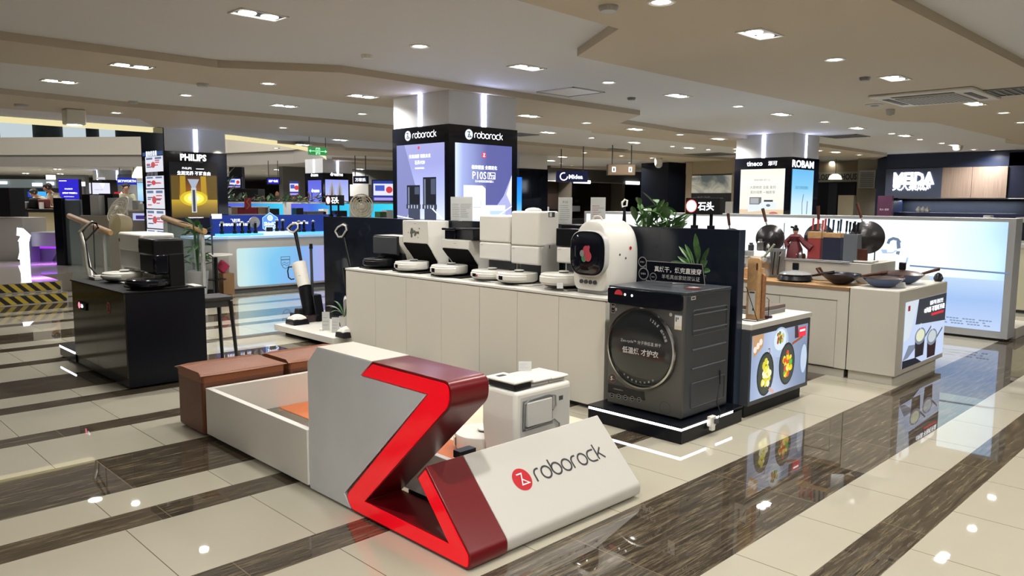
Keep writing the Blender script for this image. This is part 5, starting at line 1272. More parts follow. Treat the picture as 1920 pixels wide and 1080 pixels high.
# upright woks leaning in racks on the shelf
def hang_wok(px, py, rpx, hx, hy, X, label, ry=None, my=0.0):
    c_ = PX(px, py, X); r = (PX(px, py-rpx, X)-c_).length
    t = thing('hanging_wok', (c_.x, c_.y, zr_), label, 'wok')
    q = Vector((-1, -.55, .12)).normalized().to_track_quat('Z', 'Y').to_matrix().to_4x4()
    mb = MB(); M0 = mb.M; mb.M = Matrix.Translation(c_) @ q; mb.lathe([(0, r*.42), (r*.35, r*.38), (r*.7, r*.2), (r, 0), (r*.97, -.004), (r*.68, r*.17), (r*.3, r*.34), (0, r*.38)], (0, 0, 0), M_wokc, 36); mb.M = M0; mb.build('wok_bowl', t, smooth=True)
    h1 = PX(hx, hy, X); d = (h1-c_).normalized(); a_ = c_+d*r*.97
    mb = MB(); mb.tube([a_, a_.lerp(h1, .25)], .008, M_steel, 8); mb.tube([a_.lerp(h1, .22), h1], [.014, .017], M_dwood, 10); mb.build('handle', t, smooth=True)
    mb = MB(); zz = max(zr_, c_.z-r); mb.tube([(c_.x+.05, c_.y+.06, zr_), (c_.x+.05, c_.y+.06, c_.z), (c_.x+.05, c_.y-.06, c_.z), (c_.x+.05, c_.y-.06, zr_)], .006, M_black, 6); mb.build('wire_stand', t)
    return t
hang_wok(1444, 447, 26, 1430, 391, 7.60, 'upright dark wok with handle up, second from the left behind the island')
hang_wok(1371, 452, 24, 1365, 400, 7.65, 'upright wok mostly hidden by the partition, only rim and handle showing')
hang_wok(1536, 446, 27, 1534, 386, 7.86, 'upright wok standing behind the red knife block')
hang_wok(1626, 445, 31, 1607, 381, 7.66, 'largest upright wok at the right end of the shelf')
def knife_block(X, q, top, label, m_body, m_h, n, hpx, htop, hbot, wood=True, glassy=False):
    a_, b_, c_, d_ = rng('X', X, *q); dep = .12
    t = thing('knife_block', (X+dep/2, (a_+b_)/2, zr_), label, 'knife block')
    zt_ = PX((q[0]+q[2])/2, top, X).z
    mb = MB(); mb.box(X, X+dep, a_, b_, zr_, d_, m_body); mb.build('body', t, bevel=.003)
    if wood: mb = MB(); mb.box(X-.003, X+dep+.003, a_-.003, b_+.003, d_, zt_, M_bamboo); mb.build('wooden_top', t, bevel=.002)
    for k in range(n):
        px = hpx[0]+(hpx[1]-hpx[0])*k/(n-1); y_ = PX(px, hbot, X).y; z0, z1 = zt_ if wood else d_, PX(px, htop+((k*7) % 5)-1, X).z
        xx = X+.03+.018*(k % 3)
        mb = MB(); mb.tube([(xx, y_, z0), (xx, y_+.001, z0+.02)], .005, M_chrome, 6); mb.tube([(xx, y_, z0+.02), (xx, y_-.002, (z0+z1)/2), (xx, y_-.004, z1)], [.010, .0085, .011], m_h, 8); mb.build('knife_handle', t, smooth=True)
    return t
M_kred = mat('knife_red', S(185, 75, 70), .35); M_knavy = mat('knife_navy', S(28, 40, 62), .35)
knife_block(7.50, (1514, 447, 1537.5, 481), 434.5, 'red knife block with wooden top and red handled knives', mat('block_red', S(158, 62, 62), .5), M_kred, 4, (1521, 1544), 410, 434)
knife_block(7.50, (1542.5, 445.5, 1575, 482), 437, 'navy knife block with wooden top and dark handled knives', mat('block_navy', S(28, 34, 58), .5), M_knavy, 4, (1550, 1573), 411, 437)
knife_block(7.48, (1581, 439, 1607, 485), 439, 'steel and clear acrylic knife holder with dark knives', mat('acrylic_holder', (0.35, 0.38, 0.42), .12, metal=.6), M_black, 5, (1584, 1604), 415, 438, wood=False)
# doll figure with red robe (a small statue)
X_ = 7.52; c_ = PX(1490, 475, X_); k_ = (PX(1490, 425, X_).z-zr_)/.17
t = thing('costume_figurine', (X_, c_.y, zr_), 'small figurine in a dark red robe with black topknot on the shelf', 'figurine')
mb = MB(); B_ = Vector((X_, c_.y, zr_)); MR = mat('robe_red', S(96, 30, 38), .6)
mb.lathe([(.045*k_, 0), (.04*k_, .05*k_), (.022*k_, .09*k_), (.034*k_, .118*k_), (.026*k_, .128*k_), (.008*k_, .132*k_)], B_, MR, 18)
mb.tube([B_+Vector((0, .02*k_, .115*k_)), B_+Vector((-.02, .045*k_, .085*k_)), B_+Vector((-.03, .03*k_, .06*k_))], [.014*k_, .016*k_, .02*k_], MR, 8)
mb.tube([B_+Vector((0, -.02*k_, .115*k_)), B_+Vector((-.01, -.06*k_, .08*k_)), B_+Vector((-.02, -.10*k_, .055*k_))], [.014*k_, .018*k_, .022*k_], MR, 8); mb.build('robe', t, smooth=True)
mb = MB(); mb.lathe([(0, .128*k_), (.008*k_, .13*k_), (.014*k_, .142*k_), (.013*k_, .154*k_), (0, .16*k_)], B_, M_skin, 14); mb.build('head', t, smooth=True)
mb = MB(); mb.lathe([(.0145*k_, .148*k_), (.016*k_, .155*k_), (.012*k_, .165*k_), (0, .168*k_)], B_, M_black, 12); mb.lathe([(0, .163*k_), (.009*k_, .168*k_), (.007*k_, .178*k_), (0, .18*k_)], B_, M_black, 10); mb.tube([B_+Vector((0, .012*k_, .165*k_)), B_+Vector((0, .028*k_, .168*k_))], .006*k_, M_black, 6); mb.build('hair', t, smooth=True)
# steel shakers and jars in front of the figurine
def jar(px, py, X, r, h, label, m_=M_steel, name='spice_jar', cat='jar', z=None):
    p = PX(px, py, X); mb = MB(); mb.lathe([(r*.9, 0), (r, .004), (r, h*.72), (r*.75, h*.8), (r*.78, h*.96), (r*.5, h), (0, h)], (X, p.y, z or zr_), m_, 16); return tag(mb.build(name, smooth=True), label, cat)
jar(1484, 475, 7.46, .017, .07, 'leftmost of three small steel jars before the figurine'); jar(1493, 476, 7.47, .015, .06, 'middle of three small steel jars before the figurine'); jar(1501, 475, 7.46, .018, .075, 'rightmost of three small steel jars before the figurine')
jar(1507, 474, 7.50, .02, .05, 'brown jar beside the red knife block', M_dwood)
# left hand clutter: utensil crock, stands, glass containers
def cluster(items):
    for (nm, cat, lab, px, ytop, ybot, X, r, m_, kind) in items:
        p0, p1 = PX(px, ybot, X), PX(px, ytop, X); z0 = max(zi_+.002, p0.z); h = p1.z-z0
        mb = MB()
        if kind == 'jar': mb.lathe([(r*.8, 0), (r, h*.1), (r, h*.7), (r*.6, h*.82), (r*.65, h), (0, h)], (X, p0.y, z0), m_, 16)
        elif kind == 'tool': mb.tube([(X, p0.y, z0), (X, p1.y, z0+h*.7)], .004, m_, 6); mb.lathe([(0, h*.68), (r, h*.76), (r*.9, h*.95), (0, h)], (X, p1.y, z0), m_, 10, sx=.3)
        tag(mb.build(nm, smooth=True), lab, cat)
cluster([('storage_jar', 'jar', 'dark jar left of the upright wok on the shelf', 1408, 455, 470, 7.5, .03, M_dgrey, 'jar'), ('mortar', 'jar', 'steel mortar on a wooden foot before the upright wok', 1425, 448, 470, 7.5, .035, M_steel, 'jar'),
 ('steel_shaker', 'jar', 'small bright steel shaker right of the mortar', 1440, 455, 473, 7.5, .02, M_chrome, 'jar')])
t = thing('utensil_set', (7.35, PX(1452, 510, 7.35).y, zi_+.002), 'grey utensil board with green handled ladle and tools hanging behind the pans', 'utensils')
a_, b_, c2, d2 = rng('X', 7.40, 1443, 466, 1471, 512)
mb = MB(); mb.M = Matrix.Translation((7.40, 0, 0)); mb.prism([(a_, zi_+.002), (b_, zi_+.002), (b_-.0, d2), (a_+.0, d2)], 'x', 0, .02, M_mgrey); mb.build('backboard', t, bevel=.003)
def tl_(p, q, X, r, m_): 
    mb = MB(); mb.tube([PX(*p, X), PX(*q, X)], r, m_, 8); return mb
mb = tl_((1452, 458), (1432, 483), 7.33, .011, mat('sage_green', S(150, 165, 140), .4)); mb.build('ladle_handle', t, smooth=True)
mb = MB(); c_ = PX(1432, 492, 7.32); revolve(mb, [(0, 0), (.05, .012), (.072, .04), (.068, .04), (.045, .014), (0, .004)], c_+Vector((0, 0, -.03)), M_steel, Matrix.Rotation(.9, 4, 'Y')); mb.build('ladle_bowl', t, smooth=True)
mb = tl_((1476, 463), (1462, 480), 7.33, .008, M_steel); mb.build('tool_handle', t)
for k in range(4):
    mb = tl_((1448+5*k, 472), (1443+5*k, 515), 7.36, .006, M_black if k % 2 else M_steel); mb.build('tool', t, smooth=True)
mb = tl_((1471, 418), (1468, 468), 7.5, .004, M_dgrey); tag(mb.build('tall_skimmer'), 'thin dark tall skimmer standing between upright wok and figurine', 'utensil')
for k, (px, py, rr_) in enumerate(((1425, 486, .05), (1404, 475, .05))):
    mb = MB(); p = PX(px, py, 7.45); mb.lathe([(0, 0), (rr_, .0), (rr_*1.05, .05), (rr_*.95, .055), (0, .05)], (7.45, p.y, zi_+.002 if k == 0 else zr_), mat('glass_bowl', (.5, .52, .5), .06, metal=.3), 20); tag(mb.build('glass_bowl', smooth=True), ['glass bowl beside the ladle on the island', 'glass bowl at the left end of the raised shelf'][k], 'bowl')
mb = MB(); a_, b_, c2, d2 = rng('X', 7.5, 1608, 467, 1626, 484); mb.box(7.5, 7.52, a_, b_, zr_, d2, M_dwood); tag(mb.build('wooden_plaque', bevel=.002), 'small dark wooden plaque before the largest wok', 'plaque')
mb = MB(); a_, b_, c2, d2 = rng('X', 7.5, 1604, 480, 1640, 486); mb.box(7.46, 7.6, a_, b_, zr_, zr_+.012, M_paper); tag(mb.build('white_leaflet'), 'flat white leaflet at the right end of the raised shelf', 'leaflet')
for k in range(3):
    mb = MB(); yk = 3.72+.22*k; mb.box(7.12+.02*k, 7.28+.02*k, yk, yk+.15, zi_, zi_+.10+.03*k, [M_bamboo, M_mgrey, M_dwood][k]); tag(mb.build('boxed_cookware', bevel=.003), ['pale box on the hidden left end of the island', 'grey box on the hidden left end of the island', 'brown box on the hidden left end of the island'][k], 'box')

# ================================================================== long light-box wall behind the island
XL = 10.265
yL0 = 2.217; yL1 = 8.6
t = thing('lightbox_wall', (XL+.15, 5.4, 0), 'long low illuminated white and pale blue advertising wall behind the island', 'light box')
mb = MB(); mb.box(XL, XL+.30, yL0, yL1, 0.03, 1.427, mat('lightbox_frame_grey', (0.40, 0.41, 0.43), .4)); mb.build('frame', t, bevel=.004)
mb = MB(); mb.box(XL+.03, XL+.27, yL0+.04, yL1-.04, 0, .03, M_black); mb.build('base', t)
F = frX(XL-.001, 0, 0); u1 = -yL0-.075; u0 = -yL1+.05; vb = .115; vt = 1.385
g1 = gradient_glow('sky_print', [(0, (165, 200, 242)), (.05, (205, 238, 255)), (.16, (230, 250, 255)), (1, (248, 252, 255))], 1, 2.25, 6.6, 1.15, .10)
mb = MB(); mb.frect(F, u0, u1, vb, vt, g1, .002)
g2 = gradient_glow('floor_print', [(0, (190, 210, 245)), (.5, (160, 192, 240)), (.8, (185, 212, 246)), (1, (205, 226, 250))], 2, .1, .80, .95, .2)
vh = onX(1800, 521, XL)[1]
mb.frect(F, u0, u1, vb, vh, g2, .003)
pa, pb = onX(1706, 498, XL), onX(1892, 513, XL); mb.ribbon(F, [pa, (pb[0], pb[1])], .02, G('grey_line', (105, 130, 165), 1), .0045)
# hazy head with hair arc, neck and a ladle
hc = onX(1675, 460, XL); s_ = .1
arcp = [onX(*q, XL) for q in ((1665, 457), (1668, 450), (1675, 447), (1683, 449), (1688, 455))]
mb.ribbon(F, arcp, .035, G('hair_grey', (105, 120, 145), 1), .004)
mb.fr(F, [onX(*q, XL) for q in ((1681, 452), (1688, 454), (1689, 465), (1682, 467))], G('hair_grey', (105, 120, 145)), .0041)
mb.fr(F, [onX(*q, XL) for q in ((1652, 468), (1663, 468), (1664, 475), (1655, 475))], G('ladle_blue', (170, 195, 230)), .004)
mb.ribbon(F, [onX(*q, XL) for q in ((1663, 474), (1674, 474), (1681, 469))], .012, G('ladle_blue', (170, 195, 230)), .004)
mb.fr(F, [onX(*q, XL) for q in ((1681, 471), (1688, 471), (1686, 478), (1680, 476))], G('collar_grey', (115, 130, 150)), .004)
mb.ribbon(F, [onX(*q, XL) for q in ((1702, 483), (1699, 494), (1695, 498))], .02, G('ladle_blue', (170, 195, 230)), .004)
for k, (v_, a_, b_) in enumerate(((.225, 2.35, 3.45), (.195, 2.45, 3.15), (.165, 2.4, 2.9))):
    n = int((b_-a_)/.035)
    for j in range(n):
        if (j*7+k*3) % 5 == 0: continue
        mb.frect(F, -(a_+.035*j+.028), -(a_+.035*j), v_-.007, v_+.007, G('smallprint', (120, 140, 170)), .004)
mb.build('lit_print', t)
mb = MB(); mb.box(10.58, 11.35, 2.2, 3.2, 0, .13, M_isl); tag(mb.build('low_base', bevel=.003), 'low pale base behind the right end of the light box wall', 'plinth')

# ================================================================== light boxes on the robot column
XK = 5.287; YK = 6.287
t = thing('column_lightbox', (XK, 6.78, 1.3), 'lit poster on the left face of the robot column showing two black towers', 'light box')
F = frX(XK, 0, 0)
def header(F, on, val, qz, q0, q1, m_=M_sign):
    mb = MB(); u, v = on(*qz, val); ua, va = on(*q0, val); ub, vb_ = on(*q1, val)
    r = .055; zmark(mb, F, u, v, r, glow('sign_disc', (225, 232, 245), 1.1), M_ink, .003, zw=.17); wordmark(mb, F, ua, v-.03, (ub-ua)/8.3, m_, .003, .16); return mb
header(F, onX, XK, (765, 255), (774, 258), (818, 250)).build('header_logo', t)
u0, _ = onX(745, 340, XK); u1, _ = onX(834, 340, XK); _, vt = onX(789, 270, XK); vb = 1.36
mb = MB(); mb.frect(F, u0, u1, vb, vt, gradient_glow('poster_left', [(0, (225, 235, 255)), (.35, (185, 195, 250)), (.75, (160, 165, 225)), (1, (165, 168, 220))], 2, vb, vt, 1.05, .15), .004)
W_ = u1-u0; Hh = vt-vb
mb.fr(F, [(u0, vt), (u0+W_*.17, vt), (u0+W_*.42, vb+Hh*.42), (u0+W_*.2, vb), (u0, vb)], G('poster_shade', (135, 140, 195)), .0045)
def tower(cu_, w_, v0, v1):
    mb.frect(F, cu_-w_/2, cu_+w_/2, v0+.10*Hh, v1, G('tower_black', (28, 32, 42)), .005); mb.frect(F, cu_-w_*.42, cu_-w_*.30, v0+.12*Hh, v1-.02, G('tower_edge', (120, 130, 155)), .0055)
    mb.frect(F, cu_+w_*.1, cu_+w_*.45, v0+.25*Hh, v1-.02, G('tower_panel', (80, 88, 108)), .0055); mb.frect(F, cu_-w_*.55, cu_+w_*.55, v0+.06*Hh, v0+.12*Hh, G('tower_mid', (60, 66, 82)), .0058)
    mb.frect(F, cu_-w_*.4, cu_+w_*.5, v0-.08*Hh, v0+.06*Hh, G('tower_refl', (70, 76, 98)), .005)
    for k in range(4): mb.frect(F, cu_-w_*.4+w_*.22*k, cu_-w_*.32+w_*.22*k, v0+.065*Hh, v0+.11*Hh, G('tower_lights', (190, 200, 225)), .0062)
tower(u0+W_*.36, W_*.28, vb+Hh*.10, vb+Hh*.47); tower(u0+W_*.70, W_*.27, vb+Hh*.10, vb+Hh*.57)
mb.ribbon(F, [(u0, vb+Hh*.06), (u0+W_*.45, vb+Hh*.0+.01)], .012, G('streak', (240, 245, 255), 1.6), .007); mb.ribbon(F, [(u0+W_*.75, vb+Hh*.17), (u1, vb+.01)], .014, G('streak', (240, 245, 255), 1.6), .007)
mb.fdisc(F, u0+W_*.48, vt-.04, .018, G('dot_red', (235, 60, 90), 1.2), .006, 16); mb.text(F, '先锋旗舰 领航未来', u0+W_*.50, vb+Hh*.845, M_sign, wd=W_*.45, off=.006); mb.text(F, '石头V20', u0+W_*.5, vb+Hh*.765, M_sign, wd=W_*.21, off=.006, bold=.01); mb.text(F, '自清洁扫拖机器人', u0+W_*.5, vb+Hh*.69, M_sign, wd=W_*.2, off=.006)
mb.build('lit_poster', t)
t = thing('column_lightbox', (5.8, YK, 1.3), 'lit P10S Pro poster on the right face of the robot column', 'light box')
F = frY(YK, 0, 0); header(F, onY, YK, (879, 252), (889.5, 255), (942, 256)).build('header_logo', t)
u0, _ = onY(853, 340, YK); u1, _ = onY(959, 340, YK); _, vt = onY(905, 271, YK)
W_ = u1-u0; Hh = vt-vb
mb = MB(); mb.frect(F, u0, u1, vb, vt, gradient_glow('poster_right', [(0, (215, 232, 255)), (.12, (165, 178, 232)), (.55, (92, 95, 160)), (1, (88, 92, 160))], 0, u0, u1, 1.05, .12), .004)
mb.fr(F, [(u0, vb), (u0+W_*.55, vb), (u0+W_*.3, vb+Hh*.2), (u0, vb+Hh*.2)], G('poster_pale', (215, 228, 255)), .0045)
pts = [(u0+W_*.5, vb), (u0+W_*.68, vb+Hh*.16), (u0+W_*.85, vb+Hh*.34), (u1, vb+Hh*.62), (u1, vb)]
mb.fr(F, pts, G('poster_wave', (178, 182, 232)), .0046); mb.fr(F, [(u0+W_*.9, vb+Hh*.36), (u1, vb+Hh*.62), (u1, vb+Hh*.2)], G('poster_white', (240, 246, 255)), .0047)
mb.frect(F, u0+W_*.14, u0+W_*.52, vb+Hh*.03, vb+Hh*.47, G('box_white', (250, 252, 255), 1.2), .005); mb.fr(F, [(u0+W_*.46, vb+Hh*.47), (u0+W_*.52, vb+Hh*.43), (u0+W_*.52, vb+Hh*.47)], G('poster_shade', (135, 140, 195)), .0055)
mb.ribbon(F, [(u0+W_*.30, vb+Hh*.19), (u0+W_*.43, vb+Hh*.19), (u0+W_*.44, vb+Hh*.30)], .007, G('box_line', (175, 190, 225)), .006)
mb.frect(F, u0+W_*.52, u0+W_*.88, vb+Hh*.04, vb+Hh*.215, G('box_white2', (228, 240, 255), 1.15), .0052); mb.frect(F, u0+W_*.6, u0+W_*.88, vb+Hh*.04, vb+Hh*.14, G('box_blue', (190, 215, 250), 1.05), .0054)
mb.ribbon(F, [(u0+W_*.62, vb+.01), (u1, vb+Hh*.2)], .012, G('streak', (240, 245, 255), 1.6), .0058)
mb.fdisc(F, u0+W_*.49, vt-.115, .033, G('dot_red', (235, 60, 90), 1.2), .006, 20); mb.ribbon(F, [(u0+W_*.49-.012, vt-.10), (u0+W_*.49+.01, vt-.10), (u0+W_*.49-.01, vt-.128), (u0+W_*.49+.014, vt-.128)], .007, M_sign, .007)
mb.text(F, '极致覆盖 全面进化', u0+W_*.50, vb+Hh*.705, M_sign, wd=W_*.45, off=.006, bold=.01); mb.text(F, 'P10S', u0+W_*.41, vb+Hh*.60, M_sign, wd=W_*.24, h=.08, off=.006); mb.text(F, 'Pro', u0+W_*.635, vb+Hh*.60, M_sign, wd=W_*.10, h=.055, off=.006)
mb.ribbon(F, [(u0+W_*.56, vb+Hh*.56), (u0+W_*.69, vb+Hh*.56), (u0+W_*.69, vb+Hh*.64), (u0+W_*.56, vb+Hh*.64)], .006, M_sign, .006, True); mb.text(F, '石头自清洁扫拖机器人', u0+W_*.5, vb+Hh*.525, M_sign, wd=W_*.33, off=.006)
mb.build('lit_poster', t)
mb = MB(); 
# ------------------------------------------------------------------ second white column
XT = 12.936; YT = 6.186
t = thing('column_lightbox', (XT, 6.7, 1.3), 'lit white kitchen poster with tineco lettering on the left face of the second white column', 'light box')
F = frX(XT, 0, 0); mb = MB(); u, v = onX(1415, 307, XT); mb.text(F, 'tineco', u, v, M_sign, wd=.29*1.05, off=.003, bold=.02); u, v = onX(1449, 306, XT); mb.text(F, '添可', u, v, M_sign, wd=.17, off=.003, bold=.01); mb.build('header_lettering', t)
u0, _ = onX(1388, 355, XT); u1, _ = onX(1471, 355, XT); _, vt = onX(1430, 317, XT); _, vb = onX(1430, 402, XT); W_ = u1-u0; Hh = vt-vb
mb = MB(); mb.frect(F, u0, u1, vb-.3, vt, gradient_glow('white_poster', [(0, (225, 190, 140)), (.34, (228, 205, 170)), (.36, (238, 238, 226)), (.8, (250, 250, 238)), (1, (238, 240, 226))], 2, vb-.3, vt, 1.0), .004)
mb.text(F, '大厨绝技 全能 复刻', u0+W_*.52, vb+Hh*.60, G('poster_ink', (120, 118, 110)), wd=W_*.58, off=.006); mb.text(F, '蒸炒炖煮 一触即享', u0+W_*.52, vb+Hh*.49, G('poster_ink', (120, 118, 110)), wd=W_*.56, off=.006); mb.text(F, '智能料理机 食万 3.0', u0+W_*.5, vb+Hh*.76, G('poster_ink', (120, 118, 110)), wd=W_*.36, off=.006)
mb.frect(F, u0+W_*.23, u0+W_*.5, vb+Hh*.22, vb+Hh*.38, G('machine_grey', (110, 112, 118)), .006); mb.frect(F, u0+W_*.25, u0+W_*.44, vb+Hh*.24, vb+Hh*.36, G('machine_pale', (170, 172, 176)), .0065); mb.fdisc(F, u0+W_*.65, vb+Hh*.2, W_*.2, G('pot_white', (225, 235, 245)), .007, 24, ry=Hh*.09)
mb.fr(F, [(u0+W_*.2, vb+Hh*.05), (u0+W_*.5, vb+Hh*.08), (u0+W_*.5, vb+Hh*.22), (u0+W_*.2, vb+Hh*.22)], G('pot_white', (225, 235, 245)), .0062); mb.frect(F, u0+W_*.56, u0+W_*.76, vb+Hh*.28, vb+Hh*.32, G('machine_dark', (50, 52, 60)), .0075); mb.fdisc(F, u0+W_*.66, vb+Hh*.2, W_*.05, G('machine_grey', (110, 112, 118)), .0078, 14, ry=Hh*.03); mb.fdisc(F, u0+W_*.78, vb+Hh*.02, W_*.1, G('bowl_red', (190, 110, 100)), .007, 16, ry=Hh*.04)
mb.build('lit_poster', t)
t = thing('column_lightbox', (13.5, YT, 1.3), 'narrow pale blue lit poster on the right face of the second white column', 'light box')
F = frY(YT, 0, 0); mb = MB(); u, v = onY(1507, 308, YT); mb.text(F, 'ROBAM', u-.02, v, M_sign, wd=.85, h=.13, off=.003, bold=.03)
mb.build('header_lettering', t)
u0, _ = onY(1484, 355, YT); u1, _ = onY(1524, 355, YT); _, vt = onY(1504, 318, YT); _, vb = onY(1504, 402, YT); W_ = u1-u0; Hh = vt-vb
mb = MB(); mb.frect(F, u0, u1, vb-.3, vt, gradient_glow('blue_poster', [(0, (225, 240, 245)), (.45, (200, 228, 240)), (.7, (130, 200, 235)), (1, (100, 180, 232))], 2, vb-.3, vt, 1.05, .1), .004)
mb.text(F, '双动力除味防缠绕', u0+W_*.45, vb+Hh*.6, G('blue_ink', (60, 110, 150)), wd=W_*.6, off=.006); mb.ribbon(F, [(u0+W_*.55, vb+Hh*.45), (u0+W_*.5, vb+Hh*.25), (u0+W_*.52, vb)], .02, G('wand', (70, 80, 95)), .006); mb.ribbon(F, [(u0+W_*.75, vb+Hh*.3), (u0+W_*.73, vb)], .025, G('wand', (70, 80, 95)), .006)
mb.build('lit_poster', t)

# ------------------------------------------------------------------ shaver column
YP = 13.386
t = thing('column_lightbox', (5.6, YP, 1.3), 'black and gold lit shaver poster under white PHILIPS lettering', 'light box')
F = frY(YP, 0, 0); mb = MB(); u, v = onY(362.5, 295.5, YP); u2, _ = onY(387, 295, YP); u3, _ = onY(338, 295, YP); mb.text(F, 'PHILIPS', u, v, M_sign, wd=u2-u3, h=.115, off=.004, bold=.035); mb.build('header_lettering', t)
u0, _ = onY(321, 365, YP); u1, _ = onY(407, 365, YP); _, vt = onY(364, 305, YP); _, v1 = onY(364, 328, YP); _, vb = onY(364, 408, YP); W_ = u1-u0; Hh = v1-vb
mb = MB(); mb.frect(F, u0-.02, u1+.02, vb-.25, vt, G('poster_black', (14, 14, 18), 1), .004)
mb.frect(F, u0, u1, vb, v1, gradient_glow('gold_poster', [(0, (70, 55, 20)), (.25, (150, 120, 40)), (.47, (205, 170, 40)), (.55, (150, 90, 20)), (1, (45, 28, 22))], 2, vb, v1, 1.0, .1), .005)
for (a_, b_) in ((0, .17), (.19, .31), (.64, .76), (.78, 1)): mb.frect(F, u0+W_*a_, u0+W_*b_, vb+Hh*.42, v1-.02, G('gold_pillar%d' % int(a_*10), (95, 75, 30) if a_ in (0, .78) else (175, 140, 35)), .006)
for q, c_ in ((.30, (205, 180, 40)), (.22, (245, 225, 90)), (.13, (255, 250, 190))): mb.fdisc(F, u0+W_*.48, vb+Hh*.45, W_*q, G('gold_burst%d' % int(q*100), c_, 1.1), .0062+.0005*(1-q), 28, ry=Hh*q*.6)
cu_ = u0+W_*.48
mb.frect(F, cu_-.045, cu_+.045, vb+Hh*.12, vb+Hh*.70, G('shaver_silver', (190, 195, 200)), .009); mb.frect(F, cu_-.022, cu_+.022, vb+Hh*.14, vb+Hh*.65, G('shaver_dark', (60, 62, 70)), .0095)
mb.fr(F, [(cu_-.10, vb+Hh*.90), (cu_+.10, vb+Hh*.90), (cu_+.05, vb+Hh*.76), (cu_+.035, vb+Hh*.70), (cu_-.035, vb+Hh*.70), (cu_-.05, vb+Hh*.76)], G('shaver_head', (165, 175, 195)), .0097)
mb.text(F, '生而无界 不羁自由', u0+W_*.5, onY(364, 325, YP)[1], M_sign, wd=W_*.72, off=.01, bold=.02); mb.text(F, 'PHILIPS', u0+W_*.35, onY(364, 316, YP)[1], M_sign, wd=W_*.2, off=.01); mb.frect(F, u0+W_*.55, u0+W_*.72, onY(364, 316.5, YP)[1]-.005, onY(364, 316.5, YP)[1]+.005, M_sign, .01)
mb.text(F, '飞利浦全球领先的电动剃须刀', u0+W_*.5, vb+.0, M_sign, wd=W_*.34, off=.01); mb.build('lit_poster', t)
XQ = 5.052
t = thing('price_board', (XQ, 13.9, 0), 'tall glossy black board with white price panels on the left of the shaver column', 'price board')
mb = MB(); mb.box(XQ, XQ+.012, 13.40, 14.42, 0, 2.79, M_blackg); mb.build('board', t)
F = frX(XQ, 0, 0)
def card_p(y0_, y1_, i, x0=273, x1=308):
    u0, _ = onX(x0+i*.9, (y0_+y1_)/2, XQ); u1, _ = onX(x1+i*1.2, (y0_+y1_)/2, XQ); _, vt = onX(290, y0_, XQ); _, vb = onX(290, y1_, XQ)
    u0 = max(u0, -14.36); u1 = min(u1, -13.44)
    mb = MB(); mb.frect(F, u0, u1, vb, vt, G('card_white', (225, 225, 235), .95), .003)
    rr = random.Random(i)
    for k in range(2):
        a_ = u0+(u1-u0)*(.06+.5*k); mb.frect(F, a_, a_+(u1-u0)*.36, vt-(vt-vb)*.2, vt-(vt-vb)*.07, G('card_tag', (95, 115, 150)), .005)
    for k in range(7):
        a_ = u0+(u1-u0)*rr.choice((.08, .56)); v_ = vb+(vt-vb)*rr.uniform(.1, .7); mb.frect(F, a_, a_+(u1-u0)*rr.uniform(.15, .35), v_, v_+.02, G('card_ink%d' % (k % 2), ((200, 90, 100), (90, 95, 125))[k % 2]), .0055+.0001*k)
    mb.fdisc(F, u0+(u1-u0)*.45, vb+(vt-vb)*.45, (u1-u0)*.12, G('card_red', (190, 80, 85)), .006, 14, ry=(vt-vb)*.2)
    mb.build('price_panel', t)
for i, (a_, b_) in enumerate(((293, 322), (330, 353), (355, 391), (393, 428), (430, 462))): card_p(a_, b_, i)
mb = MB(); mb.text(F, '服务价目表', -13.95, onX(290, 287.5, XQ)[1], M_sign, wd=.5, off=.004); mb.frect(F, -14.36, -13.44, onX(290, 291, XQ)[1], onX(290, 284, XQ)[1], G('header_blue', (50, 75, 125)), .002); mb.text(F, '品质 服务 保障', -13.95, onX(290, 326, XQ)[1], G('dim_ink', (130, 130, 140)), wd=.5, off=.004); mb.build('board_heading', t)
# ------------------------------------------------------------------ purple column light boxes
for (ax, val, q, lab, top, bot, txt) in (('X', 12.088, (578, 338, 603, 379), 'purple lit poster on the left face of the distant dreame column', (92, 95, 215), (110, 130, 235), '追觅'), ('Y', 20.088, (610, 337, 653, 379), 'blue white lit poster on the right face of the distant dreame column', (150, 160, 235), (205, 220, 245), '')):
    a_, b_, c_, d_ = rng(ax, val, *q)
    t = thing('column_lightbox', (val, (a_+b_)/2, c_) if ax == 'X' else ((a_+b_)/2, val, c_), lab, 'light box')
    F = frX(val, 0, 0) if ax == 'X' else frY(val, 0, 0)
    if ax == 'X': a_, b_ = -b_, -a_
    if ax == 'X': a_, b_ = max(a_, -21.05), min(b_, -20.15)
    else: a_, b_ = max(a_, 12.15), min(b_, 13.05)
    mb = MB(); mb.frect(F, a_, b_, c_-.3, d_, gradient_glow('dist_'+ax, [(0, bot), (1, top)], 2, c_-.3, d_, 1.0), .004); w_ = b_-a_
    mb.text(F, 'dreame', (a_+b_)/2, d_+.16, M_sign, wd=w_*.55, off=.003, bold=.02)
    if ax == 'X': mb.text(F, 'dreame', a_+w_*.55, d_-.3, M_sign, wd=w_*.6, off=.006, bold=.02); mb.frect(F, a_+w_*.25, a_+w_*.32, c_-.2, d_-.3, G('dark_stick', (50, 50, 90)), .006)
    else:
        for k in (.28, .62):
            mb.fr(F, [(a_+w_*(k-.12), c_-.2), (a_+w_*(k+.12), c_-.2), (a_+w_*(k+.10), c_+.35), (a_+w_*k, d_-.02), (a_+w_*(k-.10), c_+.35)], G('tower_silver', (165, 160, 165)), .006); mb.fr(F, [(a_+w_*(k-.06), c_), (a_+w_*(k+.06), c_), (a_+w_*k, d_-.12)], G('tower_deep', (100, 95, 110)), .0065)
    mb.build('lit_poster', t)
t = thing('column_lightbox', (14.0, 13.286, 1.2), 'narrow bright blue lit panel just right of the robot column', 'light box')
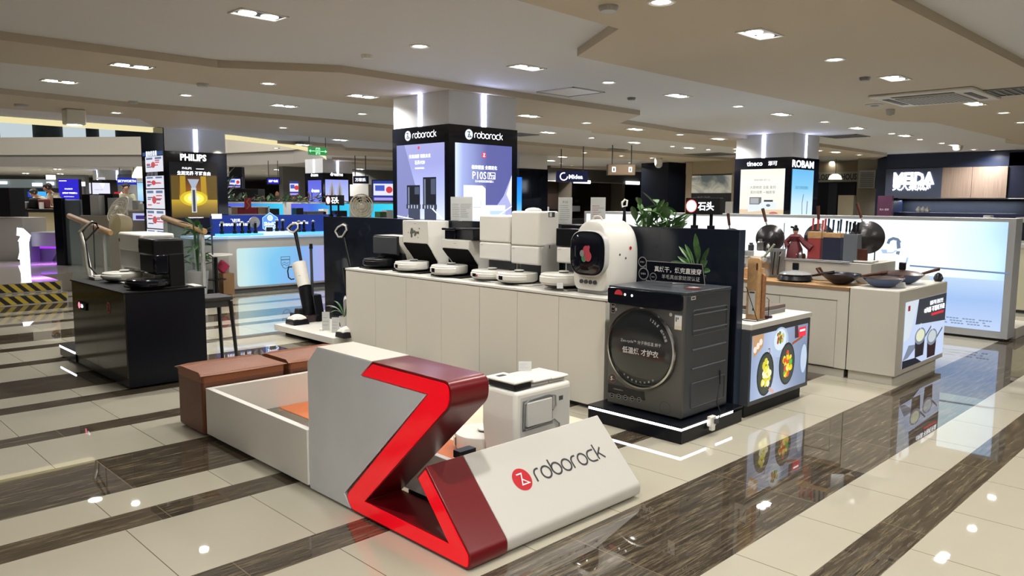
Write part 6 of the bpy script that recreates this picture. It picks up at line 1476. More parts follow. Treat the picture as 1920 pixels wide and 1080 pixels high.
F = frY(13.286, 0, 0); a_, b_, c_, d_ = rng('Y', 13.286, 962, 332, 978, 396); mb = MB(); mb.frect(F, a_, b_, c_-.3, d_, gradient_glow('azure', [(0, (150, 215, 255)), (.5, (30, 150, 250)), (1, (10, 110, 240))], 2, c_-.3, d_, 1.2), .005); mb.build('lit_poster', t)
for (ax, val, q, lab) in (('X', 10.788, (160, 343, 171, 363), 'narrow pale lit screen on the far left column'), ('Y', 35.488, (173, 343, 206, 364), 'wide white lit poster on the far left column')):
    a_, b_, c_, d_ = rng(ax, val, *q); F = frX(val, 0, 0) if ax == 'X' else frY(val, 0, 0)
    if ax == 'X': a_, b_ = -b_, -a_
    mb = MB(); mb.frect(F, a_, b_, c_, d_, G('pale_screen', (222, 222, 240), 1), .01); w_ = b_-a_; mb.text(F, '自动集尘 洗拖', a_+w_*.35, (c_+d_)/2-.05, G('grey_ink2', (140, 140, 165)), wd=w_*.45, off=.02); mb.fr(F, [(a_+w_*.4, d_), (a_+w_*.75, d_), (a_+w_*.6, (c_+d_)/2)], G('white_wing', (245, 245, 250)), .015)
    if ax == 'Y': mb.frect(F, a_+w_*.25, b_-w_*.25, d_+.14, d_+.24, G('header_dim', (190, 190, 200), 1), .01)
    tag(mb.build('column_screen'), lab, 'light box')

# ================================================================== black counter with two docks at left
XBk, YBk = 2.15, 6.679
t = thing('black_counter', (2.48, 7.4, 0), 'black counter with glossy bronze front and small red round logo at left', 'counter')
mb = MB(); mb.box(XBk+.012, 2.82, YBk+.0, 8.10, .02, .806, M_blacklam); mb.build('carcass', t, bevel=.003)
mb = MB(); mb.box(XBk-.01, 2.83, YBk-.01, 8.11, .808, .82, M_blackm); mb.build('top', t)
ys = PX(180, 600, XBk).y
for a_, b_ in ((YBk+.002, ys-.001), (ys+.001, 8.10)):
    mb = MB(); mb.box(XBk, XBk+.012, a_, b_, .10, .804, M_bronze); mb.build('front_panel', t)
F = frX(XBk-.001, 0, 0); mb = MB(); u, v = onX(204, 577, XBk); mred = mat('dull_red_logo', S(150, 62, 58), .4); zmark(mb, F, u, v, .052, mred, M_blackm, .001); mb.build('round_logo', t)
mb = MB(); u, v = onX(155, 573, XBk); mb.box(XBk-.012, XBk-.001, -u-.13, -u+.10, v-.035, v+.035, M_blackm); Fs = frX(XBk-.013, 0, 0)
mb.fdisc(Fs, u-.055, v, .030, glow('sign_pinkwhite', (255, 120, 140), 1.8), .001, 20); mb.text(Fs, '石头', u+.03, v, M_sign, wd=.075, off=.001, bold=.03); mb.build('lit_nameplate', t)
mb = MB(); mb.box(XBk, 2.82, 8.105, 8.62, .02, .10, M_blacklam); mb.box(XBk-.004, XBk+.01, 8.12, 8.62, .10, .118, M_led); mb.box(XBk, 2.82, 8.105, 8.62, .118, .13, M_blackm); mb.build('lit_step', t)
Zk = .82
def big_dock(Xf, ya, yb_, zt_, m_, m2, label, robot_label, rm, X1, win):
    t = thing('robot_dock', ((Xf+X1)/2, (ya+yb_)/2, Zk), label, 'robot dock')
    mb = MB(); mb.box(Xf, X1, ya, yb_, Zk+.28, zt_, m_); mb.build('top_housing', t, bevel=.02, bseg=3)
    mb = MB(); mb.box(Xf+.006, Xf+.14, ya+.006, yb_-.006, Zk+.12, Zk+.30, m2); mb.build('tank_band', t, bevel=.02)
    mb = MB(); mb.box(Xf+.13, X1, ya+.001, yb_-.001, Zk, Zk+.30, m_); mb.build('rear_column', t, bevel=.01)
    mb = MB(); mb.box(Xf-.13, X1+.02, ya-.01, yb_+.01, Zk, Zk+.014, m_); mb.build('ramp', t, bevel=.004)
    mb = MB(); mb.box(Xf-.002, Xf+.002, yb_-.045, yb_-.02, zt_-.09, zt_-.06, M_black); mb.build('badge', t)
    return t
y0, y1 = PX(308, 480, 2.36).y, PX(262, 480, 2.36).y; zt_ = PX(285, 447, 2.36).z
Yb = PX(287, 480, 2.42).y
big_dock(2.42, Yb, PX(259, 480, 2.42).y, PX(272, 447, 2.42).z, M_black, M_blackg, 'black all in one dock with rounded corners on the black counter', '', None, PY(346, 480, Yb).x, True)
Yw2 = PX(249, 470, 2.62).y
YW0, YW1 = PX(265, 480, 2.5).y, PX(223, 480, 2.5).y
wd = big_dock(2.50, YW0, YW1, PX(245, 437, 2.5).z, M_plas, M_plas2, 'white all in one dock beside the black one on the black counter', '', None, 2.80, True)
robot_vac((2.40, PX(270, 525, 2.36).y+.02, Zk+.014), .172, .075, 'shiny black robot vacuum in front of the black dock', M_blackg, win=False, lidar=False)
robot_vac((2.44, (YW0+YW1)/2+.04, Zk+.014), .170, .075, 'white robot vacuum in front of the white dock on the black counter', M_plas)
# handheld floor cleaner: loop handle and slim body
t = thing('handheld_cleaner', (2.33, 7.75, Zk), 'white curved floor cleaner with black loop handle at the left end of the black counter', 'floor cleaner')
P = lambda a, b, x=2.33: PX(a, b, x)
mb = MB(); mb.tube([P(172, 524), P(166, 500), P(159, 465), P(150, 434), P(163, 423), P(173, 416)], [.024, .025, .022, .017, .014, .012], M_plas, 10); mb.tube([P(172, 524), P(180, 523), P(187, 520)], [.02, .018, .014], M_plas, 10); mb.build('curved_body', t, smooth=True)
mb = MB(); mb.tube([P(160, 450), P(155, 434), P(173, 417), P(181, 419), P(184, 427), P(161, 451)], .010, M_black, 8); mb.tube([P(160, 450), P(168, 500), P(184, 518)], .007, M_black, 8); mb.tube([P(175, 420), P(178, 505)], .004, M_black, 6); mb.build('black_grip', t, smooth=True)
mb = MB(); q = P(180, 528); mb.box(2.28, 2.40, q.y-.13, q.y+.05, Zk, Zk+.03, M_plas2); mb.box(2.29, 2.39, q.y-.12, q.y-.04, Zk+.03, Zk+.045, M_plas); mb.build('charging_base', t, bevel=.006)
mb = MB(); p = PZ(362, 524, Zk); mb.box(2.74, 2.81, YBk+.03, YBk+.22, Zk, Zk+.012, M_plas); tag(mb.build('white_tray', bevel=.003), 'flat white tray at the right end of the black counter', 'tray')
# black stool
def stool(cx, cyy, w_, h, label):
    t = thing('bar_stool', (cx, cyy, 0), label, 'stool'); m_ = mat('stool_black', (.02, .02, .02), .45)
    mb = MB(); mb.box(cx-w_/2, cx+w_/2, cyy-w_/2, cyy+w_/2, h-.04, h, m_); mb.build('seat', t, bevel=.01)
    mb = MB(); mb.box(cx-w_/2+.02, cx+w_/2-.02, cyy-w_/2+.02, cyy+w_/2-.02, h-.10, h-.04, m_); mb.build('apron', t)
    for sx in (-1, 1):
        for sy in (-1, 1):
            mb = MB(); mb.tube([(cx+sx*(w_/2-.02), cyy+sy*(w_/2-.02), h-.05), (cx+sx*(w_/2+.015), cyy+sy*(w_/2+.015), 0)], [.022, .016], m_, 4); mb.build('leg', t)
stool(3.07, 7.14, .30, .68, 'black wooden bar stool standing beside the black counter')

# ================================================================== raised floor with hazard taped steps, rails
Mst = mat('stage_floor_stone', (0.42, 0.39, 0.34), .06)
def hazard():
    m = bpy.data.materials.new('hazard_tape'); m.use_nodes = True; nt = m.node_tree; b = nt.nodes['Principled BSDF']
    g = nt.nodes.new('ShaderNodeNewGeometry'); sp = nt.nodes.new('ShaderNodeSeparateXYZ'); nt.links.new(g.outputs['Position'], sp.inputs[0])
    a = nt.nodes.new('ShaderNodeMath'); a.operation = 'ADD'; nt.links.new(sp.outputs[0], a.inputs[0]); nt.links.new(sp.outputs[2], a.inputs[1])
    c = nt.nodes.new('ShaderNodeMath'); c.operation = 'FLOORED_MODULO'; c.inputs[1].default_value = .155; nt.links.new(a.outputs[0], c.inputs[0])
    d = nt.nodes.new('ShaderNodeMath'); d.operation = 'GREATER_THAN'; d.inputs[1].default_value = .0775; nt.links.new(c.outputs[0], d.inputs[0])
    r = nt.nodes.new('ShaderNodeValToRGB'); r.color_ramp.interpolation = 'CONSTANT'; r.color_ramp.elements[0].color = (*S(28, 26, 22), 1); r.color_ramp.elements[1].position = .5; r.color_ramp.elements[1].color = (*S(205, 178, 62), 1)
    nt.links.new(d.outputs[0], r.inputs[0]); nt.links.new(r.outputs[0], b.inputs['Base Color']); b.inputs['Roughness'].default_value = .5
    return m
M_haz = hazard()
p0 = PZ(66, 570); YS = p0.y; XSr = PY(128, 560, YS).x
mb = MB(); mb.box(XSr+.001, 7.0, YS+1.6, 30, 0, .30, Mst); mb.box(7.001, 9.5, 18.0, 30, 0, .30, Mst); mb.box(-8, XSr, YS+.30, 30, .16, .30, Mst); mb.box(-8, XSr, YS+.30, 30, 0, .16, M_isl); o = st('floor_raised', mb); o.name = 'floor.001'
t = thing('entry_steps', (0, YS, 0), 'two low steps with yellow and black hazard tape at far left', 'steps')
mb = MB(); mb.box(-8, XSr, YS, YS+.299, 0, .15, M_isl); mb.box(-8, XSr, YS-.01, YS+.299, .142, .153, Mst); mb.build('step', t)
for (yy, z0, z1) in ((YS-.003, .015, .135), (YS+.297, .165, .290)):
    mb = MB(); mb.box(-8, XSr-.02, yy-.003, yy, z0, z1, M_haz); mb.build('hazard_tape', t)
def at_floor(px, py, z=0.0): return PZ(px, py, z)
RG = [('X', 0)]
def rail(top0, top1, dep0, dep1, label, posts):
    a_, b_ = PD(*top0, dep0), PD(*top1, dep1)
    t = thing('stair_rail', ((a_.x+b_.x)/2, (a_.y+b_.y)/2, 0), label, 'handrail')
    d = (b_-a_).normalized(); s_ = d.cross(Vector((0, 0, 1))).normalized()
    mb = MB(); mb.tube([a_-d*.03, a_, b_, b_+d*.03], [.03, .045, .045, .035], M_bamboo, 10); mb.build('wooden_handrail', t, smooth=True)
    mb = MB(); z0 = 0.02
    mb.add([a_+Vector((0, 0, -.06)), b_+Vector((0, 0, -.06)), (b_.x, b_.y, z0), (a_.x, a_.y, z0)], [(0, 1, 2, 3)], M_railglass)
    k = s_*.012; mb.add([a_+k+Vector((0, 0, -.06)), b_+k+Vector((0, 0, -.06)), Vector((b_.x, b_.y, z0))+k, Vector((a_.x, a_.y, z0))+k], [(3, 2, 1, 0)], M_railglass); mb.build('glass_panel', t)
    for q in posts:
        c_ = a_.lerp(b_, q); mb = MB(); mb.box(c_.x-.02, c_.x+.02, c_.y-.03, c_.y+.03, 0, c_.z-.03, M_lgrey); mb.build('post', t)
rail((130, 405), (206, 436), 12.6, 11.6, 'left wooden handrail with glass panel behind the curved floor cleaner', (.85,))
rail((306, 408), (383, 434), 12.4, 11.4, 'right wooden handrail with glass panel in front of the shaver column', (.05, .95))
# purple lit desk
Zs = .30
def pbox(mb, pxs, dep, depth, m_, zf=None):
    """box whose front, facing the hall axis, covers the pixels pxs at forward distance dep"""
    x0, y0, x1, y1 = pxs; a_, b_ = PD(x0, (y0+y1)/2, dep), PD(x1, (y0+y1)/2, dep); zt_, zb_ = PD((x0+x1)/2, y0, dep).z, PD((x0+x1)/2, y1, dep).z
    if zf is not None: zb_ = zf
    d = Vector((b_.x-a_.x, b_.y-a_.y, 0)); n = Vector((-d.y, d.x, 0)).normalized()
    if n.dot(Vector((_f.x, _f.y, 0))) < 0: n = -n
    A = [Vector((a_.x, a_.y, 0)), Vector((b_.x, b_.y, 0)), Vector((b_.x, b_.y, 0))+n*depth, Vector((a_.x, a_.y, 0))+n*depth]
    vs = [Vector((p.x, p.y, zb_)) for p in A]+[Vector((p.x, p.y, zt_)) for p in A]
    mb.add(vs, [(3, 2, 1, 0), (4, 5, 6, 7), (0, 1, 5, 4), (1, 2, 6, 5), (2, 3, 7, 6), (3, 0, 4, 7)], m_)
    U = d.normalized(); F = (vs[0].copy(), U, Vector((0, 0, 1)), -n); F[0].z = zb_
    return F, d.length, zt_-zb_
def pbtop(name, cat, label, pxs, dep, depth, m_, zf=None, bevel=.004, group=None):
    mb = MB(); r_ = pbox(mb, pxs, dep, depth, m_, zf); return tag(mb.build(name, bevel=bevel), label, cat, group), r_
M_desk = mat('desk_grey', (0.20, 0.21, 0.24), .35); M_purple = glow('purple_light', (150, 40, 250), 1.6)
t = thing('lit_desk', PD(130, 505, 16.0), 'grey reception desk glowing purple underneath at far left', 'desk'); t.location.z = Zs; t['_o'] = tuple(t.location)
mb = MB(); pbox(mb, (58, 436, 212, 463), 15.6, .9, mat('desk_top_grey', (.28, .29, .31), .4)); mb.build('counter_slab', t, bevel=.01)
mb = MB(); F, l, h_ = pbox(mb, (58, 466, 208, 505), 16.0, .6, M_desk, Zs); mb.build('faceted_base', t)
mb = MB(); pbox(mb, (58, 463.0, 208, 466.0), 15.95, .05, M_purple); mb.build('purple_strip', t)
mb = MB(); mb.fr(F, [(l*.27, 0), (l*.36, h_), (l, h_), (l, 0)], mat('desk_dark', (.01, .01, .025), .3), .01); mb.build('dark_facet', t)
area(PD(130, 468, 15.4), 1.5, 30, (.45, .1, 1), rot=(0, 0, 0), sy=.2, shape='RECTANGLE', name='purple_underglow')
t = thing('lit_totem', PD(43, 505, 15.5), 'tall white lit letter totem beside the purple desk', 'sign'); t.location.z = Zs; t['_o'] = tuple(t.location)
mb = MB(); pbox(mb, (42, 444, 58, 503), 15.6, .3, M_desk, Zs); mb.build('backing', t)
mb = MB(); F, l, h_ = pbox(mb, (41, 434, 53, 503), 15.5, .02, M_lgrey, Zs)
W = glow('totem_white', (240, 245, 255), 3.0)
mb.ribbon(F, [(-.06, h_), (l*.3, h_*.98), (l*.9, h_*.86), (l*.1, h_*.62)], .16, W, .03); mb.ribbon(F, [(l*.9, h_*.9), (l*.55, h_*.66), (l*.55, 0)], .20, W, .032); mb.ribbon(F, [(-.05, h_*.22), (l*.6, h_*.16)], .14, W, .034); mb.build('lit_strokes', t)
# counters and goods on the raised floor
pbtop('cream_counter', 'counter', 'cream fronted counter with dark top under the two leaning people', (54, 398, 102, 432), 18.5, .7, mat('cream_panel', S(200, 188, 150), .5), Zs)
pbtop('dark_countertop', 'worktop', 'dark worktop of the cream counter at far left', (44, 392.5, 106, 397.5), 18.4, .9, M_blackm)
pbtop('white_counter', 'counter', 'plain pale counter at the left edge below the black speaker', (-70, 408, 44, 480), 15.9, .8, M_isl, Zs)
pbtop('black_cabinet', 'cabinet', 'tall black box standing on the pale counter at the left edge', (-30, 352, 18, 407), 15.7, .5, M_blackm)
pbtop('dark_monitor', 'monitor', 'tall dark slab monitor in front of the leaning people', (101, 371, 117, 437), 14.8, .12, M_blackg, Zs)
mb = MB(); mb2 = pbox(mb, (117, 374, 151, 437), 14.9, .06, mat('slate_board', S(108, 116, 124), .5), Zs); tag(mb.build('slate_board', bevel=.03), 'grey blue rounded display board right of the dark monitor', 'board')
pbtop('pale_counter', 'counter', 'pale counter carrying black tower machines and a fan', (151, 404, 224, 448), 14.6, .7, mat('taupe_laminate', S(165, 156, 142), .5), Zs)
zz = PD(180, 404, 14.6).z
pbtop('black_tower_machine', 'appliance', 'slim black tower machine on the pale counter', (154, 364, 169, 402), 14.7, .25, M_black, zz+.002)
pbtop('black_tower_machine', 'appliance', 'larger black machine with white front right of the slim one', (186, 363, 212, 401), 14.9, .25, M_black, zz+.002)
pbtop('white_tower_machine', 'appliance', 'white machine with clear tank between two black ones', (169, 366, 186, 402), 14.7, .28, M_plas2, zz+.002)
pbtop('white_humidifier', 'appliance', 'pale square machine behind the tilted desk fan', (202, 371, 236, 402), 14.9, .3, M_plas2, zz+.002)
def fan(c_, r, nrm, label, zf, tilt=0):
    c_ = Vector(c_); t = thing('desk_fan', (c_.x, c_.y, zf), label, 'fan'); q = Vector(nrm).normalized().to_track_quat('Z', 'Y').to_matrix().to_4x4(); M1 = Matrix.Translation(c_) @ q
    mf = mat('fan_cream', S(222, 214, 192), .4)
    mb = MB(M1); 
    for rr_ in (1, .8, .6, .4): mb.tube([(rr_*r*math.cos(a), rr_*r*math.sin(a), .03*(1.1-rr_)) for a in [2*PI*k/28 for k in range(29)]], .006 if rr_ < 1 else .012, mf, 6)
    for k in range(14):
        a = 2*PI*k/14; mb.tube([(.2*r*math.cos(a), .2*r*math.sin(a), .035), (r*math.cos(a), r*math.sin(a), 0)], .003, mf, 5)
    mb.build('guard', t, smooth=True)
    for k in range(5):
        mb = MB(M1); a = 2*PI*k/5; mb.add([(.18*r*math.cos(a), .18*r*math.sin(a), 0), (.85*r*math.cos(a-.35), .85*r*math.sin(a-.35), -.01), (.9*r*math.cos(a), .9*r*math.sin(a), .0), (.8*r*math.cos(a+.35), .8*r*math.sin(a+.35), .015)], [(0, 1, 2, 3)], mat('fan_blade', S(205, 196, 172), .35)); mb.build('blade', t)
    mb = MB(M1); mb.lathe([(0, .05), (.18*r, .045), (.22*r, 0), (.3*r, -.04), (.25*r, -.12), (0, -.13)], (0, 0, 0), mf, 20); mb.build('motor_hub', t, smooth=True)
    mb = MB(); mb.tube([c_-Vector(nrm).normalized()*.08, (c_.x-.02, c_.y-.02, zf+.03)], .02, mf, 8); mb.lathe([(.13, 0), (.13, .012), (.03, .03), (0, .03)], (c_.x-.02, c_.y-.02, zf), mf, 24); mb.build('stand', t, smooth=True)
fan(PD(222, 392, 13.6), .30*.85, (-.9, -.2, .55), 'large pale fan tilted upwards on the pale counter', PD(215, 410, 13.6).z)
pbtop('round_table_base', 'table', 'small pale pedestal under the tilted fan', (205, 411, 228, 470), 13.6, .4, M_isl, Zs)
# pale drum appliance
t = thing('drum_fan', PD(228, 428, 12.6), 'beige drum shaped fan behind the left handrail', 'fan')
c_ = PD(226, 421, 12.8); t.location = (c_.x, c_.y, 0); t['_o'] = tuple(t.location); q = Vector((-.8, -.2, .1)).normalized().to_track_quat('Z', 'Y').to_matrix().to_4x4()
mb = MB(Matrix.Translation(c_) @ q); mb.lathe([(.0, .14), (.10, .13), (.17, .10), (.18, 0), (.15, -.12), (0, -.14)], (0, 0, 0), mat('beige_plastic', S(200, 185, 145), .4), 26); mb.build('drum', t, smooth=True)
mb = MB(); mb.tube([c_, (c_.x, c_.y, .02)], .03, M_plas2, 10); mb.lathe([(.2, 0), (.2, .02), (.03, .05), (0, .05)], (c_.x, c_.y, 0), M_plas2, 24); mb.build('stand', t, smooth=True)
# white purifier cabinet with lit niche
t = thing('white_kiosk', PD(257, 450, 14.2), 'white kiosk with a lit niche between fan and price board', 'kiosk'); t.location.z = Zs; t['_o'] = tuple(t.location)
mb = MB(); pbox(mb, (241, 396, 276, 446), 14.2, .5, mat('kiosk_grey', S(175, 168, 160), .5), Zs); mb.build('body', t, bevel=.01)
mb = MB(); pbox(mb, (239, 393.5, 277, 396.5), 14.15, .55, M_plas); mb.build('top', t)
mb = MB(); F, l, h_ = pbox(mb, (249, 400, 274, 413), 14.18, .01, glow('niche_blue', (185, 195, 240), .9)); mb.frect(F, l*.25, l*.9, .02, h_*.7, G('purple_box', (70, 50, 120), .8), .012); mb.build('lit_niche', t)
pbtop('white_purifier', 'appliance', 'slim pale purifier left of the kiosk top', (248, 376, 256, 393.5), 14.3, .15, M_lgrey)
pbtop('white_cup_box', 'appliance', 'small white box on the kiosk top', (260, 382, 268, 393.5), 14.3, .12, M_plas)
pbtop('white_tower', 'appliance', 'slim white tower standing left of the kiosk', (227, 408, 235, 445), 13.9, .12, M_plas, 0)
# people behind the counter
def person(pel, face, lean, label, shirt, scale=1.0, armfwd=.5, hair=(0.02, 0.017, 0.015), pants=(0.03, 0.03, 0.04)):
    """standing figure grown from a skin skeleton; pel is the point on the floor, face the heading angle, lean the forward bend"""
    o0 = Vector(pel); t = thing('person', o0, label, 'person')
    fw = Vector((math.cos(face), math.sin(face), 0)); sd = Vector((-math.sin(face), math.cos(face), 0)); up = Vector((0, 0, 1))
    def L(f_, s_, z_): return (fw*f_+sd*s_+up*z_)*scale
    hip = .93; 
    def T(f_, s_, z_):   # torso point, bent forward about the hip
        dz_ = z_-hip; return L(f_*math.cos(lean)+dz_*math.sin(lean), s_, hip+dz_*math.cos(lean)-f_*math.sin(lean))
    V = {}; E = []; Rr = {}
    def add(n, p, r, par=None):
        V[n] = p; Rr[n] = r*scale
        if par: E.append((par, n))
    add('pel', T(0, 0, .95), .125); add('wa', T(0, 0, 1.10), .115, 'pel'); add('ch', T(0, 0, 1.30), .135, 'wa'); add('nb', T(0, 0, 1.43), .075, 'ch'); add('nk', T(.02, 0, 1.50), .052, 'nb')
    add('h0', T(.05, 0, 1.57), .070, 'nk'); add('h1', T(.06, 0, 1.64), .085, 'h0'); add('h2', T(.05, 0, 1.70), .070, 'h1')
    add('ns', T(.135, 0, 1.605), .016, 'h1')
    for s_, q in ((1, 'l'), (-1, 'r')):
        add('sh'+q, T(0, s_*.18, 1.40), .058, 'ch'); add('el'+q, T(.10+.1*armfwd, s_*.23, 1.14), .042, 'sh'+q); e_ = V['el'+q]/scale
        w_ = e_+fw*(.22*armfwd+.04)-sd*s_*.10+up*(.02 if armfwd > .4 else -.22); V['wr'+q] = w_*scale; Rr['wr'+q] = .028*scale; E.append(('el'+q, 'wr'+q))
        p_ = (w_+(w_-e_).normalized()*.07)*scale; V['pm'+q] = p_; Rr['pm'+q] = .03*scale; E.append(('wr'+q, 'pm'+q))
        dd = (w_-e_).normalized()
        for k in range(4):
            b_ = p_+sd*(k-1.5)*.018*scale; tip = b_+dd*(.06+.012*(k in (1, 2)))*scale-up*.02*scale
            V['f%d%s' % (k, q)] = tip; Rr['f%d%s' % (k, q)] = .009*scale; E.append(('pm'+q, 'f%d%s' % (k, q)))
        V['th'+q] = w_*scale+dd*.05*scale-sd*s_*.05*scale; Rr['th'+q] = .011*scale; E.append(('wr'+q, 'th'+q))
        add('hp'+q, L(0, s_*.09, .90), .095, 'pel'); add('kn'+q, L(.02, s_*.10, .50), .062, 'hp'+q); add('an'+q, L(-.01, s_*.10, .09), .042, 'kn'+q); add('to'+q, L(.14, s_*.11, .03), .035, 'an'+q)
    def skin(name, keys, edges, mats_, grow=0.0, par=None):
        me = bpy.data.meshes.new(name); idx = {k: i for i, k in enumerate(keys)}
        me.from_pydata([tuple(V[k]) for k in keys], [(idx[a], idx[b]) for a, b in edges], []); me.materials.append(mats_)
        o = bpy.data.objects.new(name, me); COL.objects.link(o); o.parent = par; o['_o'] = t['_o']
        sk = o.modifiers.new('skin', 'SKIN'); sk.use_smooth_shade = True
        for i, k in enumerate(keys):
            me.skin_vertices[0].data[i].radius = (Rr[k]+grow, Rr[k]+grow)
        me.skin_vertices[0].data[0].use_root = True
        s_ = o.modifiers.new('sub', 'SUBSURF'); s_.levels = 1; s_.render_levels = 1
        return o
    skin('body', list(V.keys()), E, M_skin, 0, t)
    ks = ['wa', 'pel', 'ch', 'nb', 'shl', 'shr', 'ell', 'elr']; skin('shirt', ks, [e for e in E if e[0] in ks and e[1] in ks], shirt, .016*scale, t)
    ks = ['pel', 'hpl', 'hpr', 'knl', 'knr', 'anl', 'anr']; skin('trousers', ks, [e for e in E if e[0] in ks and e[1] in ks], mat('dark_trousers', pants, .8), .012*scale, t)
    mh = mat('black_hair', hair, .5); c_ = V['h1']+T(-.012, 0, hip)*0
    mb = MB(Matrix.Translation(o0+V['h1']+(V['h2']-V['h1'])*.35-fw*.018*scale)); 
    q = (V['h2']-V['h0']).normalized().to_track_quat('Z', 'Y').to_matrix().to_4x4(); mb.M = mb.M @ q
    mb.lathe([(.088*scale, -.03*scale), (.104*scale, 0), (.100*scale, .035*scale), (.075*scale, .075*scale), (0, .095*scale)], (0, 0, 0), mh, 18); mb.lathe([(0, -.075*scale), (.07*scale, -.07*scale), (.092*scale, -.03*scale)], (-.02*scale*0, 0, 0), mh, 18)
    h = mb.build('hair', t, smooth=True); h.location = h.location-fw*.028*scale
    mb = MB(); hc = o0+V['h1']; tu = (V['h2']-V['h0']).normalized(); ff = (V['ns']-V['h1']).normalized()
    for s_ in (-1, 1): mb.lathe([(0, -.008), (.009, -.004), (.011, 0), (.009, .004), (0, .008)], tuple(hc+ff*.078*scale+sd*s_*.032*scale+tu*.012), M_ink, 8)
    mb.build('eyes', t)
    mb = MB(); mb.tube([hc+ff*.082*scale+sd*.022-tu*.045, hc+ff*.088*scale-tu*.047, hc+ff*.082*scale-sd*.022-tu*.045], .004, mat('lips', S(160, 95, 88), .5), 6); mb.build('mouth', t)
    for s_ in (-1, 1):
        mb = MB(); mb.lathe([(0, -.028), (.012, -.015), (.014, .01), (0, .026)], tuple(hc+sd*s_*.088*scale), M_skin, 8); mb.build('ear', t, smooth=True)
    return t
M_shirt = mat('white_shirt', S(225, 216, 190), .8)
fp = lambda px, dep, z: Vector((PD(px, 430, dep).x, PD(px, 430, dep).y, z))
person(fp(118, 19.6, Zs), math.radians(190), .42, 'person in white shirt with dark hair leaning forward behind the cream counter', M_shirt, 1.0, .6)
person(fp(95, 20.6, Zs), math.radians(200), .60, 'person with bowed head and cream shirt bending beside the other at the cream counter', mat('cream_shirt', S(205, 192, 165), .8), .97, .7)
person(fp(240, 21, Zs), math.radians(250), .12, 'distant person in pale shirt near the blue lit panel', mat('olive_shirt', S(170, 172, 145), .8), .98, .6)
t = thing('counter_goods', PD(38, 392, 18.4), 'dark bag and red packet heaped on the dark worktop', 'goods')
mb = MB(); pbox(mb, (52, 371, 66, 392), 18.45, .3, M_blackm); mb.build('bag', t, bevel=.05)
mb = MB(); pbox(mb, (70, 373, 84, 391), 18.5, .25, mat('packet_red', S(110, 45, 42), .5)); mb.build('packet', t, bevel=.03)
mb = MB(); pbox(mb, (73, 379, 80, 391.5), 18.4, .05, M_paper); mb.build('paper_tag', t)
pbtop('grey_telephone', 'telephone', 'grey device at the left end of the dark worktop', (38, 378, 50, 392), 18.45, .3, M_mgrey, bevel=.02)

# ================================================================== blue shaver counter
Yc = 12.6
t = thing('shaver_counter', (6.8, 12.9, 0), 'white counter with glowing blue front panel behind the floor washers', 'counter')
xa = 5.75; z1 = PY(500, 446, Yc).z; xb = 8.1
mb = MB(); mb.prism([(xa-.28, Yc+.28), (xa, Yc), (xb, Yc), (xb, Yc+.75), (xa-.28, Yc+.75)], 'z', .06, z1, M_plas2); mb.build('carcass', t, bevel=.01)
mb = MB(); mb.prism([(xa-.2, Yc+.34), (xa+.02, Yc+.06), (xb, Yc+.06), (xb, Yc+.7), (xa-.2, Yc+.7)], 'z', 0, .06, M_mgrey); mb.build('plinth', t)
mb = MB(); mb.prism([(xa-.5, Yc+.25), (xa-.02, Yc-.03), (xb, Yc-.03), (xb, Yc+.75), (xa-.5, Yc+.75)], 'z', z1, z1+.04, mat('lit_counter_edge', S(200, 215, 235), .3, emit=S(120, 190, 255), es=.35)); mb.build('top', t)
F = frY(Yc-.002, 0, 0); q = [onY(*k, Yc) for k in ((443, 466), (600, 463), (600, 530), (447, 538))]
q = fillet([(q[0][0], q[0][1]), (xb-.05, q[0][1]), (xb-.05, q[3][1]), (q[0][0], q[3][1])], {0: .04, 3: .06})
mb = MB(); mb.fr(F, q, gradient_glow('pale_blue_panel', [(0, (205, 225, 215)), (.12, (190, 225, 230)), (.35, (120, 195, 235)), (.6, (130, 175, 235)), (.8, (165, 165, 220)), (1, (205, 220, 235))], 0, 5.85, 7.9, .95, .35), .003)
u, v = onY(535, 492, Yc); s_ = .085; mg = G('shield_grey', (95, 120, 150), .8)
mb.ribbon(F, [(u-s_, v+s_*1.2), (u+s_, v+s_*1.2), (u+s_, v-s_*.3), (u+s_*.6, v-s_), (u, v-s_*1.3), (u-s_*.6, v-s_), (u-s_, v-s_*.3)], .012, mg, .005, True); mb.ribbon(F, [(u-s_, v+s_*.6), (u+s_, v+s_*.6)], .02, mg, .005); mb.ribbon(F, [(u-s_*.8, v-.02), (u-.02, v+.01), (u+.02, v-.02), (u+s_*.8, v)], .01, mg, .005); mb.ribbon(F, [(u-s_*.8, v-.05), (u-.02, v-.03), (u+.02, v-.06), (u+s_*.7, v-.04)], .01, mg, .005)
mb.build('glowing_front', t)
Yb2 = 13.0; a_, b_, c_, d_ = rng('Y', Yb2, 397, 402, 604, 446)
t = thing('shaver_backboard', ((a_+b_)/2, Yb2, 1.0), 'deep blue lit backboard with SkinIQ hexagon above the shaver counter', 'sign')
zt_ = z1+.041; mb = MB(); mb.box(a_, 8.1, Yb2, Yb2+.06, zt_, PY(500, 403, Yb2).z, G('board_blue', (24, 50, 140), .9)); mb.build('board', t)
F = frY(Yb2, 0, 0); mb = MB(); mb.text(F, '飞利浦', *onY(441, 413, Yb2), M_sign, wd=.17, off=.004); mb.text(F, '全球领先的男士理容品牌', *onY(440, 421, Yb2), M_sign, wd=.56, off=.004, bold=.01); mb.text(F, '肌肤智能感应科技', *onY(563, 418, Yb2), M_sign, wd=.34, off=.004, bold=.01); a2, b2 = onY(406, 404.5, Yb2); mb.frect(F, a2-.09, a2+.09, b2-.05, b2+.03, M_sign, .004); mb.build('board_lettering', t)
u, v = onY(505, 418, Yb2); r_ = .185; pts = [(u+r_*.9*math.sin(k*PI/3), v+r_*math.cos(k*PI/3)) for k in range(6)]
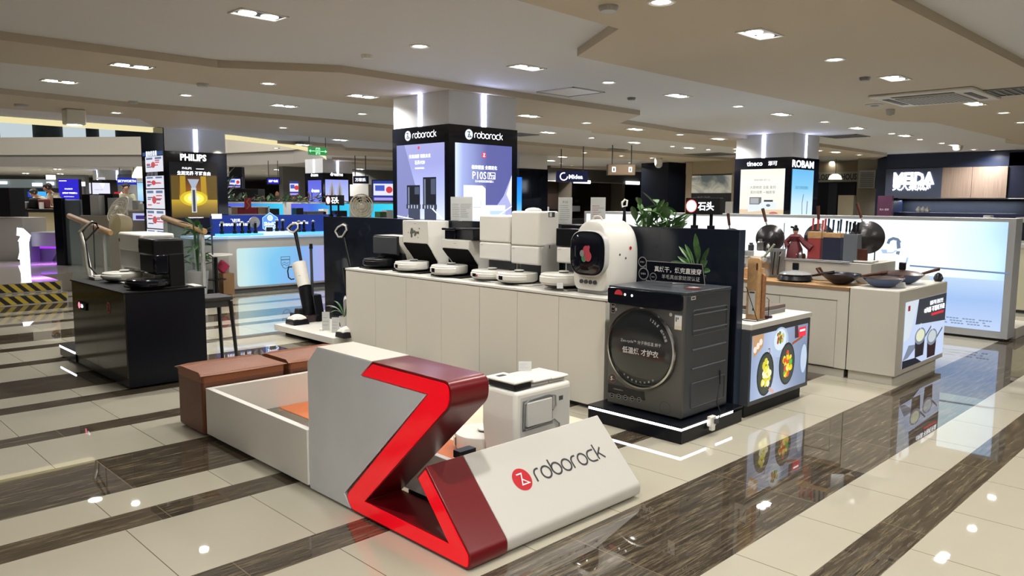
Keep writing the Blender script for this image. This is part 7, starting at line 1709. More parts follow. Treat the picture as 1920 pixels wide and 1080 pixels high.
mb = MB(); mb.fr(F, pts, G('hexagon', (90, 150, 235), 1.1), .03); mb.ribbon(F, pts, .012, G('hex_edge', (160, 210, 255), 1.3), .033, True); mb.ribbon(F, [(u+.045*math.cos(k*PI/8), v+.09+.045*math.sin(k*PI/8)) for k in range(16)], .012, M_sign, .034, True); mb.ribbon(F, [(u+.02*math.cos(k*PI/5), v+.09+.02*math.sin(k*PI/5)) for k in range(10)], .01, M_sign, .034, True)
mb.text(F, 'SkinIQ', u, v-.02, M_sign, wd=.24, off=.035, bold=.02); mb.text(F, '肌肤智感', u, v-.085, M_sign, wd=.2, off=.035, bold=.02); mb.build('hexagon_badge', t)
# lit shaver plinths and shavers
a0 = PY(408, 445, 12.85).x; mb = MB(); mb.box(a0, 8.0, 12.75, 12.95, zt_, zt_+.035, glow('cyan_shelf', (90, 190, 255), 1.3)); mb.box(PY(492, 445, 12.8).x, PY(552, 445, 12.8).x, 12.70, 12.96, zt_, zt_+.06, G('white_shelf', (215, 235, 250), 1.1)); tag(mb.build('lit_shelf'), 'cyan lit strip shelf along the shaver counter', 'shelf')
src = None
def shaver():
    t = thing('electric_shaver', (0, 0, 0), '', 'shaver', 'shavers on the lit strip shelf')
    mb = MB(); mb.lathe([(.035, 0), (.035, .05), (.022, .055), (0, .055)], (0, 0, 0), M_black, 14); mb.build('charging_stand', t, smooth=True)
    mb = MB(); mb.tube([(0, 0, .05), (0, .005, .12), (.0, -.005, .18)], [.02, .024, .02], M_blackg, 10); mb.build('grip', t, smooth=True)
    mb = MB(); mb.lathe([(.0, .175), (.03, .18), (.036, .20), (.0, .215)], (0, -.008, 0), M_steel, 14); mb.build('shaving_head', t, smooth=True)
    return t
places = [(418, 'leftmost shaver on the lit shelf'), (442, 'second shaver from the left on the lit shelf'), (456, 'third shaver from the left on the lit shelf'), (469, 'fourth shaver from the left, leaning'), (481, 'shaver just under the round white mirror'), (521, 'shaver just right of the hexagon badge'), (532, 'thick shaver between hexagon and washer handle'), (562, 'shaver right of the loop handle'), (572, 'second shaver from the right on the lit shelf'), (589, 'rightmost visible shaver on the lit shelf')]
src = shaver()
for i, (px, lab) in enumerate(places):
    o = src if i == 0 else copy_tree(src); p = PY(px, 444, 12.80); o.location = (p.x, 12.83, zt_+.0365); o['label'] = lab
    if 500 < px < 545: o.location.z = zt_+.0615
mb = MB(); p = PY(477, 417, 12.9); mb.lathe([(0, -.01), (.10, -.01), (.10, .01), (0, .01)], (p.x, 12.9, p.z), M_lgrey, 28, ax='y'); mb.tube([(p.x, 12.9, p.z-.1), (p.x, 12.9, zt_+.037)], .008, M_lgrey, 8); mb.cyl((p.x, 12.9, zt_+.0365), .05, .01, M_lgrey, 18); tag(mb.build('round_mirror', smooth=True), 'round white vanity mirror on the shaver counter', 'mirror')
mb = MB(); p = PY(507, 440, 12.75); mb.cbox((p.x, 12.78, zt_+.10), (.10, .05, .075), M_black); tag(mb.build('black_gift_box'), 'small black box under the hexagon badge', 'box')
mb = MB(); mb.tube([PY(396, 405, 12.2), (PY(396, 405, 12.2).x, 12.2, 0)], .012, M_dgrey, 8); tag(mb.build('slim_post'), 'thin dark post left of the blue counter', 'post')
t = thing('bistro_table', (PY(405, 570, 12.3).x, 12.3, 0), 'round white bar table on black stem left of the blue counter', 'table')
cx_ = PY(404, 480, 12.3).x; ht = PY(404, 480, 12.3).z
mb = MB(); mb.lathe([(0, 0), (.26, 0), (.27, .015), (.26, .03), (0, .03)], (cx_, 12.3, ht), M_plas, 30); mb.build('table_top', t, smooth=True)
mb = MB(); mb.cyl((cx_, 12.3, 0.02), .03, ht-.02, M_black, 14); mb.lathe([(.25, 0), (.24, .02), (.03, .05), (0, .05)], (cx_, 12.3, 0), M_black, 28); mb.lathe([(.16, 0), (.16, .015), (.0, .015)], (cx_, 12.3, .28), M_black, 24); mb.build('stem', t, smooth=True)
mb = MB(); p = PY(417, 500, 12.55); mb.M = Matrix.Translation((p.x, 12.55, p.z)) @ Matrix.Rotation(.75, 4, 'Y'); mb.cbox((0, 0, 0), (.17, .1, .17), mat('pink_bag', S(185, 45, 85), .5)); tag(mb.build('pink_bag', bevel=.02), 'crumpled pink bag between bar table and blue counter', 'bag')
mb = MB(); mb.box(cx_+.17, cx_+.36, 12.42, 12.6, .0, p.z-.11, mat('cardboard', S(150, 115, 80), .7)); tag(mb.build('cardboard_box'), 'cardboard box under the pink bag', 'box')
t = thing('potted_plant', PD(375, 520, 12.6), 'leafy plant in a grey pot behind the right handrail', 'plant'); c_ = PD(371, 500, 11.6); t.location = (c_.x, c_.y, 0); t['_o'] = tuple(t.location)
mb = MB(); mb.lathe([(.10, 0), (.15, .50), (.14, .52), (0, .48)], (c_.x, c_.y, 0), M_mgrey, 24); mb.build('pot', t, smooth=True)
mb = MB(); rr = random.Random(4)
for k in range(34):
    a_ = rr.uniform(0, 6.28); z_ = rr.uniform(.55, 1.25); b_ = Vector((c_.x+.1*math.cos(a_), c_.y+.1*math.sin(a_), z_)); leaf(mb, b_, b_+Vector((.15*math.cos(a_), .15*math.sin(a_), rr.uniform(-.1, .12))), .07, M_green, .3, 5)
for k in range(4): mb.tube([(c_.x, c_.y, .48), (c_.x+.05*math.cos(k*1.6), c_.y+.05*math.sin(k*1.6), 1.25)], .01, M_green, 6)
mb.build('foliage', t, smooth=True)

# ================================================================== cyan shelf wall with plants and goods
Yv = 15.2
a_, b_, c_, d_ = rng('Y', Yv, 417, 379, 745, 440)
t = thing('cyan_shelf_wall', ((a_+b_)/2, Yv, 0), 'long white back wall with cyan and violet lit panels behind the blue counter', 'shelf wall')
mb = MB(); mb.box(a_, b_+3.2, Yv, Yv+.4, 0, PY(580, 379, Yv).z, M_plas2); mb.build('frame', t)
mb = MB(); F = frY(Yv-.001, 0, 0)
zA, zB = PY(580, 382, Yv).z, PY(580, 412, Yv).z
for k, (x0, x1) in enumerate(((421, 531), (546, 655), (696, 737))):
    ua, ub = onY(x0, 395, Yv)[0], onY(x1, 395, Yv)[0]
    mb.frect(F, ua, ub, zB, zA, gradient_glow('cyan_panel%d' % k, [(0, (85, 85, 220)), (.35, (60, 110, 225)), (.8, (30, 190, 235)), (1, (60, 200, 240))] if k < 2 else [(0, (40, 200, 240)), (1, (60, 215, 240))], 0, ua, ub, .95), .004)
mb.build('lit_panels', t)
rr = random.Random(11)
mb = MB(); z0 = PY(580, 379, Yv).z
for k in range(150):
    px = rr.uniform(424, 640); p = PY(px, 376, Yv+.15); s_ = rr.uniform(.06, .14); b_ = Vector((p.x, Yv+.1+rr.uniform(-.1, .15), z0+rr.uniform(.0, .10)))
    leaf(mb, b_, b_+Vector((rr.uniform(-1, 1), rr.uniform(-.8, .4), rr.uniform(-.2, 1))).normalized()*s_*1.3, s_*.7, M_green if k % 4 else mat('autumn_leaf', S(120, 80, 60), .5), .2, 4)
tag(mb.build('trailing_foliage', smooth=True), 'row of dark green trailing leaves along the top of the cyan wall', 'plant', kind='stuff')
for (x0, x1, y0_, lab, m_) in ((505, 524, 391, 'black boxed gadget left of the white divider', M_black), (556, 569, 390, 'small black box right of the white divider', M_black), (576, 612, 396, 'low dark device in front of the violet panel', M_dgrey), (628, 651, 395, 'black box behind the small post sign', M_black), (712, 724, 397, 'green jar in front of the cyan panel beside the fan', M_green), (725, 737, 394, 'pale box at the right end of the cyan shelf', M_plas2), (606, 616, 392, 'cream bottle in front of the violet panel', M_plas)):
    a_, b_, c_, d_ = rng('Y', Yv-.5, x0, y0_, x1, 406); mb = MB(); mb.box(a_, b_, Yv-.5, Yv-.3, 1.2, d_, m_); tag(mb.build('shelf_item', bevel=.006), lab, 'box')
mb = MB(); a_, b_, c_, d_ = rng('Y', Yv-.55, 421, 404, 745, 412); mb.box(a_, b_+.6, Yv-.6, Yv-.02, 1.16, 1.199, M_plas2); mb.box(a_, b_+.6, Yv-.55, Yv-.05, 0, 1.16, M_plas2); tag(mb.build('shelf_counter'), 'white counter in front of the cyan shelf wall', 'counter')
t = thing('gift_box_display', (PY(462, 400, Yv-.8).x, Yv-.8, 1.0), 'red and cream gift box display standing in front of the cyan panel', 'display')
a_, b_, c_, d_ = rng('Y', Yv-.8, 427, 387, 501, 401); mb = MB(); mb.box(a_, b_, Yv-.9, Yv-.62, 0, c_, M_plas2); mb.box(a_, b_, Yv-.9, Yv-.62, d_-.02, d_, M_plas); mb.box(a_, a_+.03, Yv-.9, Yv-.62, c_, d_, M_plas); mb.box(b_-.03, b_, Yv-.9, Yv-.62, c_, d_, M_plas); mb.build('stand', t)
M_rb = mat('gift_red', S(160, 40, 48), .5)
for x0, x1, m_ in ((433, 446, M_bamboo), (447, 482, M_rb), (484, 498, M_bamboo)):
    a_, b_, c_, d_ = rng('Y', Yv-.85, x0, 389, x1, 401); mb = MB(); mb.box(a_, b_, Yv-.85, Yv-.65, c_, d_, m_); mb.build('gift_box', t, bevel=.004)
a_, b_, c_, d_ = rng('Y', Yv-.92, 459, 371, 471, 393); mb = MB(); mb.box(a_, b_, Yv-.92, Yv-.90, c_, d_, M_rb); mb.ribbon(frY(Yv-.921, (a_+b_)/2, (c_+d_)/2), [(.03, .1), (-.03, .04), (.03, -.03), (-.03, -.1)], .015, mat('gold_print', S(200, 130, 70), .4), .002); mb.build('red_banner', t)
fan(PY(678, 387, 11.6), abs(PY(697, 387, 11.6).x-PY(659, 387, 11.6).x)/2, (-.25, -.97, .05), 'round white fan with cream guard right of the small post sign', 1.0)
fc = PY(678, 387, 11.6); mb = MB(); mb.box(fc.x-.35, fc.x+.35, 11.4, 12.0, 0, 1.0, M_plas2); tag(mb.build('fan_plinth'), 'white plinth under the round white fan', 'plinth')
# leaves to the right of the shaver column and television
t = thing('tall_plant', (PY(422, 340, 14.1).x, 14.1, 0), 'dark palm like plant right of the shaver column', 'plant'); c_ = PY(422, 340, 14.1)
mb = MB(); mb.lathe([(.15, 0), (.2, .4), (0, .38)], (c_.x, 14.1, 0), M_dgrey, 18); mb.tube([(c_.x, 14.1, .38), (c_.x, 14.1, 1.9)], .03, M_dwood, 8); mb.build('pot_and_trunk', t, smooth=True)
mb = MB()
for k in range(30):
    a_ = k*2.4; z_ = 1.6+.5*((k*7) % 10)/10; b_ = Vector((c_.x, 14.1, z_)); leaf(mb, b_, b_+Vector((.25*math.cos(a_), .25*math.sin(a_), rr.uniform(-.05, .28))), .05, M_green, .3, 5)
mb.build('fronds', t, smooth=True)
def screen_box(name, cat, label, q, dep, depth, m_frame, mface, inset_=.03, txt=None, hang=False, graphics=None, tw=.7, legs=False):
    mb = MB(); F, l, h_ = pbox(mb, q, dep, depth, m_frame); t = thing(name, (F[0]+F[1]*l/2), label, cat); mb.build('casing', t)
    mb = MB(); mb.frect(F, inset_, l-inset_, inset_, h_-inset_, mface, .004)
    if graphics: graphics(mb, F, l, h_)
    if txt: mb.text(F, txt, l/2, h_/2, M_sign, wd=l*tw, off=.012, bold=.02)
    mb.build('face', t)
    if hang:
        for k in (.15, .85): mb = MB(); p = F[0]+F[1]*l*k+Vector((0, 0, h_)); mb.tube([p, (p.x, p.y, ZH-.003)], .012, M_dgrey, 6); mb.build('hanger_rod', t)
    if legs:
        for k in (.1, .9): mb = MB(); p = F[0]+F[1]*l*k; mb.box(p.x-.03, p.x+.03, p.y-.03, p.y+.03, 0.0, p.z, m_frame); mb.build('support_post', t)
    return t
def promo(mb, F, l, h_):
    mb.frect(F, l*.08, l*.92, h_*.3, h_*.82, G('promo_white', (225, 225, 240)), .008); mb.frect(F, l*.15, l*.55, h_*.5, h_*.75, G('promo_blue', (70, 90, 190)), .01); mb.fdisc(F, l*.75, h_*.55, h_*.15, G('promo_red', (205, 60, 70)), .01, 14); mb.frect(F, l*.1, l*.9, h_*.08, h_*.2, G('promo_bar', (170, 150, 215)), .009)
pbtop('black_display_frame', 'frame', 'tall black panel behind the television right of the shaver column', (430, 313, 454, 372), 18.75, .2, M_blackm, 0)
screen_box('television', 'television', 'television with blue and white promotion right of the shaver column', (426, 332, 453, 353), 17.9, .08, M_black, G('tv_blue', (40, 55, 160)), graphics=promo)
pbtop('dark_low_cabinet', 'cabinet', 'dark cabinet under the television behind the foliage', (430, 354, 484, 372), 18.1, .5, M_blackm, 0)
screen_box('hanging_sign', 'sign', 'blue lit hanging sign with white lettering in the distance', (500, 333, 525, 346), 24, .15, M_black, G('deep_blue_sign', (40, 40, 200)), txt='创维电视', hang=True)
screen_box('promotion_poster', 'poster', 'distant blue and white double promotion poster left of the dreame column', (542, 339, 561, 368), 26, .1, M_dgrey, G('tv_blue', (40, 55, 160)), graphics=promo, legs=True)
screen_box('hanging_sign', 'sign', 'dark hanging sign with white Chinese lettering right of the dreame column', (662, 330, 690, 344), 20, .12, M_blackm, G('navy_sign', (15, 20, 50)), txt='万家乐', hang=True)
screen_box('promotion_poster', 'poster', 'blue lit promotion poster immediately left of the robot column', (697, 337, 741, 379), 19, .1, M_dgrey, G('tv_blue2', (35, 60, 150)), graphics=promo, legs=True)
pbtop('white_cupboard', 'cupboard', 'pale cream wall cupboard right of the dreame column', (656, 346, 691, 368), 21, .5, M_plas2)
pbtop('dark_low_shelf', 'shelf', 'dark shelf under the pale cream cupboard', (656, 369, 700, 380), 21, .5, M_black, 0)
# shop fronts at the far left
pbtop('shop_fascia', 'fascia', 'grey teal shop fascia beam at far left', (-60, 336, 105, 352), 27, .4, mat('teal_fascia', S(110, 122, 124), .5))
pbtop('shop_back_wall', 'wall panel', 'dark teal shop wall under the far left fascia', (-60, 351, 118, 440), 29, .3, mat('teal_dark', S(24, 32, 38), .5))
for q, lab in (((-8, 340, 11, 345), 'white lit lettering at the left edge of the fascia'), ((60, 343, 77, 349), 'white lit lettering in the middle of the teal fascia'), ((87, 341, 99, 347), 'white lit lettering at the right end of the teal fascia')):
    pbtop('lit_lettering', 'sign', lab, q, 26.9, .08, M_sign)
pbtop('upper_lamp', 'lamp', 'bright white hanging lamp above the teal fascia', (86, 328, 95, 337), 27.2, .3, M_sign)
for q, c_, lab in (((8, 356, 14, 371), (110, 205, 255), 'narrow cyan lit screen at far left'), ((15, 356, 26, 369), (25, 45, 110), 'dark blue screen beside the narrow cyan one'), ((27, 357, 30, 380), (120, 190, 220), 'thin vertical lit strip at far left'), ((51, 358, 62, 371), (30, 70, 180), 'small blue screen left of the people'), ((66, 358, 88, 371), (70, 170, 235), 'wide sky blue television left of the leaning people')):
    screen_box('wall_screen', 'screen', lab, q, 28.5, .06, M_black, G('scr_%d' % q[0], c_), .02)
pbtop('grey_shop_wall', 'wall panel', 'plain grey wall behind the blue purple poster', (105, 328, 160, 400), 29.5, .3, M_wallg)
def violet(mb, F, l, h_):
    mb.text(F, '全场5折 嗨购盛典上', l*.55, h_*.32, M_sign, wd=l*.75, off=.01, bold=.02); mb.text(F, '家电焕新季', l*.5, h_*.52, M_sign, wd=l*.4, off=.01); mb.frect(F, l*.05, l*.42, h_*.9, h_*.93, M_sign, .01); mb.text(F, '好礼送不停 至高省2000', l*.5, h_*.14, M_sign, wd=l*.5, off=.01)
screen_box('standing_poster', 'poster', 'large blue violet poster with white Chinese characters behind the leaning people', (110, 336, 148, 374), 22, .15, M_black, G('violet_blue', (45, 35, 200), .95), 0, graphics=violet, legs=True)
screen_box('lit_lettering_sign', 'sign', 'white lit sign right of the blue violet poster', (149, 341, 160, 349), 27, .1, M_dgrey, M_sign, 0, legs=True)
screen_box('shop_sign', 'sign', 'blue SKYWORTH lit sign above the red poster', (219, 333, 257, 346), 30, .2, M_black, G('sky_sign', (25, 50, 190), .8), .0, txt='SKYWORTH', tw=.88, hang=True)
pbtop('dark_shop_wall', 'wall panel', 'dark wall of the shop under the blue SKYWORTH sign', (206, 327, 275, 400), 33, .3, M_wallg)
screen_box('red_poster', 'poster', 'red poster with white star shape behind the tilted fan', (214, 360, 236, 374), 27, .1, M_red, G('poster_red', (205, 30, 45), .9), .02, legs=True, graphics=lambda mb, F, l, h_: mb.ribbon(F, [(l*.4, h_*.3), (l*.65, h_*.85), (l*.9, h_*.3), (l*.4, h_*.62), (l*.9, h_*.62)], .06, M_sign, .01, True))
screen_box('blue_panel', 'light box', 'tall pale blue lit panel beside the distant person', (257, 342, 271, 378), 20, .1, M_black, gradient_glow('sky_panel', [(0, (90, 140, 230)), (.6, (190, 230, 255)), (1, (90, 170, 240))], 2, 1.2, 2.2, 1.0), .01, legs=True)
mb = MB(); c_ = PD(263, 334, 20.45); mb.lathe([(.20, 0), (.20, .06), (.13, .22), (.07, .30), (0, .30)], (c_.x, c_.y, c_.z), glow('lit_cone', (250, 238, 205), 1.4), 22); tag(mb.build('cone_lamp', smooth=True), 'white lit cone on the column top left of the price board', 'lamp')
mb = MB(); pbox(mb, (256, 334, 272, 345), 20.3, .35, M_colw, 0); tag(mb.build('narrow_column'), 'narrow pale column behind the lit cone', 'column')

# ================================================================== kitchen store behind the middle
Yk = 17.8
def kr(q): return rng('Y', Yk, *q)
x_l, x_r = PY(960, 360, Yk).x, PY(1300, 360, Yk).x
t = thing('kitchen_store', ((x_l+x_r)/2, Yk, 0), 'dark kitchen showroom with grey fascia behind the robot docks', 'shop front')
M_kd = mat('kitchen_dark_panel', (0.018, 0.018, 0.02), .4); M_kf = mat('kitchen_fascia', (0.10, 0.095, 0.09), .45); M_kb = mat('kitchen_brown', S(58, 45, 40), .4)
mb = MB(); mb.box(x_l-1, x_r, Yk+2.0, Yk+2.2, 0, ZH-.004, M_kd); mb.build('back_wall', t)
a_, b_, c_, d_ = kr((983, 322, 1290, 342)); mb = MB(); mb.box(a_, x_r, Yk, Yk+.3, c_, ZH-.004, M_kf); mb.build('fascia', t)
mb = MB(); mb.box(x_l, x_r, Yk-.02, Yk+.02, c_-.03, c_, M_lgrey); mb.build('fascia_edge', t)
for x0, x1 in ((1068, 1072), (1166, 1171)):
    a_, b_, _, _ = kr((x0, 350, x1, 400)); mb = MB(); mb.box(a_, b_, Yk, Yk+2, 0, c_, mat('kitchen_post', S(120, 112, 100), .4)); mb.build('pilaster', t)
a_, b_, _, _ = kr((1045, 350, 1067, 400)); mb = MB(); mb.box(a_, b_, Yk+.5, Yk+2, 0, c_, M_kb); mb.build('brown_panel', t)
a_, b_, _, _ = kr((1140, 350, 1165, 400)); mb = MB(); mb.box(a_, b_, Yk+.5, Yk+2, 0, c_, M_kb); mb.build('brown_panel', t)
a_, b_, c2, d2 = kr((982, 364, 1046, 395)); mb = MB(); mb.box(a_, b_, Yk+.8, Yk+1, 0, d2, mat('slate_wall', S(52, 50, 44), .4)); mb.box(a_, b_, Yk+.7, Yk+1, d2, d2+.03, M_lgrey); F = frY(Yk+.799, 0, 0)
for k in range(3): mb.frect(F, a_+(b_-a_)*.45, a_+(b_-a_)*(.62+.04*k), d2-.15-.12*k, d2-.12-.12*k, G('faint_white', (200, 200, 190), .8), .003)
mb.build('slate_panel', t)
for q in ((990, 333.5, 1020, 341), (1075, 338, 1105, 344), (1173, 340, 1197, 346)):
    a_, b_, c2, d2 = kr(q); mb = MB(); mb.box(a_, b_, Yk-.06, Yk-.0, c2, d2, M_sign); mb.build('lit_name_panel', t)
for x0, x1 in ((1073, 1086), (1106, 1117), (1136, 1147)):
    a_, b_, c2, d2 = kr((x0, 347, x1, 375)); mb = MB(); mb.box(a_, b_, Yk+1.6, Yk+1.9, c2, d2+.1, M_steel); cx_ = (a_+b_)/2; mb.prism([(cx_-.45, c2-.10), (cx_+.45, c2-.10), (cx_+.2, c2), (cx_-.2, c2)], 'y', Yk+1.4, Yk+1.9, M_steel); tag(mb.build('range_hood'), {1073: 'left', 1106: 'middle', 1136: 'right'}[x0]+' steel range hood of the three in the dark kitchen showroom', 'range hood')
pbk = [((1046, 392, 1075, 402), M_black, 'black oven front under the middle hoods'), ((1084, 386, 1100, 397), M_mgrey, 'grey appliance between the two clear cards'), ((1074, 396, 1078, 400), M_sign, 'small lit spot under the left hood'), ((1015, 388, 1042, 399), M_lgrey, 'row of pale kettles on the slate counter'), ((989, 372, 1000, 388), M_lgrey, 'upright grey panel left of the slate lettering')]
for q, m_, lab in pbk:
    a_, b_, c2, d2 = kr(q); mb = MB(); mb.box(a_, b_, Yk+.3, Yk+.6, c2, d2, m_); tag(mb.build('kitchen_appliance', bevel=.01), lab, 'appliance')
a_, b_, c2, d2 = kr((975, 402, 1170, 415)); mb = MB(); mb.box(a_, b_, Yk-.6, Yk-.06, 0, c2+.1, M_kd); tag(mb.build('showroom_counter'), 'dark counter along the front of the kitchen showroom', 'counter')
for k, (px, py) in enumerate(((1022, 341), (1050, 341), (1120, 345), (1150, 345), (1185, 347), (1100, 380))):
    p = PY(px, py, Yk+1.2); d = bpy.data.lights.new('shelf_spot', 'SPOT'); d.energy = 18; d.spot_size = 1.7; d.spot_blend = .7; d.color = (1, .95, .88); d.shadow_soft_size = .04; o = bpy.data.objects.new('shelf_spot', d); COL.objects.link(o); o.location = (p.x, Yk+1.2, min(p.z, 2.5))
t = screen_box('hanging_sign', 'sign', 'hanging dark blue sign with white Midea lettering', (1043, 321, 1102, 341), 17.0, .14, M_navy, G('midea_blue', (12, 18, 55), .9), .0, hang=True, graphics=lambda mb, F, l, h_: (mb.text(F, 'Midea', l*.62, h_*.48, M_sign, wd=l*.44, off=.008, bold=.02), mb.ribbon(F, [(l*.24+h_*.34*math.cos(a), h_*.5+h_*.34*math.sin(a)) for a in [2*PI*k/20 for k in range(4, 21)]], h_*.09, M_sign, .009)))
t = screen_box('hanging_direction_sign', 'sign', 'brown rounded hanging direction sign with two white pictograms', (1140, 308, 1191, 328), 16.5, .25, mat('sign_brown', S(98, 82, 66), .4), mat('sign_brown2', S(118, 100, 80), .4), .01, hang=True, graphics=lambda mb, F, l, h_: (mb.frect(F, l*.15, l*.28, h_*.28, h_*.75, M_sign, .008), mb.frect(F, l*.76, l*.88, h_*.28, h_*.75, M_sign, .008), mb.frect(F, l*.19, l*.24, h_*.35, h_*.65, M_ink, .01), mb.frect(F, l*.80, l*.84, h_*.35, h_*.65, M_ink, .01)))
# upright white handle in the showroom
t = thing('floor_washer', PD(1170, 420, 9.0), 'distant upright floor washer with white loop handle left of the green plant', 'floor washer'); t.location.z = 0; t['_o'] = tuple(t.location)
P = lambda a, b: PD(a, b, 9.0)
mb = MB(); h = [P(1166, 380), P(1172, 374), P(1176, 376), P(1175, 386), P(1167, 388)]; mb.tube(h+[h[0]], .012, M_plas, 8); mb.build('handle_grip', t, smooth=True)
mb = MB(); b_ = P(1171, 388); mb.tube([b_, (b_.x, b_.y, .8), (b_.x, b_.y, .05)], [.012, .06, .07], M_black, 12); mb.box(b_.x-.13, b_.x+.13, b_.y-.12, b_.y+.12, 0, .07, M_black); mb.build('body', t, smooth=True)
# green plant behind the partition
c_ = PX(1235, 425, 5.75); t = thing('potted_plant', (5.75, c_.y, 0), 'tall leafy green plant rising behind the partition next to the mini washer', 'plant')
mb = MB(); mb.lathe([(.15, 0), (.19, .75), (.17, .78), (0, .74)], (5.75, c_.y, 0), M_plas2, 24); mb.build('planter', t, smooth=True)
B = Vector((5.75, c_.y, .75)); rr = random.Random(21); mbs = MB(); mb = MB()
stems = ((1200, 385), (1189, 405), (1212, 395), (1232, 380), (1252, 410), (1268, 398), (1282, 412), (1222, 405), (1243, 398), (1262, 420), (1207, 418))
for k, (px, py) in enumerate(stems):
    e = PX(px, py, 5.75+rr.uniform(-.12, .12)); mid = B.lerp(e, .5)+Vector((0, 0, .08)); mbs.tube([B, mid, e], .006, M_green2, 6)
    for j in range(9):
        q = .52+.48*j/8; b_ = (mid.lerp(e, (q-.5)*2)) if q > .5 else mid; a_ = rr.uniform(0, 6.28); dv = Vector((math.cos(a_)*.7, math.sin(a_), rr.uniform(.1, .8))).normalized()
        leaf(mb, b_, b_+dv*rr.uniform(.13, .2), rr.uniform(.05, .075), mat('plant_leaf_light', S(92, 128, 78), .4, var=.3, bscale=18), .25, 6)
mbs.build('stems', t, smooth=True); mb.build('leaves', t, smooth=True)

# ================================================================== shops behind the light-box wall
XN = 20.2
def nr(q, X=XN): return rng('X', X, *q)
t = thing('navy_shop', (XN, 5.2, 0), 'navy blue shop front with glowing white letters and a wood panel at right', 'shop front')
a_, b_, c_, d_ = nr((1663, 285, 2120, 315)); mb = MB(); mb.box(XN, XN+.5, a_-4, b_, PX(1760, 314, XN).z, ZH-.004, M_navy); mb.build('upper_fascia', t)
a1, b1, c1_, d1_ = nr((1662, 316, 1767, 371)); mb = MB(); mb.box(XN-.06, XN+.3, a1, b1, c1_, d1_, mat('slate_blue_panel', S(62, 70, 92), .5)); mb.build('letter_panel', t)
a2, b2, c2, d2 = nr((1767, 313, 1889, 371)); 
def woodmat():
    m = mat('fluted_wood', S(140, 122, 112), .5); nt = m.node_tree; b = nt.nodes['Principled BSDF']; g = nt.nodes.new('ShaderNodeTexCoord'); mp = nt.nodes.new('ShaderNodeMapping'); mp.inputs['Scale'].default_value = (1, 28, 1.2); n = nt.nodes.new('ShaderNodeTexNoise'); n.inputs['Scale'].default_value = 1.5; r = nt.nodes.new('ShaderNodeValToRGB'); r.color_ramp.elements[0].color = (*S(118, 100, 92), 1); r.color_ramp.elements[1].color = (*S(165, 146, 132), 1)
    nt.links.new(g.outputs['Object'], mp.inputs[0]); nt.links.new(mp.outputs[0], n.inputs['Vector']); nt.links.new(n.outputs['Fac'], r.inputs[0]); nt.links.new(r.outputs[0], b.inputs['Base Color']); return m
M_wp = woodmat(); ym = PX(1823, 340, XN).y
for (p_, q_) in ((a2, ym-.004), (ym+.004, b2)): mb = MB(); mb.box(XN-.05, XN+.3, p_, q_, c2, d2, M_wp); mb.build('wood_panel', t)
mb = MB(); mb.box(XN, XN+.3, a2-5, a2, c2, d2+.3, mat('near_black_navy', (.006, .009, .03), .4)); mb.build('dark_side_panel', t)
F = frX(XN-.065, 0, 0); mb = MB(); Mg = glow('halo_white', (235, 242, 255), 3.5); u, v = onX(1713.5, 334.5, XN-.065); mb.text(F, 'MEIDA', u, v, Mg, wd=abs(onX(1675, 334, XN)[0]-onX(1752, 334, XN)[0]), h=.30, off=.02, bold=.05); u, v = onX(1712, 347.5, XN-.065); mb.text(F, '美大集成灶', u, v, Mg, wd=abs(onX(1674, 347, XN)[0]-onX(1751, 347, XN)[0]), h=.27, off=.02, bold=.03); mb.build('glowing_letters', t)
mb = MB(); mb.box(XN+1.4, XN+1.6, a1-8, b1+.4, 0, c1_+.1, mat('navy_niche', S(46, 50, 62), .5)); mb.box(XN, XN+1.5, a1-8, b1-.3, c1_-.02, c1_+.0, M_lgrey); mb.build('niche_back', t)
mb = MB(); mb.box(XN-.1, XN+.6, a1-8, b1-.25, 0, PX(1760, 399, XN).z, mat('navy_counter', S(22, 26, 52), .35)); mb.build('navy_counter', t)
a_, b_, c_, d_ = nr((1645, 367, 1672, 404), XN-.6); mb = MB(); mb.box(XN-.6, XN-.5, a_, b_, 0, d_, mat('maroon_stand', S(68, 32, 58), .4)); mb.text(frX(XN-.601, 0, 0), '美大 爆款', -(a_+b_)/2, d_-.33, M_lgrey, wd=(b_-a_)*.65, off=.004); tag(mb.build('maroon_totem'), 'maroon standing poster left of the navy shop niche', 'poster')
mb = MB(); a_, b_, c_, d_ = nr((1638, 298, 1664, 420), XN+.4); mb.box(XN+.55, XN+1.2, b_-.45, b_, 0, ZL+.05, M_navy); tag(mb.build('navy_side_wall'), 'narrow navy wall at the left corner of the navy shop', 'wall panel')
for k, px in enumerate((1722, 1731, 1739)):
    p = PX(px, 396, XN+.2); mb = MB(); mb.lathe([(.05, 0), (.07, .05), (.05, .10), (.01, .15), (0, .15)], (XN+.2, p.y, PX(1760, 399, XN).z+.002), M_lgrey, 12); tag(mb.build('ceramic_jar', smooth=True), ['left', 'middle', 'right'][k]+' of three small pale jars on the navy counter', 'jar')
for k, px in enumerate((1682, 1740, 1795, 1860)):
    d = bpy.data.lights.new('niche_light', 'AREA'); d.shape = 'RECTANGLE'; d.size = .1; d.size_y = 1.0; d.energy = 8; d.color = (.8, .88, 1); o = bpy.data.objects.new('niche_light', d); COL.objects.link(o); p = PX(px, 372, XN+1.0); o.location = (XN+1.1, p.y, c1_-.06)
p = PX(1860, 286, XN-.35); d = bpy.data.lights.new('wall_spot', 'SPOT'); d.energy = 120; d.spot_size = .9; d.spot_blend = .6; d.color = (1, .95, .85); d.shadow_soft_size = .03; o = bpy.data.objects.new('wall_spot', d); COL.objects.link(o); o.location = (XN-.30, p.y, 2.76); o.rotation_euler = (0, math.radians(12), 0)
LAMP = place_lamp('R', XN-.30, p.y, ZH, 'bright downlight washing the navy wall above the wood panel')
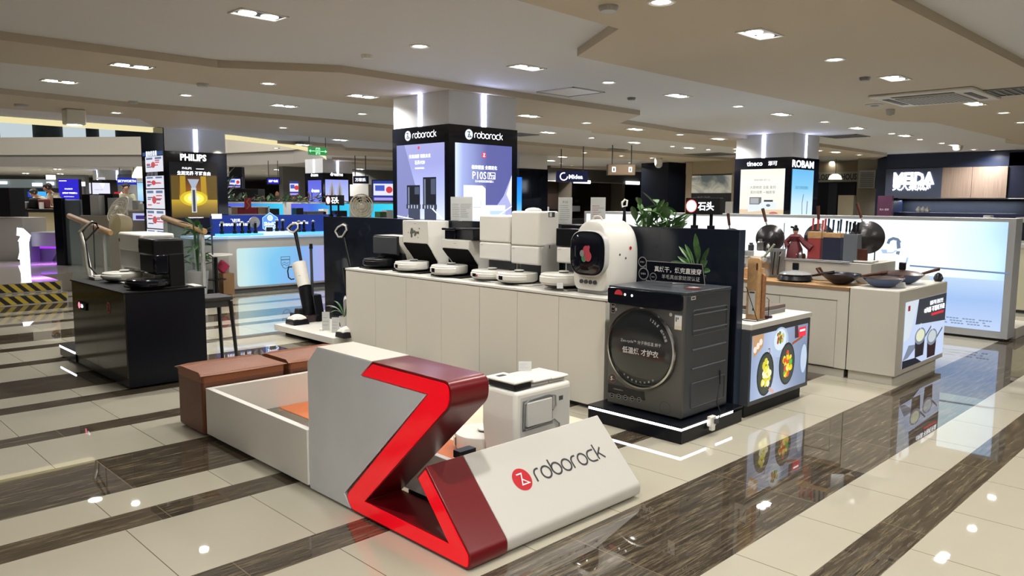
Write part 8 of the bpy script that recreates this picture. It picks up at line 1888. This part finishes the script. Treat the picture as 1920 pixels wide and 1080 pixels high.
# right edge: pale cabinet and black oven
p = PZ(1903, 566); mb = MB(); a_, b_, c_, d_ = rng('X', 13.2, 1901, 466, 1990, 566); mb.box(13.2, 13.9, a_, b_, 0.05, d_, mat('cream_cabinet', S(190, 186, 160), .5)); mb.box(13.18, 13.92, a_, b_+.01, d_, d_+.05, M_lgrey); mb.box(13.25, 13.85, a_, b_-.03, 0, .05, M_dgrey); tag(mb.build('cream_base_cabinet'), 'cream base cabinet at the right edge behind the light box wall', 'cabinet')
mb = MB(); a_, b_, c_, d_ = rng('X', 14.2, 1905, 418, 1990, 460); mb.box(14.2, 14.8, a_, b_, 0, d_, M_blackg); mb.box(14.19, 14.81, a_, b_+.02, d_, d_+.08, M_lgrey); F = frX(14.19, 0, 0); mb.frect(F, -b_, -a_, d_-.35, d_-.28, M_lgrey, .002); tag(mb.build('built_in_oven'), 'black built in oven tower at the right edge', 'oven')
mb = MB(); p = PX(1884, 405, XN-.5); q = PX(1884, 410, 14.0); a_, b_, c_, d_ = rng('X', 14.0, 1843, 404, 1857, 412); mb.box(14.0, 14.2, a_, b_, 0, d_, M_plas2); tag(mb.build('white_kitchen_unit', bevel=.01), 'small pale rounded unit peeking over the light box wall', 'appliance')
# art panel shop left of the second column, letters shop right of it
XG = 19.0
def gr(q): return rng('X', XG, *q)
t = thing('panel_shop', (XG, 9.8, 0), 'beige framed shop with grey ink landscape panel left of the second white column', 'shop front')
a_, b_, c_, d_ = gr((1286, 305, 1388, 326)); mb = MB(); mb.box(XG, XG+.4, a_-.5, b_, c_, ZH-.004, mat('beige_beam', S(165, 152, 130), .6)); mb.build('beam', t)
a_, b_, c_, d_ = gr((1286, 305, 1297, 410)); mb = MB(); mb.box(XG-.02, XG+.4, a_, b_, 0, d_, mat('beige_beam', S(165, 152, 130), .6)); mb.build('pilaster', t)
a_, b_, c_, d_ = gr((1298, 329, 1372, 362))
def artmat():
    m = mat('ink_landscape', (.4, .4, .38), .4); nt = m.node_tree; b = nt.nodes['Principled BSDF']; g = nt.nodes.new('ShaderNodeNewGeometry'); n = nt.nodes.new('ShaderNodeTexNoise'); n.inputs['Scale'].default_value = 1.6; n.inputs['Detail'].default_value = 6; n.inputs['Distortion'].default_value = .8; r = nt.nodes.new('ShaderNodeValToRGB'); r.color_ramp.elements[0].position = .40; r.color_ramp.elements[0].color = (*S(82, 90, 92), 1); r.color_ramp.elements[1].position = .56; r.color_ramp.elements[1].color = (*S(170, 168, 155), 1)
    nt.links.new(g.outputs['Position'], n.inputs['Vector']); nt.links.new(n.outputs['Fac'], r.inputs[0]); nt.links.new(r.outputs[0], b.inputs['Base Color']); nt.links.new(r.outputs[0], b.inputs['Emission Color']); b.inputs['Emission Strength'].default_value = .55; return m
mb = MB(); mb.box(XG-.03, XG, a_, b_, c_, d_, artmat()); mb.build('landscape_panel', t)
mb = MB(); mb.box(XG-.01, XG+.3, a_-2.0, b_+.05, 0, c_, M_kd); F = frX(XG-.011, 0, 0); mb.text(F, '一 本生活馆', -(a_+b_)/2-.3, c_-.13, M_mgrey, wd=.55, off=.003); mb.build('dark_cabinet', t)
a_, b_, c_, d_ = gr((1373, 325, 1377, 402)); mb = MB(); mb.box(XG-.05, XG+.3, a_, b_, 0, d_, mat('beige_beam', S(165, 152, 130), .6)); mb.build('slim_post', t)
a_, b_, c_, d_ = gr((1370, 378, 1383, 400)); mb = MB(); mb.box(XG-.3, XG-.1, a_, b_, 0, d_, M_plas2); tag(mb.build('white_water_heater', bevel=.02), 'small white unit in front of the dark panel shop', 'appliance')
XE = 22.5
t = thing('letter_band_shop', (XE, 8.5, 0), 'beige band with dark capital letters right of the second white column', 'shop front')
a_, b_, c_, d_ = rng('X', XE, 1524, 322, 1645, 341); mb = MB(); mb.box(XE, XE+.3, a_-2.0, b_+1, c_, d_+.0, mat('pale_band', S(165, 160, 145), .6)); mb.box(XE, XE+.3, a_-2, b_+1, d_, ZH-.004, mat('band_beige', S(140, 125, 100), .6)); mb.build('band', t)
F = frX(XE-.001, 0, 0); mb = MB(); ua, ub = onX(1527, 331, XE)[0], onX(1612, 331, XE)[0]; mb.text(F, 'CLOSEALL HOUSE', (ua+ub)/2, (c_+d_)/2, M_ink, wd=ub-ua, h=(d_-c_)*.62, off=.01, bold=.03); mb.build('band_letters', t)
mb = MB(); mb.box(XE+.2, XE+.5, a_-2, b_+1, 0, c_, mat('letter_shop_navy', S(24, 28, 46), .4)); mb.build('dark_wall', t)
for x0, x1, c3, nm in ((1550, 1566, S(70, 74, 88), 'left'), (1566, 1600, S(20, 22, 34), 'right')):
    a2, b2, c2, d2 = rng('X', XE, x0, 343, x1, 400); mb = MB(); mb.box(XE+.1, XE+.2, a2, b2, 0, d2, mat('door_panel_'+nm, c3, .4)); mb.build('door_panel', t)
a2, b2, c2, d2 = rng('X', XE-1, 1610, 319, 1641, 353); mb = MB(); mb.box(XE-1, XE-.9, a2, b2, c2, d2, M_lgrey)
for k in range(8): mb.box(XE-1.01, XE-1, a2+.04, b2-.04, c2+.04+k*(d2-c2-.08)/8, c2+.07+k*(d2-c2-.08)/8, M_mgrey)
tag(mb.build('wall_grille'), 'square grey grille panel between letter band and navy shop', 'grille')
a2, b2, c2, d2 = rng('X', XE-1, 1602, 340, 1641, 420); mb = MB(); mb.box(XE-.9, XE-.6, a2, b2, 0, ZH, mat('beige_beam2', S(150, 142, 125), .6)); tag(mb.build('beige_pier'), 'beige pier behind the square grey grille', 'pier')
a2, b2, c2, d2 = rng('X', XE-2, 1571, 366, 1600, 404); mb = MB(); mb.box(XE-2, XE-1.8, a2, b2, 0, d2, mat('stock_cabinet', S(150, 140, 118), .5)); tag(mb.build('beige_cabinet'), 'beige cabinet seen over the light box wall right of the second column', 'cabinet')
mb = MB(); c_ = PX(1566, 333, XE-1.2); mb.lathe([(.18, 0), (.15, .09), (.07, .15), (0, .155)], (XE-1.2, c_.y, c_.z-.05), glow('dome_lamp', (250, 240, 205), 1.5), 24); mb.tube([(XE-1.2, c_.y, c_.z+.1), (XE-1.2, c_.y, ZH-.003)], .01, M_dgrey, 6); tag(mb.build('dome_pendant', smooth=True), 'glowing cream dome lamp in front of the letter band', 'lamp')
# dark shop fronts that close the rest of the hall
mb = MB(); mb.box(26, 26.4, -8, 16, 0, ZH, M_wall); st('wall_right', mb)
mb = MB(); mb.box(14, 40, 26, 26.3, 0, ZH, M_wallg); st('wall_front', mb)
for i, (x0, x1, y0_, y1_, X_) in enumerate(((560, 575, 345, 370, 34),)):
    pass

# drop the helper property used while building
for o in bpy.data.objects:
    if '_o' in o.keys(): del o['_o']
